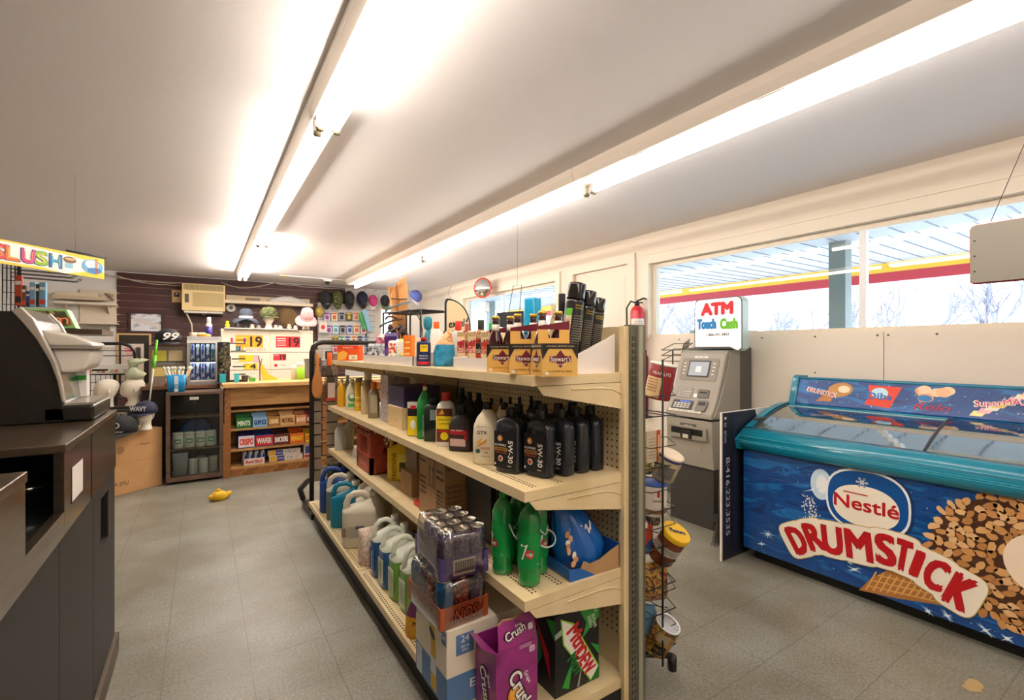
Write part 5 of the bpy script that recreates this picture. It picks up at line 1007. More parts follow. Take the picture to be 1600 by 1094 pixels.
# hanging panel by the window
r = root('hanging_sign', 'grey backed panel with red edge hanging by wire before the window', 'sign', (2.98, .45, 1.62)); b = MB(); M = faceX(0, 0, 0); p0 = FX(1518, 355, 2.98); p1 = FX(1518, 443, 2.98); hh = p0.z-p1.z
b.rect(0, .11, .44, hh, mat('panel_grey', '8f8a80', .45, metal=.3), M, t=.02, r=.015); b.build('panel', r); q = MB(); q.rect(0, .11, .452, hh+.012, paint('d23a4a', .35), M, t=.012, z=-.012, r=.02); q.build('rim', r)
r.location = (2.98, p0.y-.22, p1.z-.11+hh/2); b = MB(); b.tube([V((0, .16, .11+hh/2)), V((.0, -.05, 2.6-r.location.z))], .0015, paint('4a4a4a'), n=4); b.tube([V((0, -.16, .11+hh/2)), V((.0, .02, 2.6-r.location.z))], .0015, paint('4a4a4a'), n=4); b.build('wire', r)
for k in range(3): q = MB(); q.disk(0, 0, .004, .004, BLACK, M, t=.002, n=8); q.build('screw', r, loc=(-.0205, .205, .03+k*.07))
# fire extinguisher on the wall post
fe = FX(996, 480, 3.74); r = root('fire_extinguisher', 'small red fire extinguisher with white label hanging beside the door', 'fire extinguisher', (3.735, fe.y, 1.43))
er = mat('extinguisher_red', 'c8283a', .3, coat=.3)
MB().lathe([(.06, 0), (.068, .01), (.068, .36), (.055, .40), (.03, .425)], er, n=24).build('cylinder', r)
q = MB(); wrapband(q, .068, .10, .29, paint('ece4dc'), -1.9, .9, 20, .001)
for k in range(7): wraptext(q, 'FIRE CLASS ABC', .0695, 1, .26-.022*k, paint('6a5a5a'), -.6, .01, w=.09)
q.build('label', r); b = MB(); b.lathe([(.025, .42), (.025, .46), (.015, .47)], BLACK, n=12); b.tube([(-.01, 0, .47), (.04, -.05, .50), (.06, -.07, .49)], .009, BLACK); b.tube([(-.01, 0, .46), (.04, -.04, .455)], .007, BLACK); b.build('valve', r)
MB().tube([V((0, .0, .45)), V((-.06, .03, .47)), V((-.1, .05, .40)), V((-.095, .05, .22)), V((-.08, .04, .12))], .009, BLACK).build('hose', r)
p = FX(1005, 580, 3.7); solo(MB().lathe([(.02, 0), (.03, .02), (.03, .62), (.012, .66)], paint('6a1f34')).lathe([(.012, .66), (.012, .70)], BLACK), 'rolled_umbrella', 'narrow rolled maroon umbrella against the wall under the extinguisher', 'umbrella', (3.79, p.y+.05, .70))
# ================================================================ wire snack rack beyond the upright
RY = 1.40
Rk = root('wire_snack_rack', 'black wire rack of jars and snacks beyond the shelf end', 'wire rack', (1.62, RY, 0)); wk = paint('211e1c', .35)
b = MB()
for x, y in ((-.11, 0), (.01, -.082), (-.11, .12)): b.tube([(x, y, .06), (x, y, 1.36)], .0045, wk, n=6)
b.tube([(-.085, 0, 1.36), (-.085, 0, 1.385), (-.06, -.01, 1.39), (-.05, -.01, 1.37)], .0045, wk, n=6); b.build('upright_wire', Rk)
b = MB(); b.tube([(-.12, -.05, .06), (.02, .05, .06), (.12, .12, .03)], .013, wk); b.tube([(-.1, .1, .06), (.10, -.06, .06)], .013, wk); b.tube([(.10, -.06, .06), (.10, -.06, .0)], .02, wk); b.tube([(-.1, .1, .06), (-.1, .1, .0)], .013, wk); b.tube([(.12, .12, .04), (.12, .12, .0)], .013, wk); b.cbox((-.1, -.02, .12), (.05, .05, .2), wk); b.build('base', Rk)
SH = [(1.12, 1), (.905, 1), (.72, 1), (.565, 1), (.40, 1), (.285, 1), (.13, 1)]
for z, _ in SH:
    b = MB(); b.tube([V((-.11, .0, z)), V((-.08, -.078, z)), V((.09, -.085, z)), V((.14, .0, z-.005)), V((.10, .10, z)), V((-.11, .12, z))], .003, wk, n=5); b.tube([V((-.11, 0, z+.09)), V((-.06, -.082, z+.085)), V((.09, -.085, z+.085)), V((.145, .0, z+.10)), V((.1, .09, z+.09))], .0022, wk, n=5)
    for k in range(2): b.tube([V((-.04+.08*k, -.08, z)), V((-.04+.08*k, .1, z))], .0022, wk, n=4)
    b.build('basket', Rk)
def rackcan(name, label, cat, px, yb, rad, h, rx, ry, parts, art=None):
    p = FY(px, yb, RY-.01); r = can(name, label, cat, p, facecam(p), rad, h, parts, art); r.rotation_euler.y = ry; r.rotation_euler.x = rx; return r
cy = [(.97, 0), (1, .02), (1, .97), (.97, .985)]
redl = paint('8f1f24'); 
def a1(a, rad, h): wrapband(a, rad, h*.05, h*.8, paint('8c2226'), -PI, PI, 30, .0005); wrapband(a, rad, h*.05, h*.62, paint('d6b98c'), -1.3, .1, 12, .0012); wraptext(a, 'PEANUTS', rad+.001, h, h*.74, WHITE, 0, .014, w=.08); [wraptext(a, 'ROASTED SALTED', rad+.0015, h, h*(.55-.08*k), paint('7a2a20'), -.6, .006, w=.05) for k in range(5)]
rackcan('nut_can', 'red and beige nut can tilted at the top of the wire rack', 'can', 1026, 622, .056, .155, .05, .2, (('body', cy, redl), ('lid', [(1.04, .965), (1.05, .985), (1.04, 1.01), (.9, 1.015)], paint('d8d2c8'))), a1)
p = FY(1015, 676, RY); wbox('snack_box', 'cream and orange snack carton in the second rack basket', 'carton', p.x-.05, p.x+.035, RY-.03, RY+.04, .912, 1.05, paint('cfc0a4'), lambda a, w, d, h: [a.rect(w*.35, h*.5, w*.3, h, paint('c0562c'), F0(d)), a.rect(w*.35, h*.5, w*.12, h*.7, paint('e8c48a'), F0(d), z=.0012)]+[a.rect(-w*.15, h*(.15+.1*k), w*.5, h*.02, paint('a08a6c'), F0(d)) for k in range(7)])
rackcan('nut_jar', 'clear jar of pale nuts with white and blue lid, tilted outward', 'jar', 1033, 747, .054, .13, .2, .38, (('body', [(.8, 0), (1, .08), (1, .8), (.9, .86)], paint('b8a888', .2)), ('lid', [(1.04, .84), (1.08, .87), (1.08, .9), (1.05, .91)], paint('2a3a86')), ('lid_top', [(1.03, .91), (1.04, .97), (.9, 1.0)], paint('e0d0b8'))), lambda a, rad, h: wrapband(a, rad, h*.2, h*.65, paint('6f6a62'), -.6, .7, 10, .0008))
def a2(a, rad, h): wrapband(a, rad, h*.1, h*.85, paint('d8d0c4'), -PI, PI, 30, .0005); wrapband(a, rad, h*.62, h*.82, RED, .25, .45, 4, .001); wraptext(a, 'NUTS MIXED', rad+.0012, h, h*.5, paint('5a5048'), .35, .01, w=.04); wrapband(a, rad, h*.1, h*.22, paint('8a5a3a'), -PI, PI, 30, .001)
rackcan('nut_jar', 'white tub with bright blue lid below the tilted jar', 'jar', 1020, 802, .055, .14, 0, .04, (('body', cy, paint('d8d0c4')), ('lid', [(1.06, .93), (1.08, .95), (1.08, .99), (1.0, 1.0)], paint('2f56b0'))), a2)
def a3(a, rad, h): wrapband(a, rad, h*.38, h*.62, paint('b9b2a8', .3), -PI, PI, 30, .0006); [wraptext(a, 'DRY ROASTED PEANUTS', rad+.0012, h, h*(.56-.05*k), paint('55504a'), 0, .005, w=.09) for k in range(3)]
jr = rackcan('peanut_jar', 'brown peanut jar with yellow lid tilted out of the rack', 'jar', 1030, 872, .058, .165, .25, .48, (('body', [(.85, 0), (1, .08), (1, .82), (.95, .85)], paint('6f3520', .2)), ('lid', [(1.05, .84), (1.08, .86), (1.08, .98), (1.02, 1.0)], paint('e6b81a'))), a3)
q = MB(); q.text('Planters', 0, 0, .022, paint('2a3a6a'), faceZ(0, 0, .165), w=.075, rot=.5, bold=.04); q.build('lettering', jr)
def a4(a, rad, h): wrapband(a, rad, h*.02, h*.95, ramp_mat('nut_label', ['6a4a1c', 'c89a3c', '3a2414', 'b5762a'], 'noise', 35, .35, dist=1), -PI, PI, 30, .0006); wrapband(a, rad, h*.55, h*.85, paint('a8967c'), -.5, .5, 8, .0012); wrapband(a, rad, h*.15, h*.45, paint('1f1a16'), -.4, .6, 8, .0012); wraptext(a, 'ALMONDS', rad+.0016, h, h*.3, paint('cfa040'), .1, .012, w=.05)
rackcan('nut_can', 'brown almond can with white plastic lid near the rack foot', 'can', 1022, 1012, .054, .15, .2, .42, (('body', cy, paint('5a3a1c')), ('lid', [(1.02, .97), (1.02, 1.0), (.86, 1.0), (.84, .985)], paint('e4e6e8'))), a4)
def rbag(label, px, yb, w, h, m, rz=-.4):
    p = FY(px, yb, RY+.02); rs = [[V((x, y*k, zz)) for x, y in ((-w/2, -.02), (0, -.032), (w/2, -.02), (w/2, .02), (0, .032), (-w/2, .02))] for zz, k in ((0, .2), (h*.15, 1), (h*.8, .9), (h, .1))]
    o = MB().loft(rs, m, smooth=True); solo(o, 'snack_bag', label, 'bag', p, rz)
rbag('red and dark nut bag in the lower basket of the wire rack', 1017, 938, .14, .17, ramp_mat('rednut', ['9a2a2c', '7a1f22', 'c9a24a', '3a1a14', 'b04a3a'], 'noise', 16, .3, dist=2))
rbag('blue and white snack bag left of the peanut jar', 1004, 866, .08, .16, ramp_mat('bluew', ['2f6fb0', 'e8e4dc', 'b04030', '2a4a8a'], 'voronoi', 24, .3, const=True))
rbag('teal and yellow snack bag left of the clear nut jar', 1004, 742, .075, .19, ramp_mat('tealb', ['1f8a80', 'd8b83a', '156a68', '2f9a8a'], 'noise', 14, .3, dist=2))
rbag('blue tub shaped bag at the bottom left of the rack', 1006, 992, .10, .13, paint('4a7a96', .3))
rbag('black snack bag with pale print in the middle of the rack', 1012, 822, .10, .13, ramp_mat('blackb', ['1c1a1a', '2a2826', 'a8a098', '1c1a1a', '8a4a30'], 'noise', 18, .3, dist=1))
# floor stain
st = MB(); rng = random.Random(4); c = FZ(1521, 1072)
for k in range(3): st.flat([(rng.uniform(.02, .035)*math.cos(t)+(k-1)*.024, rng.uniform(.022, .032)*math.sin(t)) for t in [2*PI*j/9 for j in range(9)]], paint('b59a6c', .7), faceZ(c.x, c.y, .0005), t=.0006+.0002*k)
worldsolo(st, 'floor_residue', 'tan scuffed glue patch on the floor near the freezer', 'stain')
# ================================================================ dark service counter on the left
CX = -.34; cy1, cy0 = 2.83, -.6
Cn = root('service_counter', 'dark service counter with brown steel top on the left', 'counter', (-.75, 1.2, 0)); iv = local(Cn)
stl = ramp_mat('brown_steel', ['5d5247', '7a6c5c', '4c433a'], 'noise', 3, .2, (1, .6, 9), metal=.85); lam = ramp_mat('dark_laminate', ['171412', '1d1916', '141210'], 'noise', 8, .5); stl2 = ramp_mat('top_steel', ['54473a', '625342', '463a2e'], 'noise', 5, .28, (1, 3, 1), metal=.6)
y1_, y2_ = 1.50, 1.86
def cb(name, bev=0, parent=None): o = b.build(name, parent or Cn, inv=iv, bev=bev); return o
for k, (a, c) in enumerate(((cy0, 1.02), (1.026, FX(92, 850, CX).y), (FX(92, 850, CX).y+.006, FX(145, 800, CX).y), (FX(145, 800, CX).y+.006, cy1))):
    b = MB()
    if k < 3: b.box(CX-.02, CX, a, c, .09, .855, lam)
    else:
        s0, s1 = FX(157, 800, CX).y, FX(170, 790, CX).y; b.box(CX-.02, CX, a, s0, .09, .855, lam); b.box(CX-.02, CX, s1, c, .09, .855, lam); b.box(CX-.02, CX, s0, s1, .09, .60, lam); b.box(CX-.02, CX, s0, s1, .80, .855, lam)
        b.box(CX-.2, CX-.02, s0, s1, .60, .80, paint('0e0d0c')); b.box(CX-.003, CX+.003, s1-.012, s1, .6, .80, paint('6a625a', .3, metal=.6))
    cb('door_panel')
b = MB(); b.box(-1.25, CX-.02, cy1-.02, cy1, .09, .855, lam); b.box(-1.25, -1.23, cy0, cy1-.02, 0, 1.1, lam); cb('side_panel')
b = MB(); b.box(-1.2, CX+.015, cy0, cy1+.01, 0, .09, paint('5a4c3c', .5)); cb('kick_base', .003)
b = MB(); b.box(CX-.02, CX+.004, cy0, y1_, .86, 1.10, stl); b.box(CX-.02, CX+.004, y2_, cy1, .86, 1.10, stl); b.box(CX-.02, CX+.004, y1_, y2_, .86, .93, stl); b.box(-1.25, CX-.02, cy1-.02, cy1+.004, .86, 1.10, stl)
b.box(CX+.004, CX+.006, 2.26, 2.262, .86, 1.1, BLACK); cb('steel_fascia', .002)
b = MB(); b.box(-1.25, CX+.008, cy0, y1_, 1.10, 1.125, stl2); b.box(-1.25, CX+.008, y2_, cy1+.006, 1.10, 1.125, stl2); b.box(-1.25, -.80, y1_, y2_, 1.10, 1.125, stl2); cb('counter_top', .003)
b = MB(); b.box(-.80, -.78, y1_, 2.5, .88, 1.10, paint('171412')); b.box(-.78, CX-.02, y1_, y1_+.01, .88, 1.10, paint('171412')); b.box(-.78, CX-.021, 2.49, 2.5, .88, 1.1, paint('171412')); b.box(-.78, CX-.021, y1_+.01, 2.49, .87, .90, mat('well_glass', '3a3d3a', .08, metal=.5)); cb('soup_well')
b = MB(); M = frame((CX+.0045, 0, 0), (0, 1, 0), (0, 0, 1)); a0, a1_ = FX(107, 740, CX).y, FX(128, 740, CX).y; b.rect((a0+a1_)/2, .985, (a1_-a0)*.8, .105, paint('e9e2da'), M); b.rect((a0+a1_)/2, .985, (a1_-a0)*.86, .115, BLACK, M, t=.0006); cb('notice_sticker')
lid_ = MB(); lid_.lathe([(.10, 0), (.104, .004), (.10, .012), (.07, .026), (.02, .034), (.0, .036)], mat('lid_steel', 'b5b2aa', .15, metal=.95), n=32); lid_.lathe([(.012, .034), (.012, .046), (.02, .05), (.018, .058)], BLACK); solo(lid_, 'pot_lid', 'round shiny steel pot lid sitting in the counter well', 'lid', (-.48, 2.17, .956))
ps = MB().lathe([(.088, 0), (.098, .01), (.098, .05), (.103, .053), (.103, .055)], paint('1f1c1a', .3), n=32); solo(ps, 'soup_pot', 'dark round pot under the steel lid in the counter well', 'pot', (-.48, 2.17, .9002))
# ---------------------------------------------------------------- beverage machine
Bv = root('beverage_machine', 'large black drink machine with curved silver front edge on the counter', 'drink machine', (-.62, 2.6, 1.1255)); iv = local(Bv)
mk = mat('machine_black', '17130f', .38, bump=.1, bs=40); ms = mat('machine_silver', 'a8a196', .28, metal=.5); Ym = 2.42
inner = [(19, 486), (38, 506), (58, 530), (79, 565), (90, 594), (97, 628)]; outer = [(33, 479), (53, 498), (73, 535), (88, 565), (96, 594), (102, 629)]
pi_ = [FY(x, y, Ym) for x, y in inner]; po_ = [FY(x, y, Ym) for x, y in outer]
z_b = 1.127; body = [(-1.15, pi_[0].z)]+[(q.x, q.z) for q in pi_]+[(pi_[-1].x+.01, z_b), (-1.15, z_b)]
b = MB(); b.loft([[V((x, y, z)) for x, z in body] for y in (Ym, Ym+.40)], mk, smooth=False); b.build('body', Bv, inv=iv, bev=.004)
bandp = [(q.x, q.z) for q in pi_]+[(q.x, q.z) for q in po_[::-1]]
for y0 in (Ym-.012, Ym+.385): b = MB(); b.loft([[V((x, y, z)) for x, z in bandp] for y in (y0, y0+.03)], ms, smooth=False); b.build('silver_edge', Bv, inv=iv, bev=.003)
b = MB(); b.loft([[V((x-.004, y, z-.004)) for x, z in [(q.x, q.z) for q in po_]+[(po_[-1].x-.03, po_[-1].z), (po_[0].x-.1, po_[0].z-.04)]] for y in (Ym+.02, Ym+.385)], mat('machine_front', '2a2522', .15, coat=.5), smooth=False); b.build('front_panel', Bv, inv=iv)
b = MB(); b.box(-.50, -.352, Ym+.0, Ym+.395, z_b, 1.188, mk); b.build('drip_base', Bv, inv=iv, bev=.01); b = MB(); b.box(-.485, -.36, Ym+.02, Ym+.375, 1.188, 1.196, ms); b.build('drip_tray', Bv, inv=iv)
b = MB(); hd = mat('machine_head', 'c9c2b6', .25, coat=.3); pr = [(-.60, 1.475), (-.52, 1.48), (-.42, 1.455), (-.372, 1.43), (-.362, 1.415), (-.56, 1.415)]; b.loft([[V((x, y, z)) for x, z in pr] for y in (Ym+.06, Ym+.36)], hd, smooth=True); b.build('brew_head', Bv, inv=iv, bev=.01)
b = MB(); b.box(-.52, -.335, Ym+.05, Ym+.37, 1.405, 1.414, ms); b.build('head_plate', Bv, inv=iv, bev=.002); b = MB(); pr = [(-.52, 1.404), (-.372, 1.404), (-.37, 1.36), (-.39, 1.325), (-.42, 1.312), (-.50, 1.312)]; b.loft([[V((x, y, z)) for x, z in pr] for y in (Ym+.07, Ym+.35)], paint('dcd5ca', .3), smooth=True); b.build('head_bowl', Bv, inv=iv, bev=.012)
b = MB(); gx = -.47; b.box(gx-.03, gx+.05, Ym+.30, Ym+.36, 1.2, 1.32, paint('e6e4dc')); b.box(gx-.03, gx+.05, Ym+.299, Ym+.30, 1.27, 1.29, paint('3fae4a')); b.build('dispenser_card', Bv, inv=iv)
# green edged lottery sign on the back counter
gp = [FY(x, y, 3.6) for x, y in ((40, 484), (112, 486), (118, 498), (126, 514), (40, 514))]
r = root('promo_box', 'green edged camouflage box printed com behind the drink machine', 'sign', (gp[0].x, 3.6, gp[4].z)); iv = local(r)
b = MB(); M = faceY(0, 3.6, 0); b.flat([(q.x, q.z) for q in gp], paint('8fce7a'), M, t=.12); b.build('box', r, inv=iv)
b = MB(); c0 = V((sum(q.x for q in gp)/5, 0, sum(q.z for q in gp)/5)); M = faceY(0, 3.4795, 0); b.flat([((q.x-c0.x)*.88+c0.x, (q.z-c0.z)*.80+c0.z) for q in gp], ramp_mat('camo', ['3a3422', '7a6a3c', '4a4a28', 'a89a60'], 'noise', 14, .5, const=True), M, t=.001)
cm_ = FY(70, 498, 3.48); b.text('.com', cm_.x, cm_.z, .055, RED, M, w=.20, z=.0015, bold=.06); b.text('.com', cm_.x, cm_.z, .052, paint('e8b070'), M, w=.19, z=.0028); b.build('print', r, inv=iv)
b = MB(); b.box(gp[0].x-.5, gp[3].x+.12, 3.4, 3.8, gp[4].z-.03, gp[4].z-.002, stl2); b.box(gp[0].x-.5, gp[3].x-.3, 3.45, 3.78, 0, gp[4].z-.03, lam); worldsolo(b, 'back_counter', 'dark back counter carrying the green edged box', 'counter')
# ---------------------------------------------------------------- hanging SLUSH banner
A0, A1 = V((-1.18, 3.80, 0)), V((-.602, 4.50, 0)); L_ = (A1-A0).length; ang = math.atan2(A1.y-A0.y, A1.x-A0.x)
r = root('slush_banner', 'bright banner with rainbow SLUSH letters hanging by wires at upper left', 'sign', (A0.x, A0.y, 1.915), ang)
MB().box(0, L_, -.003, .003, 0, .145, paint('f6f3ec')).build('board', r); b = MB(); M = faceY(0, -.0035, 0); yb2 = paint('f4cf2a')
b.flat([(0, .145), (L_, .145), (L_, .10), (L_*.75, .125), (L_*.5, .135), (0, .133)], yb2, M); b.flat([(0, 0), (L_*.3, .0), (L_*.68, .0), (L_*.55, .016), (0, .012)], yb2, M); b.flat([(L_*.70, 0), (L_, 0), (L_, .05), (L_*.85, .03)], yb2, M)
for i, (ch, px, c, c2) in enumerate((('S', -4, 'd8303a', 'f0803a'), ('L', 17, 'e06a2a', 'f4b04a'), ('U', 43, 'c83a8a', 'e06a5a'), ('S', 63, '8ab83a', 'd8d04a'), ('H', 86, '1f6fa8', '4ab0c8'))):
    u = (px-800)/FOC; dx, dy = u*CT+ST, -u*ST+CT; t = (A0.x*dy-A0.y*dx)/((A1.y-A0.y)*dx-(A1.x-A0.x)*dy); x = t*L_
    b.text(ch, x, .072, .088, paint('2a3a4a'), M, z=.0012, w=.075, bold=.08); b.text(ch, x, .072, .088, paint(c), M, z=.0024, w=.073, bold=.03); b.text(ch, x, .072, .06, paint(c2), M, z=.0036, w=.05)
    if i == 4: xe = x
b.disk(xe+.09, .095, .042, .022, paint('6a4a2a'), M, z=.001); b.disk(xe+.09, .10, .035, .008, paint('e0b070'), M, z=.002); b.rect(xe+.085, .055, .05, .03, paint('8ac0d8'), M, z=.001)
b.disk(L_-.085, .075, .075, .052, paint('6aaad8'), M, z=.001); b.disk(L_-.09, .09, .05, .03, paint('d8e8f4'), M, z=.002); b.rect(L_-.06, .08, .02, .11, paint('f08a5a'), M, z=.003); b.disk(L_-.07, .05, .05, .02, paint('3a7ab8'), M, z=.003); b.build('print', r)
b = MB(); 
for x in (.2, L_-.2): b.tube([(x, 0, .145), (x, 0, CZ-1.915)], .0012, paint('6a6a6a'), n=4)
b.build('wire', r); bb_ = MB().tube([V((A1.x-.17, A1.y-.17, 2.075)), V((A1.x+.01, A1.y+.02, 2.075))], .006, paint('2a2a2a')); worldsolo(bb_, 'banner_rod', 'thin dark rod behind the right end of the SLUSH banner', 'rod')
# wire peg rack with hanging packs behind the banner
Yr = 5.0; r = root('wire_peg_rack', 'black wire rack with hooks hung with lighters and packs, left', 'wire rack', (FY(40, 470, Yr).x, Yr, 1.0)); b = MB()
x0_, x1_ = FY(4, 450, Yr).x-r.location.x, FY(30, 450, Yr).x-r.location.x
for k in range(5): b.tube([(x0_+(x1_-x0_)*k/4, 0, 0), (x0_+(x1_-x0_)*k/4, 0, 1.05)], .004, wk, n=5)
for k in range(12): b.tube([(x0_, 0, .02+.09*k), (x1_, 0, .02+.09*k)], .003, wk, n=5)
for k in range(6): 
    z = 1.0-.03*(k % 3)-.0; b.tube([V((x1_-.02, -.02*k, z)), V((x1_+.28+.03*(k % 3), -.02*k-.05, z-.015)), V((x1_+.31+.03*(k % 3), -.02*k-.05, z+.01))], .003, wk, n=5)
b.tube([(x1_, .0, -1), (x1_, 0, 1.05)], .012, wk); b.build('rack_frame', r)
packs = [(24, 36, 430, 478, 'b8432c', 'dark red hanging pack, leftmost on the wire rack'), (33, 42, 446, 480, '6a4a30', 'brown hanging pack beside the dark red pack'), (42, 48, 455, 480, '2f3f8a', 'narrow navy pack on the wire rack'), (47, 57, 441, 480, '7fb0cc', 'light blue pack with white stripe on the wire rack'), (56, 63, 444, 480, '3a3634', 'black pack between the two light blue packs'), (62, 73, 441, 480, '6fa6c8', 'pale blue pack at the right end of the wire rack')]
for i, (a, c, t0, t1, col, lb) in enumerate(packs):
    p0, p1 = FY(a, t0, Yr-.12), FY(c, t1, Yr-.12); w_, h_ = (p1.x-p0.x)*1.0, p0.z-p1.z; q = root('hanging_pack', lb, 'packet', ((p0.x+p1.x)/2, Yr-.12-.0*i, p1.z), -.2, None)
    MB().box(-w_/2, w_/2, -.012, .012, 0, h_, paint(col, .3)).build('pouch', q, bev=.003); e = MB(); e.rect(0, h_*.75, w_*.8, h_*.12, paint('e8e2d8'), faceY(0, -.0125, 0)); e.rect(0, h_*.2, w_*.8, h_*.2, paint('c8402c' if i % 2 else '2a2a2a'), faceY(0, -.0125, 0)); e.build('print', q)
# white shelves on the left part of the back wall
def wshelf(px0, px1, py, label, th=.03, dp=.3):
    a, c = FY(px0, py, BY-dp), FY(px1, py, BY-dp); b = MB().box(a.x, c.x, BY-dp, BY-.001, a.z-th, a.z, paint('e2d6c4'))
    for x in (a.x+.1, c.x-.1): b.flat([(0, 0), (.2, 0), (0, -.12)], paint('d8cdbb'), frame((x, BY-.02, a.z-th), (0, -1, 0), (0, 0, 1)), t=.004)
    worldsolo(b, 'wall_shelf', label, 'shelf'); return a, c
a, c = wshelf(84, 180, 470, 'upper cream wall shelf left of the brown slatted wall')
b = MB(); b.box(-.28, .28, -.1, .1, 0, .05, paint('c8b49a')); b.box(-.26, .2, -.09, .08, .05, .10, paint('d8c8b0')); solo(b, 'folded_bags', 'flat stack of folded beige bags on the upper wall shelf', 'bags', (c.x-.4, BY-.16, c.z+.0005))
b = MB(); b.tube([V((c.x-.05, BY-.1, c.z+.02)), V((c.x-.12, BY-.2, c.z+.10)), V((c.x-.03, BY-.22, c.z+.08))], .02, paint('b09a80')); worldsolo(b, 'rolled_cloth', 'rolled brown cloth at the right end of the upper wall shelf', 'cloth')
a, c = wshelf(118, 182, 503, 'lower cream wall shelf left of the brown slatted wall', .02)
b = MB().box(a.x, c.x, BY-.02, BY-.003, a.z, a.z+.5, paint('dcd0bd')); worldsolo(b, 'shelf_backboard', 'cream backboard standing above the lower wall shelf', 'board')
# picture frame, small frame, air conditioner
def yframe(name, label, cat, px0, px1, py0, py1, Y, fc, art, bw=.03):
    a, c = FY(px0, (py0+py1)/2, Y), FY(px1, (py0+py1)/2, Y); m0, m1 = FY((px0+px1)/2, py1, Y), FY((px0+px1)/2, py0, Y); w, h = c.x-a.x, m1.z-m0.z
    r = root(name, label, cat, ((a.x+c.x)/2, Y+.02, m0.z)); b = MB()
    b.box(-w/2, w/2, -.02, .0, 0, bw, fc); b.box(-w/2, w/2, -.02, .0, h-bw, h, fc); b.box(-w/2, -w/2+bw, -.02, .0, bw, h-bw, fc); b.box(w/2-bw, w/2, -.02, .0, bw, h-bw, fc); b.build('frame', r)
    b = MB().box(-w/2+bw, w/2-bw, -.008, -.001, bw, h-bw, paint('e6e2da')); b.build('backing', r); b = MB(); art(b, faceY(0, -.0085, h/2), w-2*bw, h-2*bw); b.build('picture', r); return r
def arsnow(b, M, w, h):
    b.rect(0, 0, w, h, ramp_mat('winter_picture', ['8fa0b8', 'cfd6de', 'e6e6ea', '5a6a8a', 'b9b0b4'], 'noise', 3, .4, (1, 1, 2.4), detail=5), M); b.flat([(-w*.45, h*.1), (w*.5, -h*.4), (w*.5, -h*.1), (-w*.3, h*.25)], paint('d6cfcf'), M, z=.001, t=.0005)
yframe('framed_picture', 'dark framed snowy road picture on the brown slatted wall', 'picture', 200, 256, 487, 521, BY-.025-.02, paint('3a201c'), arsnow, .035)
yframe('framed_notice', 'small wooden plaque with dark bird shape left of the air conditioner', 'plaque', 268, 284, 453, 473, BY-.045, paint('c89a6a'), lambda b, M, w, h: [b.rect(0, 0, w, h, paint('e8c894'), M), b.rect(0, h*.15, w*.7, h*.4, paint('2a2420'), M, z=.001), b.flat([(-w*.2, h*.1), (w*.2, h*.2), (0, h*.3)], WHITE, M, z=.002)], .015)
pa = FY(284, 487, BY-.30); pc = FY(352, 465, BY-.30); z1a, z0a = FY(318, 444, BY-.3).z, FY(318, 486, BY-.3).z
r = root('air_conditioner', 'cream window air conditioner mounted on the brown slatted wall', 'air conditioner', ((pa.x+pc.x)/2, BY-.16, z0a)); w, h = pc.x-pa.x, z1a-z0a; acm = paint('dcc48e', .5)
MB().box(-w/2, w/2, -.14, .13, 0, h, acm).build('casing', r, bev=.008); b = MB(); M = faceY(0, -.1405, 0); dkg = paint('6f6040')
b.rect(0, h*.86, w*.92, h*.2, paint('8a7848'), M); 
for k in range(30): b.rect(-w*.44+k*w*.0305, h*.86, w*.008, h*.18, paint('cdb683'), M, z=.001)
b.build('air_outlet', r); b = MB(); b.rect(w*.1, h*.42, w*.72, h*.52, paint('a8935c'), M)
for k in range(15): b.rect(w*.1, h*.18+k*h*.034, w*.72, h*.012, paint('c9b37c'), M, z=.001)
b.build('grille', r); b = MB(); b.rect(-w*.39, h*.45, w*.09, h*.32, paint('4a4438'), M); b.build('control_panel', r); b = MB(); b.box(-w*.45, w*.45, -.12, .1, -.035, -.001, paint('cfcabc')); b.box(-.03, .03, -.125, .0, -.06, -.035, BLACK); b.build('bracket', r)
b = MB(); p = FY(290, 487, BY-.2); b.tube([V((p.x, BY-.2, p.z)), V((p.x+.08, BY-.22, p.z-.2)), V((p.x+.1, BY-.2, p.z-.6))], .012, paint('d8cbb0')); worldsolo(b, 'power_cord', 'pale cord hanging below the air conditioner', 'cord')
# cables along the top of the back wall
for i, (pp, lb) in enumerate((([(160, 427), (200, 436), (250, 441), (283, 442)], 'uppermost pale cable drooping over the slatted wall, left'), ([(181, 430), (220, 441), (262, 445), (283, 446)], 'second pale cable drooping over the slatted wall, left'), ([(345, 441), (375, 450), (400, 448), (428, 442)], 'pale cable looping right of the air conditioner'), ([(428, 442), (460, 446), (492, 449), (560, 452)], 'pale cable running to the right above the caps'))):
    pts = [FY(x, y, BY-.05) for x, y in pp]; b = MB(); sm = []
    for k in range(len(pts)-1):
        for t in range(4): sm.append(pts[k].lerp(pts[k+1], t/4)+V((0, 0, -.01*math.sin(t/4*PI))))
    sm.append(pts[-1]); b.tube(sm, .007, paint('cfc4b4'), n=6); worldsolo(b, 'ceiling_cable', lb, 'cable')
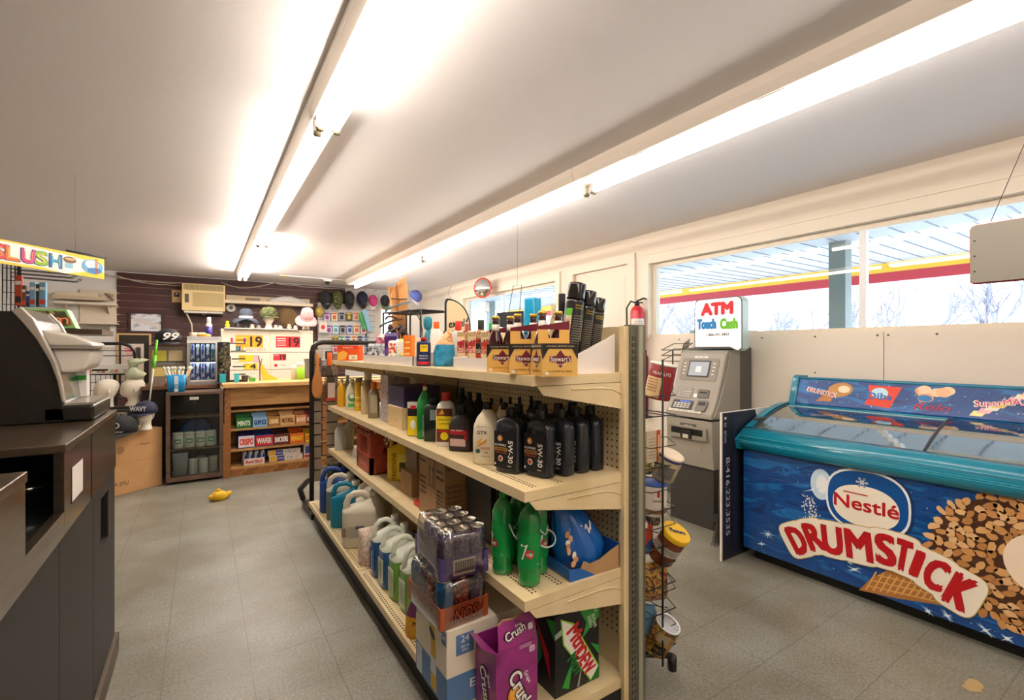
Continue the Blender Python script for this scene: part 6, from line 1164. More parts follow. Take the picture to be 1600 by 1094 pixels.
# ================================================================ back of the store
def ybb(px0, px1, pt, pb, Y):
    """a thing standing at depth Y that fills this box of the photo: base centre, width, height"""
    a, c = FY(px0, (pt+pb)/2, Y), FY(px1, (pt+pb)/2, Y); m0, m1 = FY((px0+px1)/2, pb, Y), FY((px0+px1)/2, pt, Y)
    return V(((a.x+c.x)/2, Y, m0.z)), c.x-a.x, m1.z-m0.z
woodc = ramp_mat('counter_wood', ['9a6434', 'b57c46', '87552a'], 'wave', 2.5, .45, (.4, 1, 5), dist=5, detail=5); woodt = ramp_mat('counter_top_wood', ['d0a062', 'dcb076', 'c08e50'], 'noise', 3, .4, (1, 6, 6)); woodi = ramp_mat('wood_inner', ['b08048', 'c4965a', '9a6c3a'], 'noise', 2.5, .5, (1, 1, 7))
darkw = ramp_mat('dark_wood', ['6a4630', '7c5640', '58382a'], 'noise', 4, .45, (1, 1, 6))
# wooden sales counter with candy shelves
SY = 6.05; r = root('sales_counter', 'wooden sales counter with open shelves of candy boxes at the back', 'counter', (.9, SY+.25, 0)); iv = local(r)
sx0, sx1 = .20, 2.3
def cbld(nm, bev=0): return b.build(nm, r, inv=iv, bev=bev)
b = MB().box(sx0-.022, sx1, SY-.08, SY+.72, .985, 1.03, woodt); cbld('counter_top', .004)
for x in (sx0+.0, 1.22, sx1-.06): b = MB().box(x, x+.06, SY, SY+.42, .0, .985, woodc); cbld('post')
b = MB().box(sx0+.06, sx1-.06, SY+.40, SY+.42, .06, .985, woodi); cbld('back_board'); b = MB().box(sx0+.06, sx1-.06, SY+.05, SY+.07, .77, .985, woodi); cbld('upper_panel')
SZ = (.72, .52, .295, .10)
for z, dp_ in zip(SZ, (.10, .02, -.01, -.02)): b = MB().box(sx0+.06, sx1-.06, SY+dp_, SY+.4, z-.022, z, woodi); cbld('shelf')
b = MB().box(sx0+.06, sx1-.06, SY-.015, SY+.005, .0, .085, woodc); cbld('kick_board')
b = MB()
for k in range(16): b.box(.545, .56, SY+.392, SY+.397, .15+.05*k, .175+.05*k, paint('cfc8bc'))
b.box(.54, .565, SY+.397, SY+.3995, .10, .72, paint('b8ae9c')); cbld('shelf_standard')
def cbox(label, px0, px1, pt, z, col, txt=None, tc='ffffff', inner='5a3018', group=None, dpt=.16, y=SY+.0, cat='candy box', c2=None):
    p, w, h = ybb(px0, px1, pt, pt+10, y+.02); h = zat(pt, (p.x, y+.02))-z; q = root('candy_box', label, cat, (p.x, y+.02+dpt/2, z+.0004), 0, group); b = MB(); t = .003; m = paint(col)
    b.box(-w/2, w/2, -dpt/2, -dpt/2+t, 0, h*.72, m); b.box(-w/2, w/2, dpt/2-t, dpt/2, 0, h, m); b.box(-w/2, -w/2+t, -dpt/2+t, dpt/2-t, 0, h*.75, m); b.box(w/2-t, w/2, -dpt/2+t, dpt/2-t, 0, h*.75, m); b.box(-w/2+t, w/2-t, -dpt/2+t, dpt/2-t, 0, t, m); b.build('tray', q)
    b = MB(); rg = random.Random(label)
    for k in range(5) if cat == 'candy box' else (): b.box(-w/2+t+(w-2*t)*k/5, -w/2+t+(w-2*t)*(k+.85)/5, -dpt/2+.01, dpt/2-.01, t, h*rg.uniform(.5, .68), paint(inner))
    if b.v: b.build('candy_bars', q, bev=.003)
    b = MB(); M = F0(dpt); b.rect(0, h*.36, w*.96, h*.62, paint(c2 or col), M)
    if txt: b.text(txt, 0, h*.36, h*.32, paint(tc), M, w=w*.8, z=.002, bold=.06)
    b.build('print', q); return q
row = [(369, 393, 647, '2a7a3c', 'MINTS', 'e8f0e0', '1f5a2c'), (395, 418, 646, '8fb8d8', 'GUM ICE', '1f4a8a', 'd8e6f0'), (419, 437, 645, 'b07a3a', 'CARAMEL', 'f0d8a0', '5a3018'), (438, 461, 643, 'd8b07a', 'NUT ROLL', '7a3a1a', 'e8c890'), (462, 478.5, 643, 'c88a5a', 'BARS', 'f4e4c8', '8a2a1c'), (479, 490, 643, '8a2436', 'FUDGE', 'f0d8c8', '5a1420')]
for i, (a, c, t, col, tx, tc, inn) in enumerate(row): cbox(['green mint box at the left of the upper candy shelf', 'pale blue gum box, second on the upper candy shelf', 'brown caramel box, third on the upper candy shelf', 'tan nut roll box with ragged top on the upper candy shelf', 'light brown bar box, fifth on the upper candy shelf', 'dark red box at the right of the upper candy shelf'][i], a, c, t, SZ[1], col, tx, tc, inn)
row = [(372, 398, 672, '2a2f7a', 'CRISPO', 'e8402c', 'd8d4e0', 'e8e0e8'), (399, 427, 672, '1f3f8f', 'WAFER', 'e8e4dc', '8fa0c8', 'c82a2c'), (427, 452, 671, '4a2018', 'SNICKERS', 'f4f0ea', '3a1810', '6a2a2a'), (453, 475, 671, 'e0701f', 'PEANUT', 'f4c838', 'e8842c', 'e0701f'), (477, 488, 672, 'e8b82a', 'OH', 'c8301c', 'f0d060', 'e8b82a')]
for i, (a, c, t, col, tx, tc, inn, c2) in enumerate(row): cbox(['blue box with red lettering at the left of the middle candy shelf', 'blue and red box, second on the middle candy shelf', 'dark brown box with white lettering on the middle candy shelf', 'orange candy box on the middle candy shelf', 'yellow candy box at the right of the middle candy shelf'][i], a, c, t, SZ[2], col, tx, tc, inn, c2=c2)
q = cbox('white tray of energy drink cans on the bottom candy shelf', 381, 413, 712, SZ[3], 'e8dcd4', 'Red Bull', 'c8202c', 'b8bcc8', cat='drink tray')
p = q.location; cmn = ramp_mat('silver_blue_can', ['2a3f9a', 'c8ccd4', '2a3f9a', 'd8dce2'], 'noise', 14, .3, (1, 1, .3), const=True, metal=.4)
cc0 = None
for i in range(4):
    L = V((p.x-.09+.06*i, p.y-.03, SZ[3]+.004)); lb = 'slim silver and blue can standing in the white tray'
    cc0 = clone(cc0, L) if cc0 else can('energy_drink_can', lb, 'can', L, 0, .027, .15, (('body', [(.85, 0), (1, .05), (1, .9), (.8, 1)], cmn), ('top', [(.78, 1), (.78, 1.01)], tinm)), None, 'slim energy drink cans in the white tray')
pz = [(415, 427, 705, '3a3f5a', 'dark blue crumpled packet beside the drink tray', .12), (419, 440, 712, 'cfc0a0', 'tan bag leaning behind the blue packet', .2)]
for a, c, t, col, lb, dd in pz:
    p, w, h = ybb(a, c, t, 724, SY+.06); h = zat(t, (p.x, p.y))-SZ[3]; solo(MB().loft([[V((x, y*k, zz)) for x, y in ((-w/2, -.03), (0, -.04), (w/2, -.03), (w/2, .03), (0, .04), (-w/2, .03))] for zz, k in ((0, .5), (h*.3, 1), (h*.8, .8), (h, .15))], paint(col, .3)), 'snack_bag', lb, 'bag', (p.x, SY+.22+dd*.2, SZ[3]), 0)
for i, (a, c, t, b_, lb) in enumerate(((421, 473, 717, 724, 'yellow white and blue printed foil box, lower of two at the bottom'), (419, 470, 706, 714, 'yellow white and blue printed foil box, upper of two at the bottom'))):
    p, w, h = ybb(a, c, t, b_, SY+.03); z = SZ[3]+(.0005 if i == 0 else .068)
    def arf(q, w, d, h): M = F0(d); q.rect(-w*.38, h*.5, w*.2, h*.8, paint('e8b82a'), M); q.rect(-w*.16, h*.5, w*.22, h*.9, paint('2a3a9a'), M); q.text('FOIL 12"', w*.2, h*.5, h*.4, paint('4a4a6a'), M, w=w*.35); q.text('SARAN', -w*.16, h*.5, h*.35, paint('e8e0f0'), M, w=w*.18, z=.002)
    box_item('foil_box', lb, 'box', (p.x, SY+.09, z), 0, w, .08, .065, paint('e6e2da'), arf)
p, w, h = ybb(475, 492, 688, 722, SY+.05); box_item('bottle_case', 'white and blue case at the right end of the bottom candy shelf', 'case', (p.x, SY+.12, SZ[3]), 0, w, .15, .16, paint('e2dce0'), lambda q, w, d, h: [q.rect(0, h*.6, w*.8, h*.5, paint('3a4a9a'), F0(d)), q.rect(0, h*.15, w*.9, h*.2, paint('c8402c'), F0(d))])
# plank leaning between the glass case and the counter
p, w, h = ybb(349, 356, 657, 743, 6.0); pl = MB().box(-w/2, w/2, -.012, .012, 0, h, woodc); o = solo(pl, 'wooden_plank', 'narrow wooden plank leaning between glass case and sales counter', 'plank', (p.x, 6.0, .0))
# ---------------------------------------------------------------- glass display case
gx0, gx1, gy0, gy1 = FY(259, 700, 6.0).x, FY(349, 700, 6.0).x, 6.0, 6.4
r = root('display_case', 'small wood framed glass case of jars left of the sales counter', 'display case', ((gx0+gx1)/2, 6.2, 0)); iv = local(r); gw_ = ramp_mat('case_wood', ['5a4436', '6a5242', '4c382c'], 'noise', 3, .45, (1, 1, 5))
def cb2(nm, bev=0): return b.build(nm, r, inv=iv, bev=bev)
for x in (gx0, gx1-.035): b = MB().box(x, x+.035, gy0, gy1, .03, .93, gw_); cb2('side')
b = MB().box(gx0, gx1, gy0, gy1, .93, .955, gw_); cb2('top'); b = MB().box(gx0+.035, gx1-.035, gy0, gy1, .03, .075, gw_); cb2('bottom'); b = MB().box(gx0+.035, gx1-.035, gy1-.02, gy1, .075, .93, paint('4a4038')); cb2('back')
b = MB()
for x in (gx0+.01, gx1-.05): 
    for y in (gy0+.03, gy1-.06): b.box(x, x+.03, y, y+.03, 0, .03, BLACK)
cb2('foot')
gz = (.70, .36)
for z in gz: b = MB().box(gx0+.035, gx1-.035, gy0+.02, gy1-.02, z-.018, z, gw_); cb2('shelf')
gc = glass_mat('case_glass', 'eef2f0', .97, .02, 1.4); gm_ = (gx0+gx1)/2
for k, (x0, x1, y) in enumerate(((gx0+.036, gm_+.01, gy0+.004), (gm_-.01, gx1-.036, gy0+.012))): b = MB().box(x0, x1, y, y+.004, .078, .928, gc); cb2('glass_door')
b = MB(); b.box(gm_-.05, gm_+.03, gy0-.004, gy0+.003, .875, .905, paint('c9c5ba', .3)); cb2('lock_plate')
jp = can('plastic_jar', 'white plastic jar', 'jar', (0, 0, 0), 0, .050, .165, (('body', [(.95, 0), (1, .03), (1, .78), (.92, .84)], paint('dcd8cc')), ('lid', [(.98, .84), (.98, .98), (.9, 1)], paint('e8e6de'))), lambda q, rad, h: [wrapband(q, rad, h*.3, h*.6, paint('5f9a7a'), -.6, .6, 8), wrapband(q, rad, h*.38, h*.5, paint('dfe6dc'), -.4, .4, 8, .001)])
names = ['leftmost white jar with green label in the glass case', 'second white jar in the glass case middle shelf', 'third white jar in the glass case middle shelf', 'rightmost white jar in the glass case middle shelf']
for i, px in enumerate((278, 296, 313, 330)):
    x = FY(px, 680, 6.12).x; L = (x, 6.12, gz[1]+.0005)
    if i == 0: jp.location = L; jp['label'] = names[0]; jp['group'] = 'white jars on the middle shelf of the glass case'
    else: clone(jp, L, None, names[i], 'white jars on the middle shelf of the glass case')
jq = can('plastic_jar', 'cloudy jar behind the bin at the bottom of the glass case', 'jar', (FY(302, 720, 6.1).x, 6.12, .0755), 0, .043, .16, (('body', [(.95, 0), (1, .03), (1, .78), (.92, .84)], paint('c9c6bc')), ('lid', [(.98, .84), (.98, .98), (.9, 1)], paint('dedad0'))), None, 'cloudy jars at the bottom of the glass case')
jq['label'] = 'cloudy jar beside the grey bin in the glass case'
for px, y, lb in ((314, 6.24, 'cloudy jar in the middle of the glass case bottom'), (318, 6.11, 'front cloudy jar near the middle of the glass case bottom'), (333, 6.16, 'cloudy jar at the right of the glass case bottom')): clone(jq, (FY(px, 720, y).x, y, .0755), None, lb)
p, w, h = ybb(269, 294, 697, 742, 6.08); solo(MB().loft([ring(0, w*.46, .09, n=20, p=8), ring(.2, w*.5, .1, n=20, p=8), ring(.205, w*.52, .105, n=20, p=8), ring(.24, w*.5, .1, n=20, p=8)], paint('a9b2b6', .4)), 'storage_bin', 'grey lidded plastic bin at the bottom left of the glass case', 'bin', (p.x, 6.16, .0755))
rg = random.Random(6)
b = MB().loft([[V((v.x+rg.uniform(-.02, .02), v.y+rg.uniform(-.01, .01), v.z)) for v in ring(z, a, .06, n=18, p=3)] for z, a in ((0, .14), (.04, .17), (.08, .15), (.11, .06))], mat('blue_plastic_bag', '1f4f8f', .25, bump=.6, bs=20)); p, w, h = ybb(272, 340, 650, 668, 6.25); solo(b, 'plastic_bag', 'crumpled blue plastic bag behind the jars in the glass case', 'bag', (p.x, 6.27, gz[1]+.17)); bpy.data.objects['plastic_bag'].location.z = gz[1]+.0005; bpy.data.objects['plastic_bag'].scale.z = 2.6
# wooden ledge behind the case with mini fridge, cup, tin
LZ = 1.005; b = MB(); b.box(-.55, .14, 6.37, 7.1, LZ-.035, LZ, darkw); b.box(-.55, .14, 6.46, 6.5, 0, LZ-.035, paint('2a211c')); worldsolo(b, 'rear_counter', 'dark wooden counter behind the glass display case', 'counter')
p, w, h = ybb(292, 345, 526, 600, 6.5); fw, fh, fd = w, h, .36
r = root('mini_fridge', 'small silver countertop fridge with glass door full of cans', 'fridge', (p.x, 6.5+fd/2, LZ)); h = zat(526, (p.x, 6.5))-LZ; fm = paint('b9b8b6', .3, metal=.3); b = MB()
b.box(-w/2, -w/2+.03, -fd/2, fd/2, 0, h, fm); b.box(w/2-.03, w/2, -fd/2, fd/2, 0, h, fm); b.box(-w/2+.03, w/2-.03, -fd/2, fd/2, h-.06, h, fm); b.box(-w/2+.03, w/2-.03, -fd/2, fd/2, 0, .05, fm); b.box(-w/2+.03, w/2-.03, fd/2-.02, fd/2, .05, h-.06, paint('1c2230')); b.build('cabinet', r, bev=.004)
fs = h*.48; b = MB().box(-w/2+.03, w/2-.03, -fd/2+.03, fd/2-.02, fs-.012, fs, paint('23262c')); b.build('shelf', r); b = MB(); b.box(-w/2, w/2, -fd/2-.012, -fd/2-.001, h-.075, h-.045, paint('d8d6d2')); b.box(-w/2+.03, w/2-.0, -fd/2-.014, -fd/2-.001, .03, .05, paint('d8d6d2')); b.box(w/2-.055, w/2, -fd/2-.016, -fd/2-.001, .05, h-.075, paint('d4d2ce')); b.box(-w/2, -w/2+.03, -fd/2-.016, -fd/2-.001, .03, h-.075, paint('8f8a84')); b.build('door_frame', r); MB().box(-w/2+.03, w/2-.055, -fd/2-.006, -fd/2-.003, .05, h-.075, gc).build('door_glass', r)
cm2 = [ramp_mat('can_blue_a', ['2a52c0', 'e0e4ee', '2a52c0'], 'noise', 12, .4, (1, 1, .5), const=True, lo=.35, hi=.65), ramp_mat('can_blue_b', ['d8e0f0', '2440a0', 'e8ecf2'], 'noise', 14, .4, (1, 1, .5), const=True, lo=.35, hi=.65), ramp_mat('can_teal', ['1f8aaa', 'd8e0e4', '1f8aaa'], 'noise', 12, .4, const=True, lo=.35, hi=.65)]
MB().box(-w/2+.035, w/2-.035, -fd/2+.03, -fd/2+.045, h-.068, h-.061, mat('fridge_lamp', 'f2f6ff', .5, emit=9)).build('lamp', r); MB().box(-w/2+.035, w/2-.035, -fd/2+.03, -fd/2+.04, fs-.02, fs-.013, MATS['fridge_lamp']).build('lamp', r)
protos = {}
for row_ in range(2):
    n = 5
    for i in range(n):
        m_ = cm2[2] if (row_ == 0 and i > 3) else cm2[i % 2]; x = p.x-w/2+.052+(w-.129)*i/(n-1); L = (x, 6.5+.075, LZ+(fs+.001 if row_ == 0 else .051))
        gname = 'cans on the %s shelf of the small fridge' % ('upper', 'lower')[row_]; lb = 'tall %s energy can on the %s fridge shelf' % ('teal' if m_ is cm2[2] else 'blue and white', ('upper', 'lower')[row_])
        k_ = (row_, m_.name)
        if k_ in protos: clone(protos[k_], L)
        else: protos[k_] = can('drink_can', lb, 'can', L, 0, .0205, h*(.36 if row_ == 0 else .37), (('body', [(.85, 0), (1, .03), (1, .9), (.8, .98)], m_), ('top', [(.78, .98), (.78, 1)], tinm)), None, gname+(' teal' if m_ is cm2[2] else ''))
for (a, c, t, col, nm, lb, cat) in ((297, 308, 525, 'd8c8b0', 'paper_cup', 'cream paper cup, left on top of the small fridge', 'cup'), (309, 320, 525, 'e6dcc8', 'paper_cup', 'pale paper cup, right on top of the small fridge', 'cup')):
    q, w2, h2 = ybb(a, c, t-0, t+7, 6.6); zt_ = LZ+fh; zt_ = zat(526, (p.x, 6.5)); solo(MB().lathe([(.04, 0), (.045, .05)], paint(col)), nm, lb, cat, (q.x, 6.67, zt_+.0005))
zt_ = zat(526, (p.x, 6.5))+.0005
q, w2, h2 = ybb(321, 332, 498, 527, 6.6); can('lighter_fuel_can', 'white and purple squeeze bottle standing on the small fridge', 'bottle', (q.x, 6.66, zt_), 0, .033, .235, (('body', [(1, 0), (1, .5)], paint('3a2f8a')), ('shoulder', [(1, .5), (.98, .62), (.6, .7)], paint('e8e6ea')), ('cap', [(.7, .7), (.72, .9), (.5, 1)], paint('f0eee8'))))
solo(MB().loft([ring(z, a, .05, n=14, p=2.4) for z, a in ((0, .06), (.02, .07), (.035, .03))], paint('e8a838')), 'snack_bag', 'small orange packet lying on the small fridge', 'packet', (p.x+.0, 6.56, zt_), .1)
# blue cup of straws and spoons on the glass case
p, w, h = ybb(259, 292, 586, 615, 6.1); r = root('spoon_bucket', 'bright blue square bucket stuffed with spoons on the glass case', 'bucket', (p.x, 6.13, .9555)); h = zat(586, (p.x, 6.1))-.955; w *= .95
b = MB().loft([ring(0, w*.42, w*.36, n=24, p=8), ring(h, w*.5, w*.42, n=24, p=8)], paint('1f8fcc', .3)); b.build('body', r); b = MB(); b.rect(0, h*.5, w*.2, h*.9, paint('d8e4e8'), faceY(0, -w*.42, 0)); b.text('8', 0, h*.35, h*.3, paint('1f6fa8'), faceY(0, -w*.42, 0), z=.002); b.build('label', r)
rg = random.Random(12); bs_ = MB()
for k in range(18):
    a = rg.uniform(0, 2*PI); e = rg.uniform(.02, .1); bs_.tube([V((e*.4*math.cos(a), e*.4*math.sin(a), .03)), V((e*1.5*math.cos(a), e*.8*math.sin(a), h+rg.uniform(.03, .09)))], .006, paint(('d8b48a', 'cdd8dc', 'e8ddc8', 'b9c8cc')[k % 4], .3), n=5)
    x, y, z = e*1.5*math.cos(a), e*.8*math.sin(a), h+.05; bs_.loft([ring(z+d_, .012*q_, .005, cx=x, cy=y, n=8) for d_, q_ in ((0, .6), (.015, 1.3), (.035, .7))], paint(('e6d8c0', 'c8d4d8')[k % 2], .3))
o = solo(bs_, 'plastic_spoons', 'bunch of clear and wooden spoons sticking out of the blue bucket', 'spoons', (p.x, 6.13, .9555+.002)); o['kind'] = 'stuff'
# cap display: black cap with white mark over a shelf of small goods
def cap(name, label, loc, rz, s, crown, brim, art=None, group=None, hang=False):
    r = root(name, label, 'cap', loc, rz, group); n = 20; cr_ = MB().loft([ring(z*s, a*s, a*s*1.08, n=n) for z, a in ((0, .095), (.04, .098), (.075, .088), (.105, .062), (.12, .025), (.123, .004))], crown); cr_.build('crown', r)
    b = MB(); up = []; lo = []
    for k in range(13): t = PI+PI*k/12; up.append(V((math.cos(t)*.088*s, math.sin(t)*.095*s, .004*s))); lo.append(V((math.cos(t)*.095*s, (math.sin(t)*.165-.0)*s, -.018*s*abs(math.sin(t)))))
    m = len(up); vs = [*up, *lo, *[v+V((0, 0, .004)) for v in up], *[v+V((0, 0, .004)) for v in lo]]; fs = []
    for i in range(m-1): fs += [(i, m+i, m+i+1, i+1), (2*m+i, 2*m+i+1, 3*m+i+1, 3*m+i), (m+i, 3*m+i, 3*m+i+1, m+i+1)]
    b.add(vs, fs, brim, True); b.build('brim', r)
    MB().lathe([(.008*s, .12*s), (.006*s, .128*s), (.001, .13*s)], crown, n=8).build('button', r)
    if art: b = MB(); art(b, faceY(0, -.108*s, .055*s), s); b.build('emblem', r)
    if hang: r.rotation_euler.x = -1.35
    return r
navy2 = mat('cap_navy', '23283f', .8); capb = mat('cap_black', '1a1a1e', .8) if 'cap_black' not in MATS else mat('cap_cloth_black', '1a1a1e', .8)
p, w, h = ybb(240, 283, 518, 541, 6.5)
stand = MB(); stand.box(p.x-.17, p.x+.17, 6.60, 6.62, LZ+.0005, p.z-.002, paint('8a7a6a')); stand.box(p.x-.17, p.x-.15, 6.62, 6.8, LZ+.0005, p.z-.002, paint('6a5a4c')); stand.box(p.x+.15, p.x+.17, 6.62, 6.8, LZ+.0005, p.z-.002, paint('b09a84')); stand.box(p.x-.17, p.x+.17, 6.60, 6.8, p.z-.0018, p.z+.012, paint('4a3a30'))
stand.rect(p.x-.08, LZ+.33, .13, .12, paint('d8cc4a'), faceY(0, 6.5997, 0)); stand.rect(p.x+.07, LZ+.33, .13, .12, paint('c8b48a'), faceY(0, 6.5997, 0)); stand.rect(p.x, LZ+.15, .3, .1, paint('d8c070'), faceY(0, 6.5997, 0)); stand.rect(p.x, LZ+.26, .3, .012, BLACK, faceY(0, 6.598, 0)); stand.rect(p.x-.04, LZ+.245, .2, .02, paint('8a8a88'), faceY(0, 6.597, 0), t=.01)
worldsolo(stand, 'cap_stand', 'small wooden stand with notes below the black cap', 'stand')
cap('baseball_hat', 'black baseball cap with white number logo above the note stand', (p.x, 6.62, p.z+.04), .1, 1.3, capb, capb, lambda b, M, s: b.text('99', 0, 0, .06*s, WHITE, M, w=.11*s, shear=.3, bold=.05))
for i, (px, c, lb) in enumerate(((262, 'c8504a', 'small red and white figure, left on the ledge by the bucket'), (276, 'b8403c', 'small red and white figure, right on the ledge by the bucket'))):
    q = FY(px, 570, 6.43); solo(MB().lathe([(.02, 0), (.025, .03), (.012, .04)], paint(c)).lathe([(.012, .04), (.022, .06), (.018, .08), (.004, .09)], paint('e8dcd0')), 'figurine', lb, 'figurine', (q.x, 6.402, LZ+.0005))
# poster and grille behind the foam heads
po_r = yframe('framed_poster', 'gold framed poster showing a pink price and a phone', 'poster', 182, 236, 521, 603, 7.3, paint('b99a6a'), lambda b, M, w, h: [b.rect(0, 0, w, h, paint('2a2420'), M), b.rect(-w*.05, -h*.08, w*.75, h*.8, paint('c8b8ac'), M, z=.001), b.rect(w*.14, h*.1, w*.16, h*.3, paint('3a3634'), M, z=.002), b.text('DEAL', -w*.1, h*.2, h*.08, paint('d84a6a'), M, w=w*.4, z=.002, bold=.06), b.text('0.00', -w*.1, h*.1, h*.06, paint('c83a5a'), M, z=.002)], .02)
b = MB(); z_ = po_r.location.z; b.box(-.2, -.16, .0, .03, -z_, .2, paint('2a2420')); b.box(.16, .2, .0, .03, -z_, .2, paint('2a2420')); b.build('leg', po_r)
b = MB(); Yg = 7.15; pts = [FY(x, y, Yg) for x, y in ((146, 537), (190, 537), (203, 541), (210, 549), (212, 565))]; b.tube(pts, .018, BLACK, n=10); b.tube([V((pts[-1].x, Yg, pts[-1].z)), V((pts[-1].x, Yg, 0))], .018, BLACK, n=10); 
for y in (548, 556): a, c = FY(140, y, Yg), FY(208, y, Yg); b.tube([a, c], .005, BLACK, n=6)
a, c = FY(122, 585, Yg), FY(206, 585, Yg)
for k in range(8): b.tube([V((a.x, Yg-.02*k, a.z)), V((c.x, Yg-.02*k, c.z))], .003, BLACK, n=5)
for k in range(9): b.tube([V((a.x, Yg-.16, a.z-.09*k)), V((c.x, Yg-.16, a.z-.09*k))], .004, BLACK, n=5)
for k in range(12): x = a.x+(c.x-a.x)*k/11; b.tube([V((x, Yg-.16, a.z)), V((x, Yg-.16, .05))], .003, BLACK, n=5)
worldsolo(b, 'wire_display_stand', 'black tube and wire display stand behind the foam heads', 'display stand')
p, w, h = ybb(124, 206, 571, 584, Yg-.1); r = root('card_tray', 'white tray with a row of small cards on the black wire stand', 'tray', (p.x, Yg-.08, a.z+.006)); MB().box(-w/2, w/2, -.07, .07, 0, h*1.1, paint('d8d4cc')).build('tray', r); b = MB()
for k in range(12): b.rect(-w/2+w*(k+.5)/12, h*.3, w/16, h*.4, paint(('e8dccb', 'b9a898', 'c86a5a')[k % 3]), faceY(0, -.0705, 0))
b.rect(-w*.1, h*.45, w*.3, .02, BLACK, faceY(0, -.072, 0)); b.build('card', r)
# cardboard box with foam heads on and behind it
bx = root('cardboard_box', 'large brown cardboard box on the floor beside the dark counter', 'box', (-.755, 6.02, 0), .62); w, d, h = .74, .36, .60; MB().box(-w/2, w/2, -d/2, d/2, 0, h, mat('box_kraft', 'c69a68', .7, var=.06)).build('carton', bx, bev=.006); b = MB(); M = F0(d); b.text('99 2YU', -w*.02, h*.18, .035, paint('4a3a2a'), M, w=.14); b.disk(-w*.02, h*.72, .035, .035, paint('a87c50'), M); b.text('fragile', w*.28, h*.77, .018, paint('5a4632'), M, w=.09); b.rect(0, h*.5, w, .003, paint('a87c50'), M); b.build('print', bx)
foam = mat('foam_white', 'ece4d2', .65)
def head(label, loc, rz, s=1.0, group=None):
    r = root('foam_head', label, 'mannequin head', loc, rz, group); n = 24; rs = []
    # z, half width, half depth, centre shift toward the back
    for z, a, bb, cy in ((0, .065, .065, .0), (.012, .062, .062, .0), (.05, .045, .048, .01), (.085, .045, .05, .008), (.10, .052, .068, -.008), (.13, .066, .088, -.006), (.165, .073, .097, .0), (.20, .076, .102, .004), (.235, .072, .098, .008), (.262, .056, .078, .012), (.28, .03, .045, .014), (.286, .006, .01, .014)):
        rg_ = ring(z*s, a*s, bb*s, cy=cy*s, n=n, p=2.1)
        for v in rg_:                          # nose, brow and chin on the -Y side
            f = max(0, 1-abs(v.x)/(.022*s))*(1 if v.y < 0 else 0)
            if .12*s < z*s < .19*s: v.y -= f*.020*s*(1-abs(z-.145)/.045 if abs(z-.145) < .045 else 0)
            if abs(z-.10) < .012: v.y -= f*.008*s
            if abs(z-.165) < .01: v.y += (.008*s if .015*s < abs(v.x) < .045*s and v.y < 0 else 0)
        rs.append(rg_)
    MB().loft(rs, foam).build('head', r)
    for sx in (-1, 1): MB().loft([ring(z*s, .006*s, .014*s*q, cx=sx*.074*s, cy=.012*s, n=10) for z, q in ((.135, .4), (.15, 1), (.175, 1.15), (.19, .5))], foam).build('ear', r)
    return r
dkc = MB().box(-1.7, -.58, 6.40, 6.62, 0, .80, paint('1d1a19', .4)); worldsolo(dkc, 'dark_cabinet', 'low dark cabinet standing behind the cardboard box', 'cabinet')
p = FZ(166, 635, .80); head('bare white foam head facing left, left of two behind the box', (FY(166, 620, 6.5).x, 6.5, .8005), -1.35, 1.02)
head('bare white foam head facing left, below the pale plastic bag', (FY(207, 620, 6.5).x, 6.5, .8005), -1.35, 1.02)
b = MB(); rg = random.Random(9)
b.loft([[v+V((rg.uniform(-.012, .012), rg.uniform(-.01, .01), 0)) for v in ring(z, a, a*.8, cx=cx_, n=16)] for z, a, cx_ in ((0, .07, 0), (.05, .09, .01), (.10, .05, -.01), (.13, .03, -.02), (.17, .07, .0), (.20, .09, .03), (.22, .02, .04))], mat('pale_green_film', 'c8cfae', .35, bump=.4, bs=20)); solo(b, 'plastic_bag', 'pale green crumpled plastic bag on the right foam head', 'bag', (FY(211, 590, 6.5).x, 6.5, .8005+.293))
hp = Matrix.Rotation(.62, 4, 'Z'); 
p = FY(227, 671, 5.9); hz = .6065
head('white foam head wearing a navy patterned cap on the box', (p.x, 5.93, hz), -.5, .88); cap('baseball_hat', 'navy cap with white lettering on the foam head', (p.x, 5.935, hz+.165), -.5, 1.0, navy2, navy2, lambda b, M, s: b.text('WAVY', 0, .0, .045*s, paint('e8e4ea'), M, w=.15*s, bold=.09), hang=False)
p = FY(188, 690, 5.75); cap('baseball_hat', 'black cap with white oval badge at the left of the box', (p.x, 5.78, hz+.01), -.2, 1.35, capb, capb, lambda b, M, s: [b.disk(0, .01, .028*s, .022*s, paint('d8d4cc'), M), b.disk(0, .01, .02*s, .015*s, BLACK, M, z=.001), b.text('kosher', .02, -.035*s, .014*s, WHITE, M, w=.07*s)])
p, w, h = ybb(186, 198, 636, 662, 6.06); box_item('small_carton', 'small dark box standing behind the black cap', 'box', (p.x, 6.04, .6065), 0, .1, .06, .2, paint('23201f'), lambda q, w, d, h: q.rect(0, h*.8, w*.8, h*.2, paint('8a8478'), F0(d)))
p, w, h = ybb(198, 211, 655, 668, 6.0); box_item('small_carton', 'small maroon box between black cap and capped foam head', 'box', (p.x, 6.03, .6065), 0, .09, .05, .10, paint('6a3a34'))
b = MB(); q0, q1 = FY(233, 632, 6.15), FY(240, 575, 6.3); b.tube([q0, q1], .008, paint('c8ccc0')); b.tube([q1, q1+(q1-q0)*.35], .018, paint('5fb02a')); b.tube([q1+(q1-q0)*.35, q1+(q1-q0)*.8], .012, paint('5fb02a')); worldsolo(b, 'green_handled_duster', 'long handled tool with lime green grip behind the bucket', 'duster')
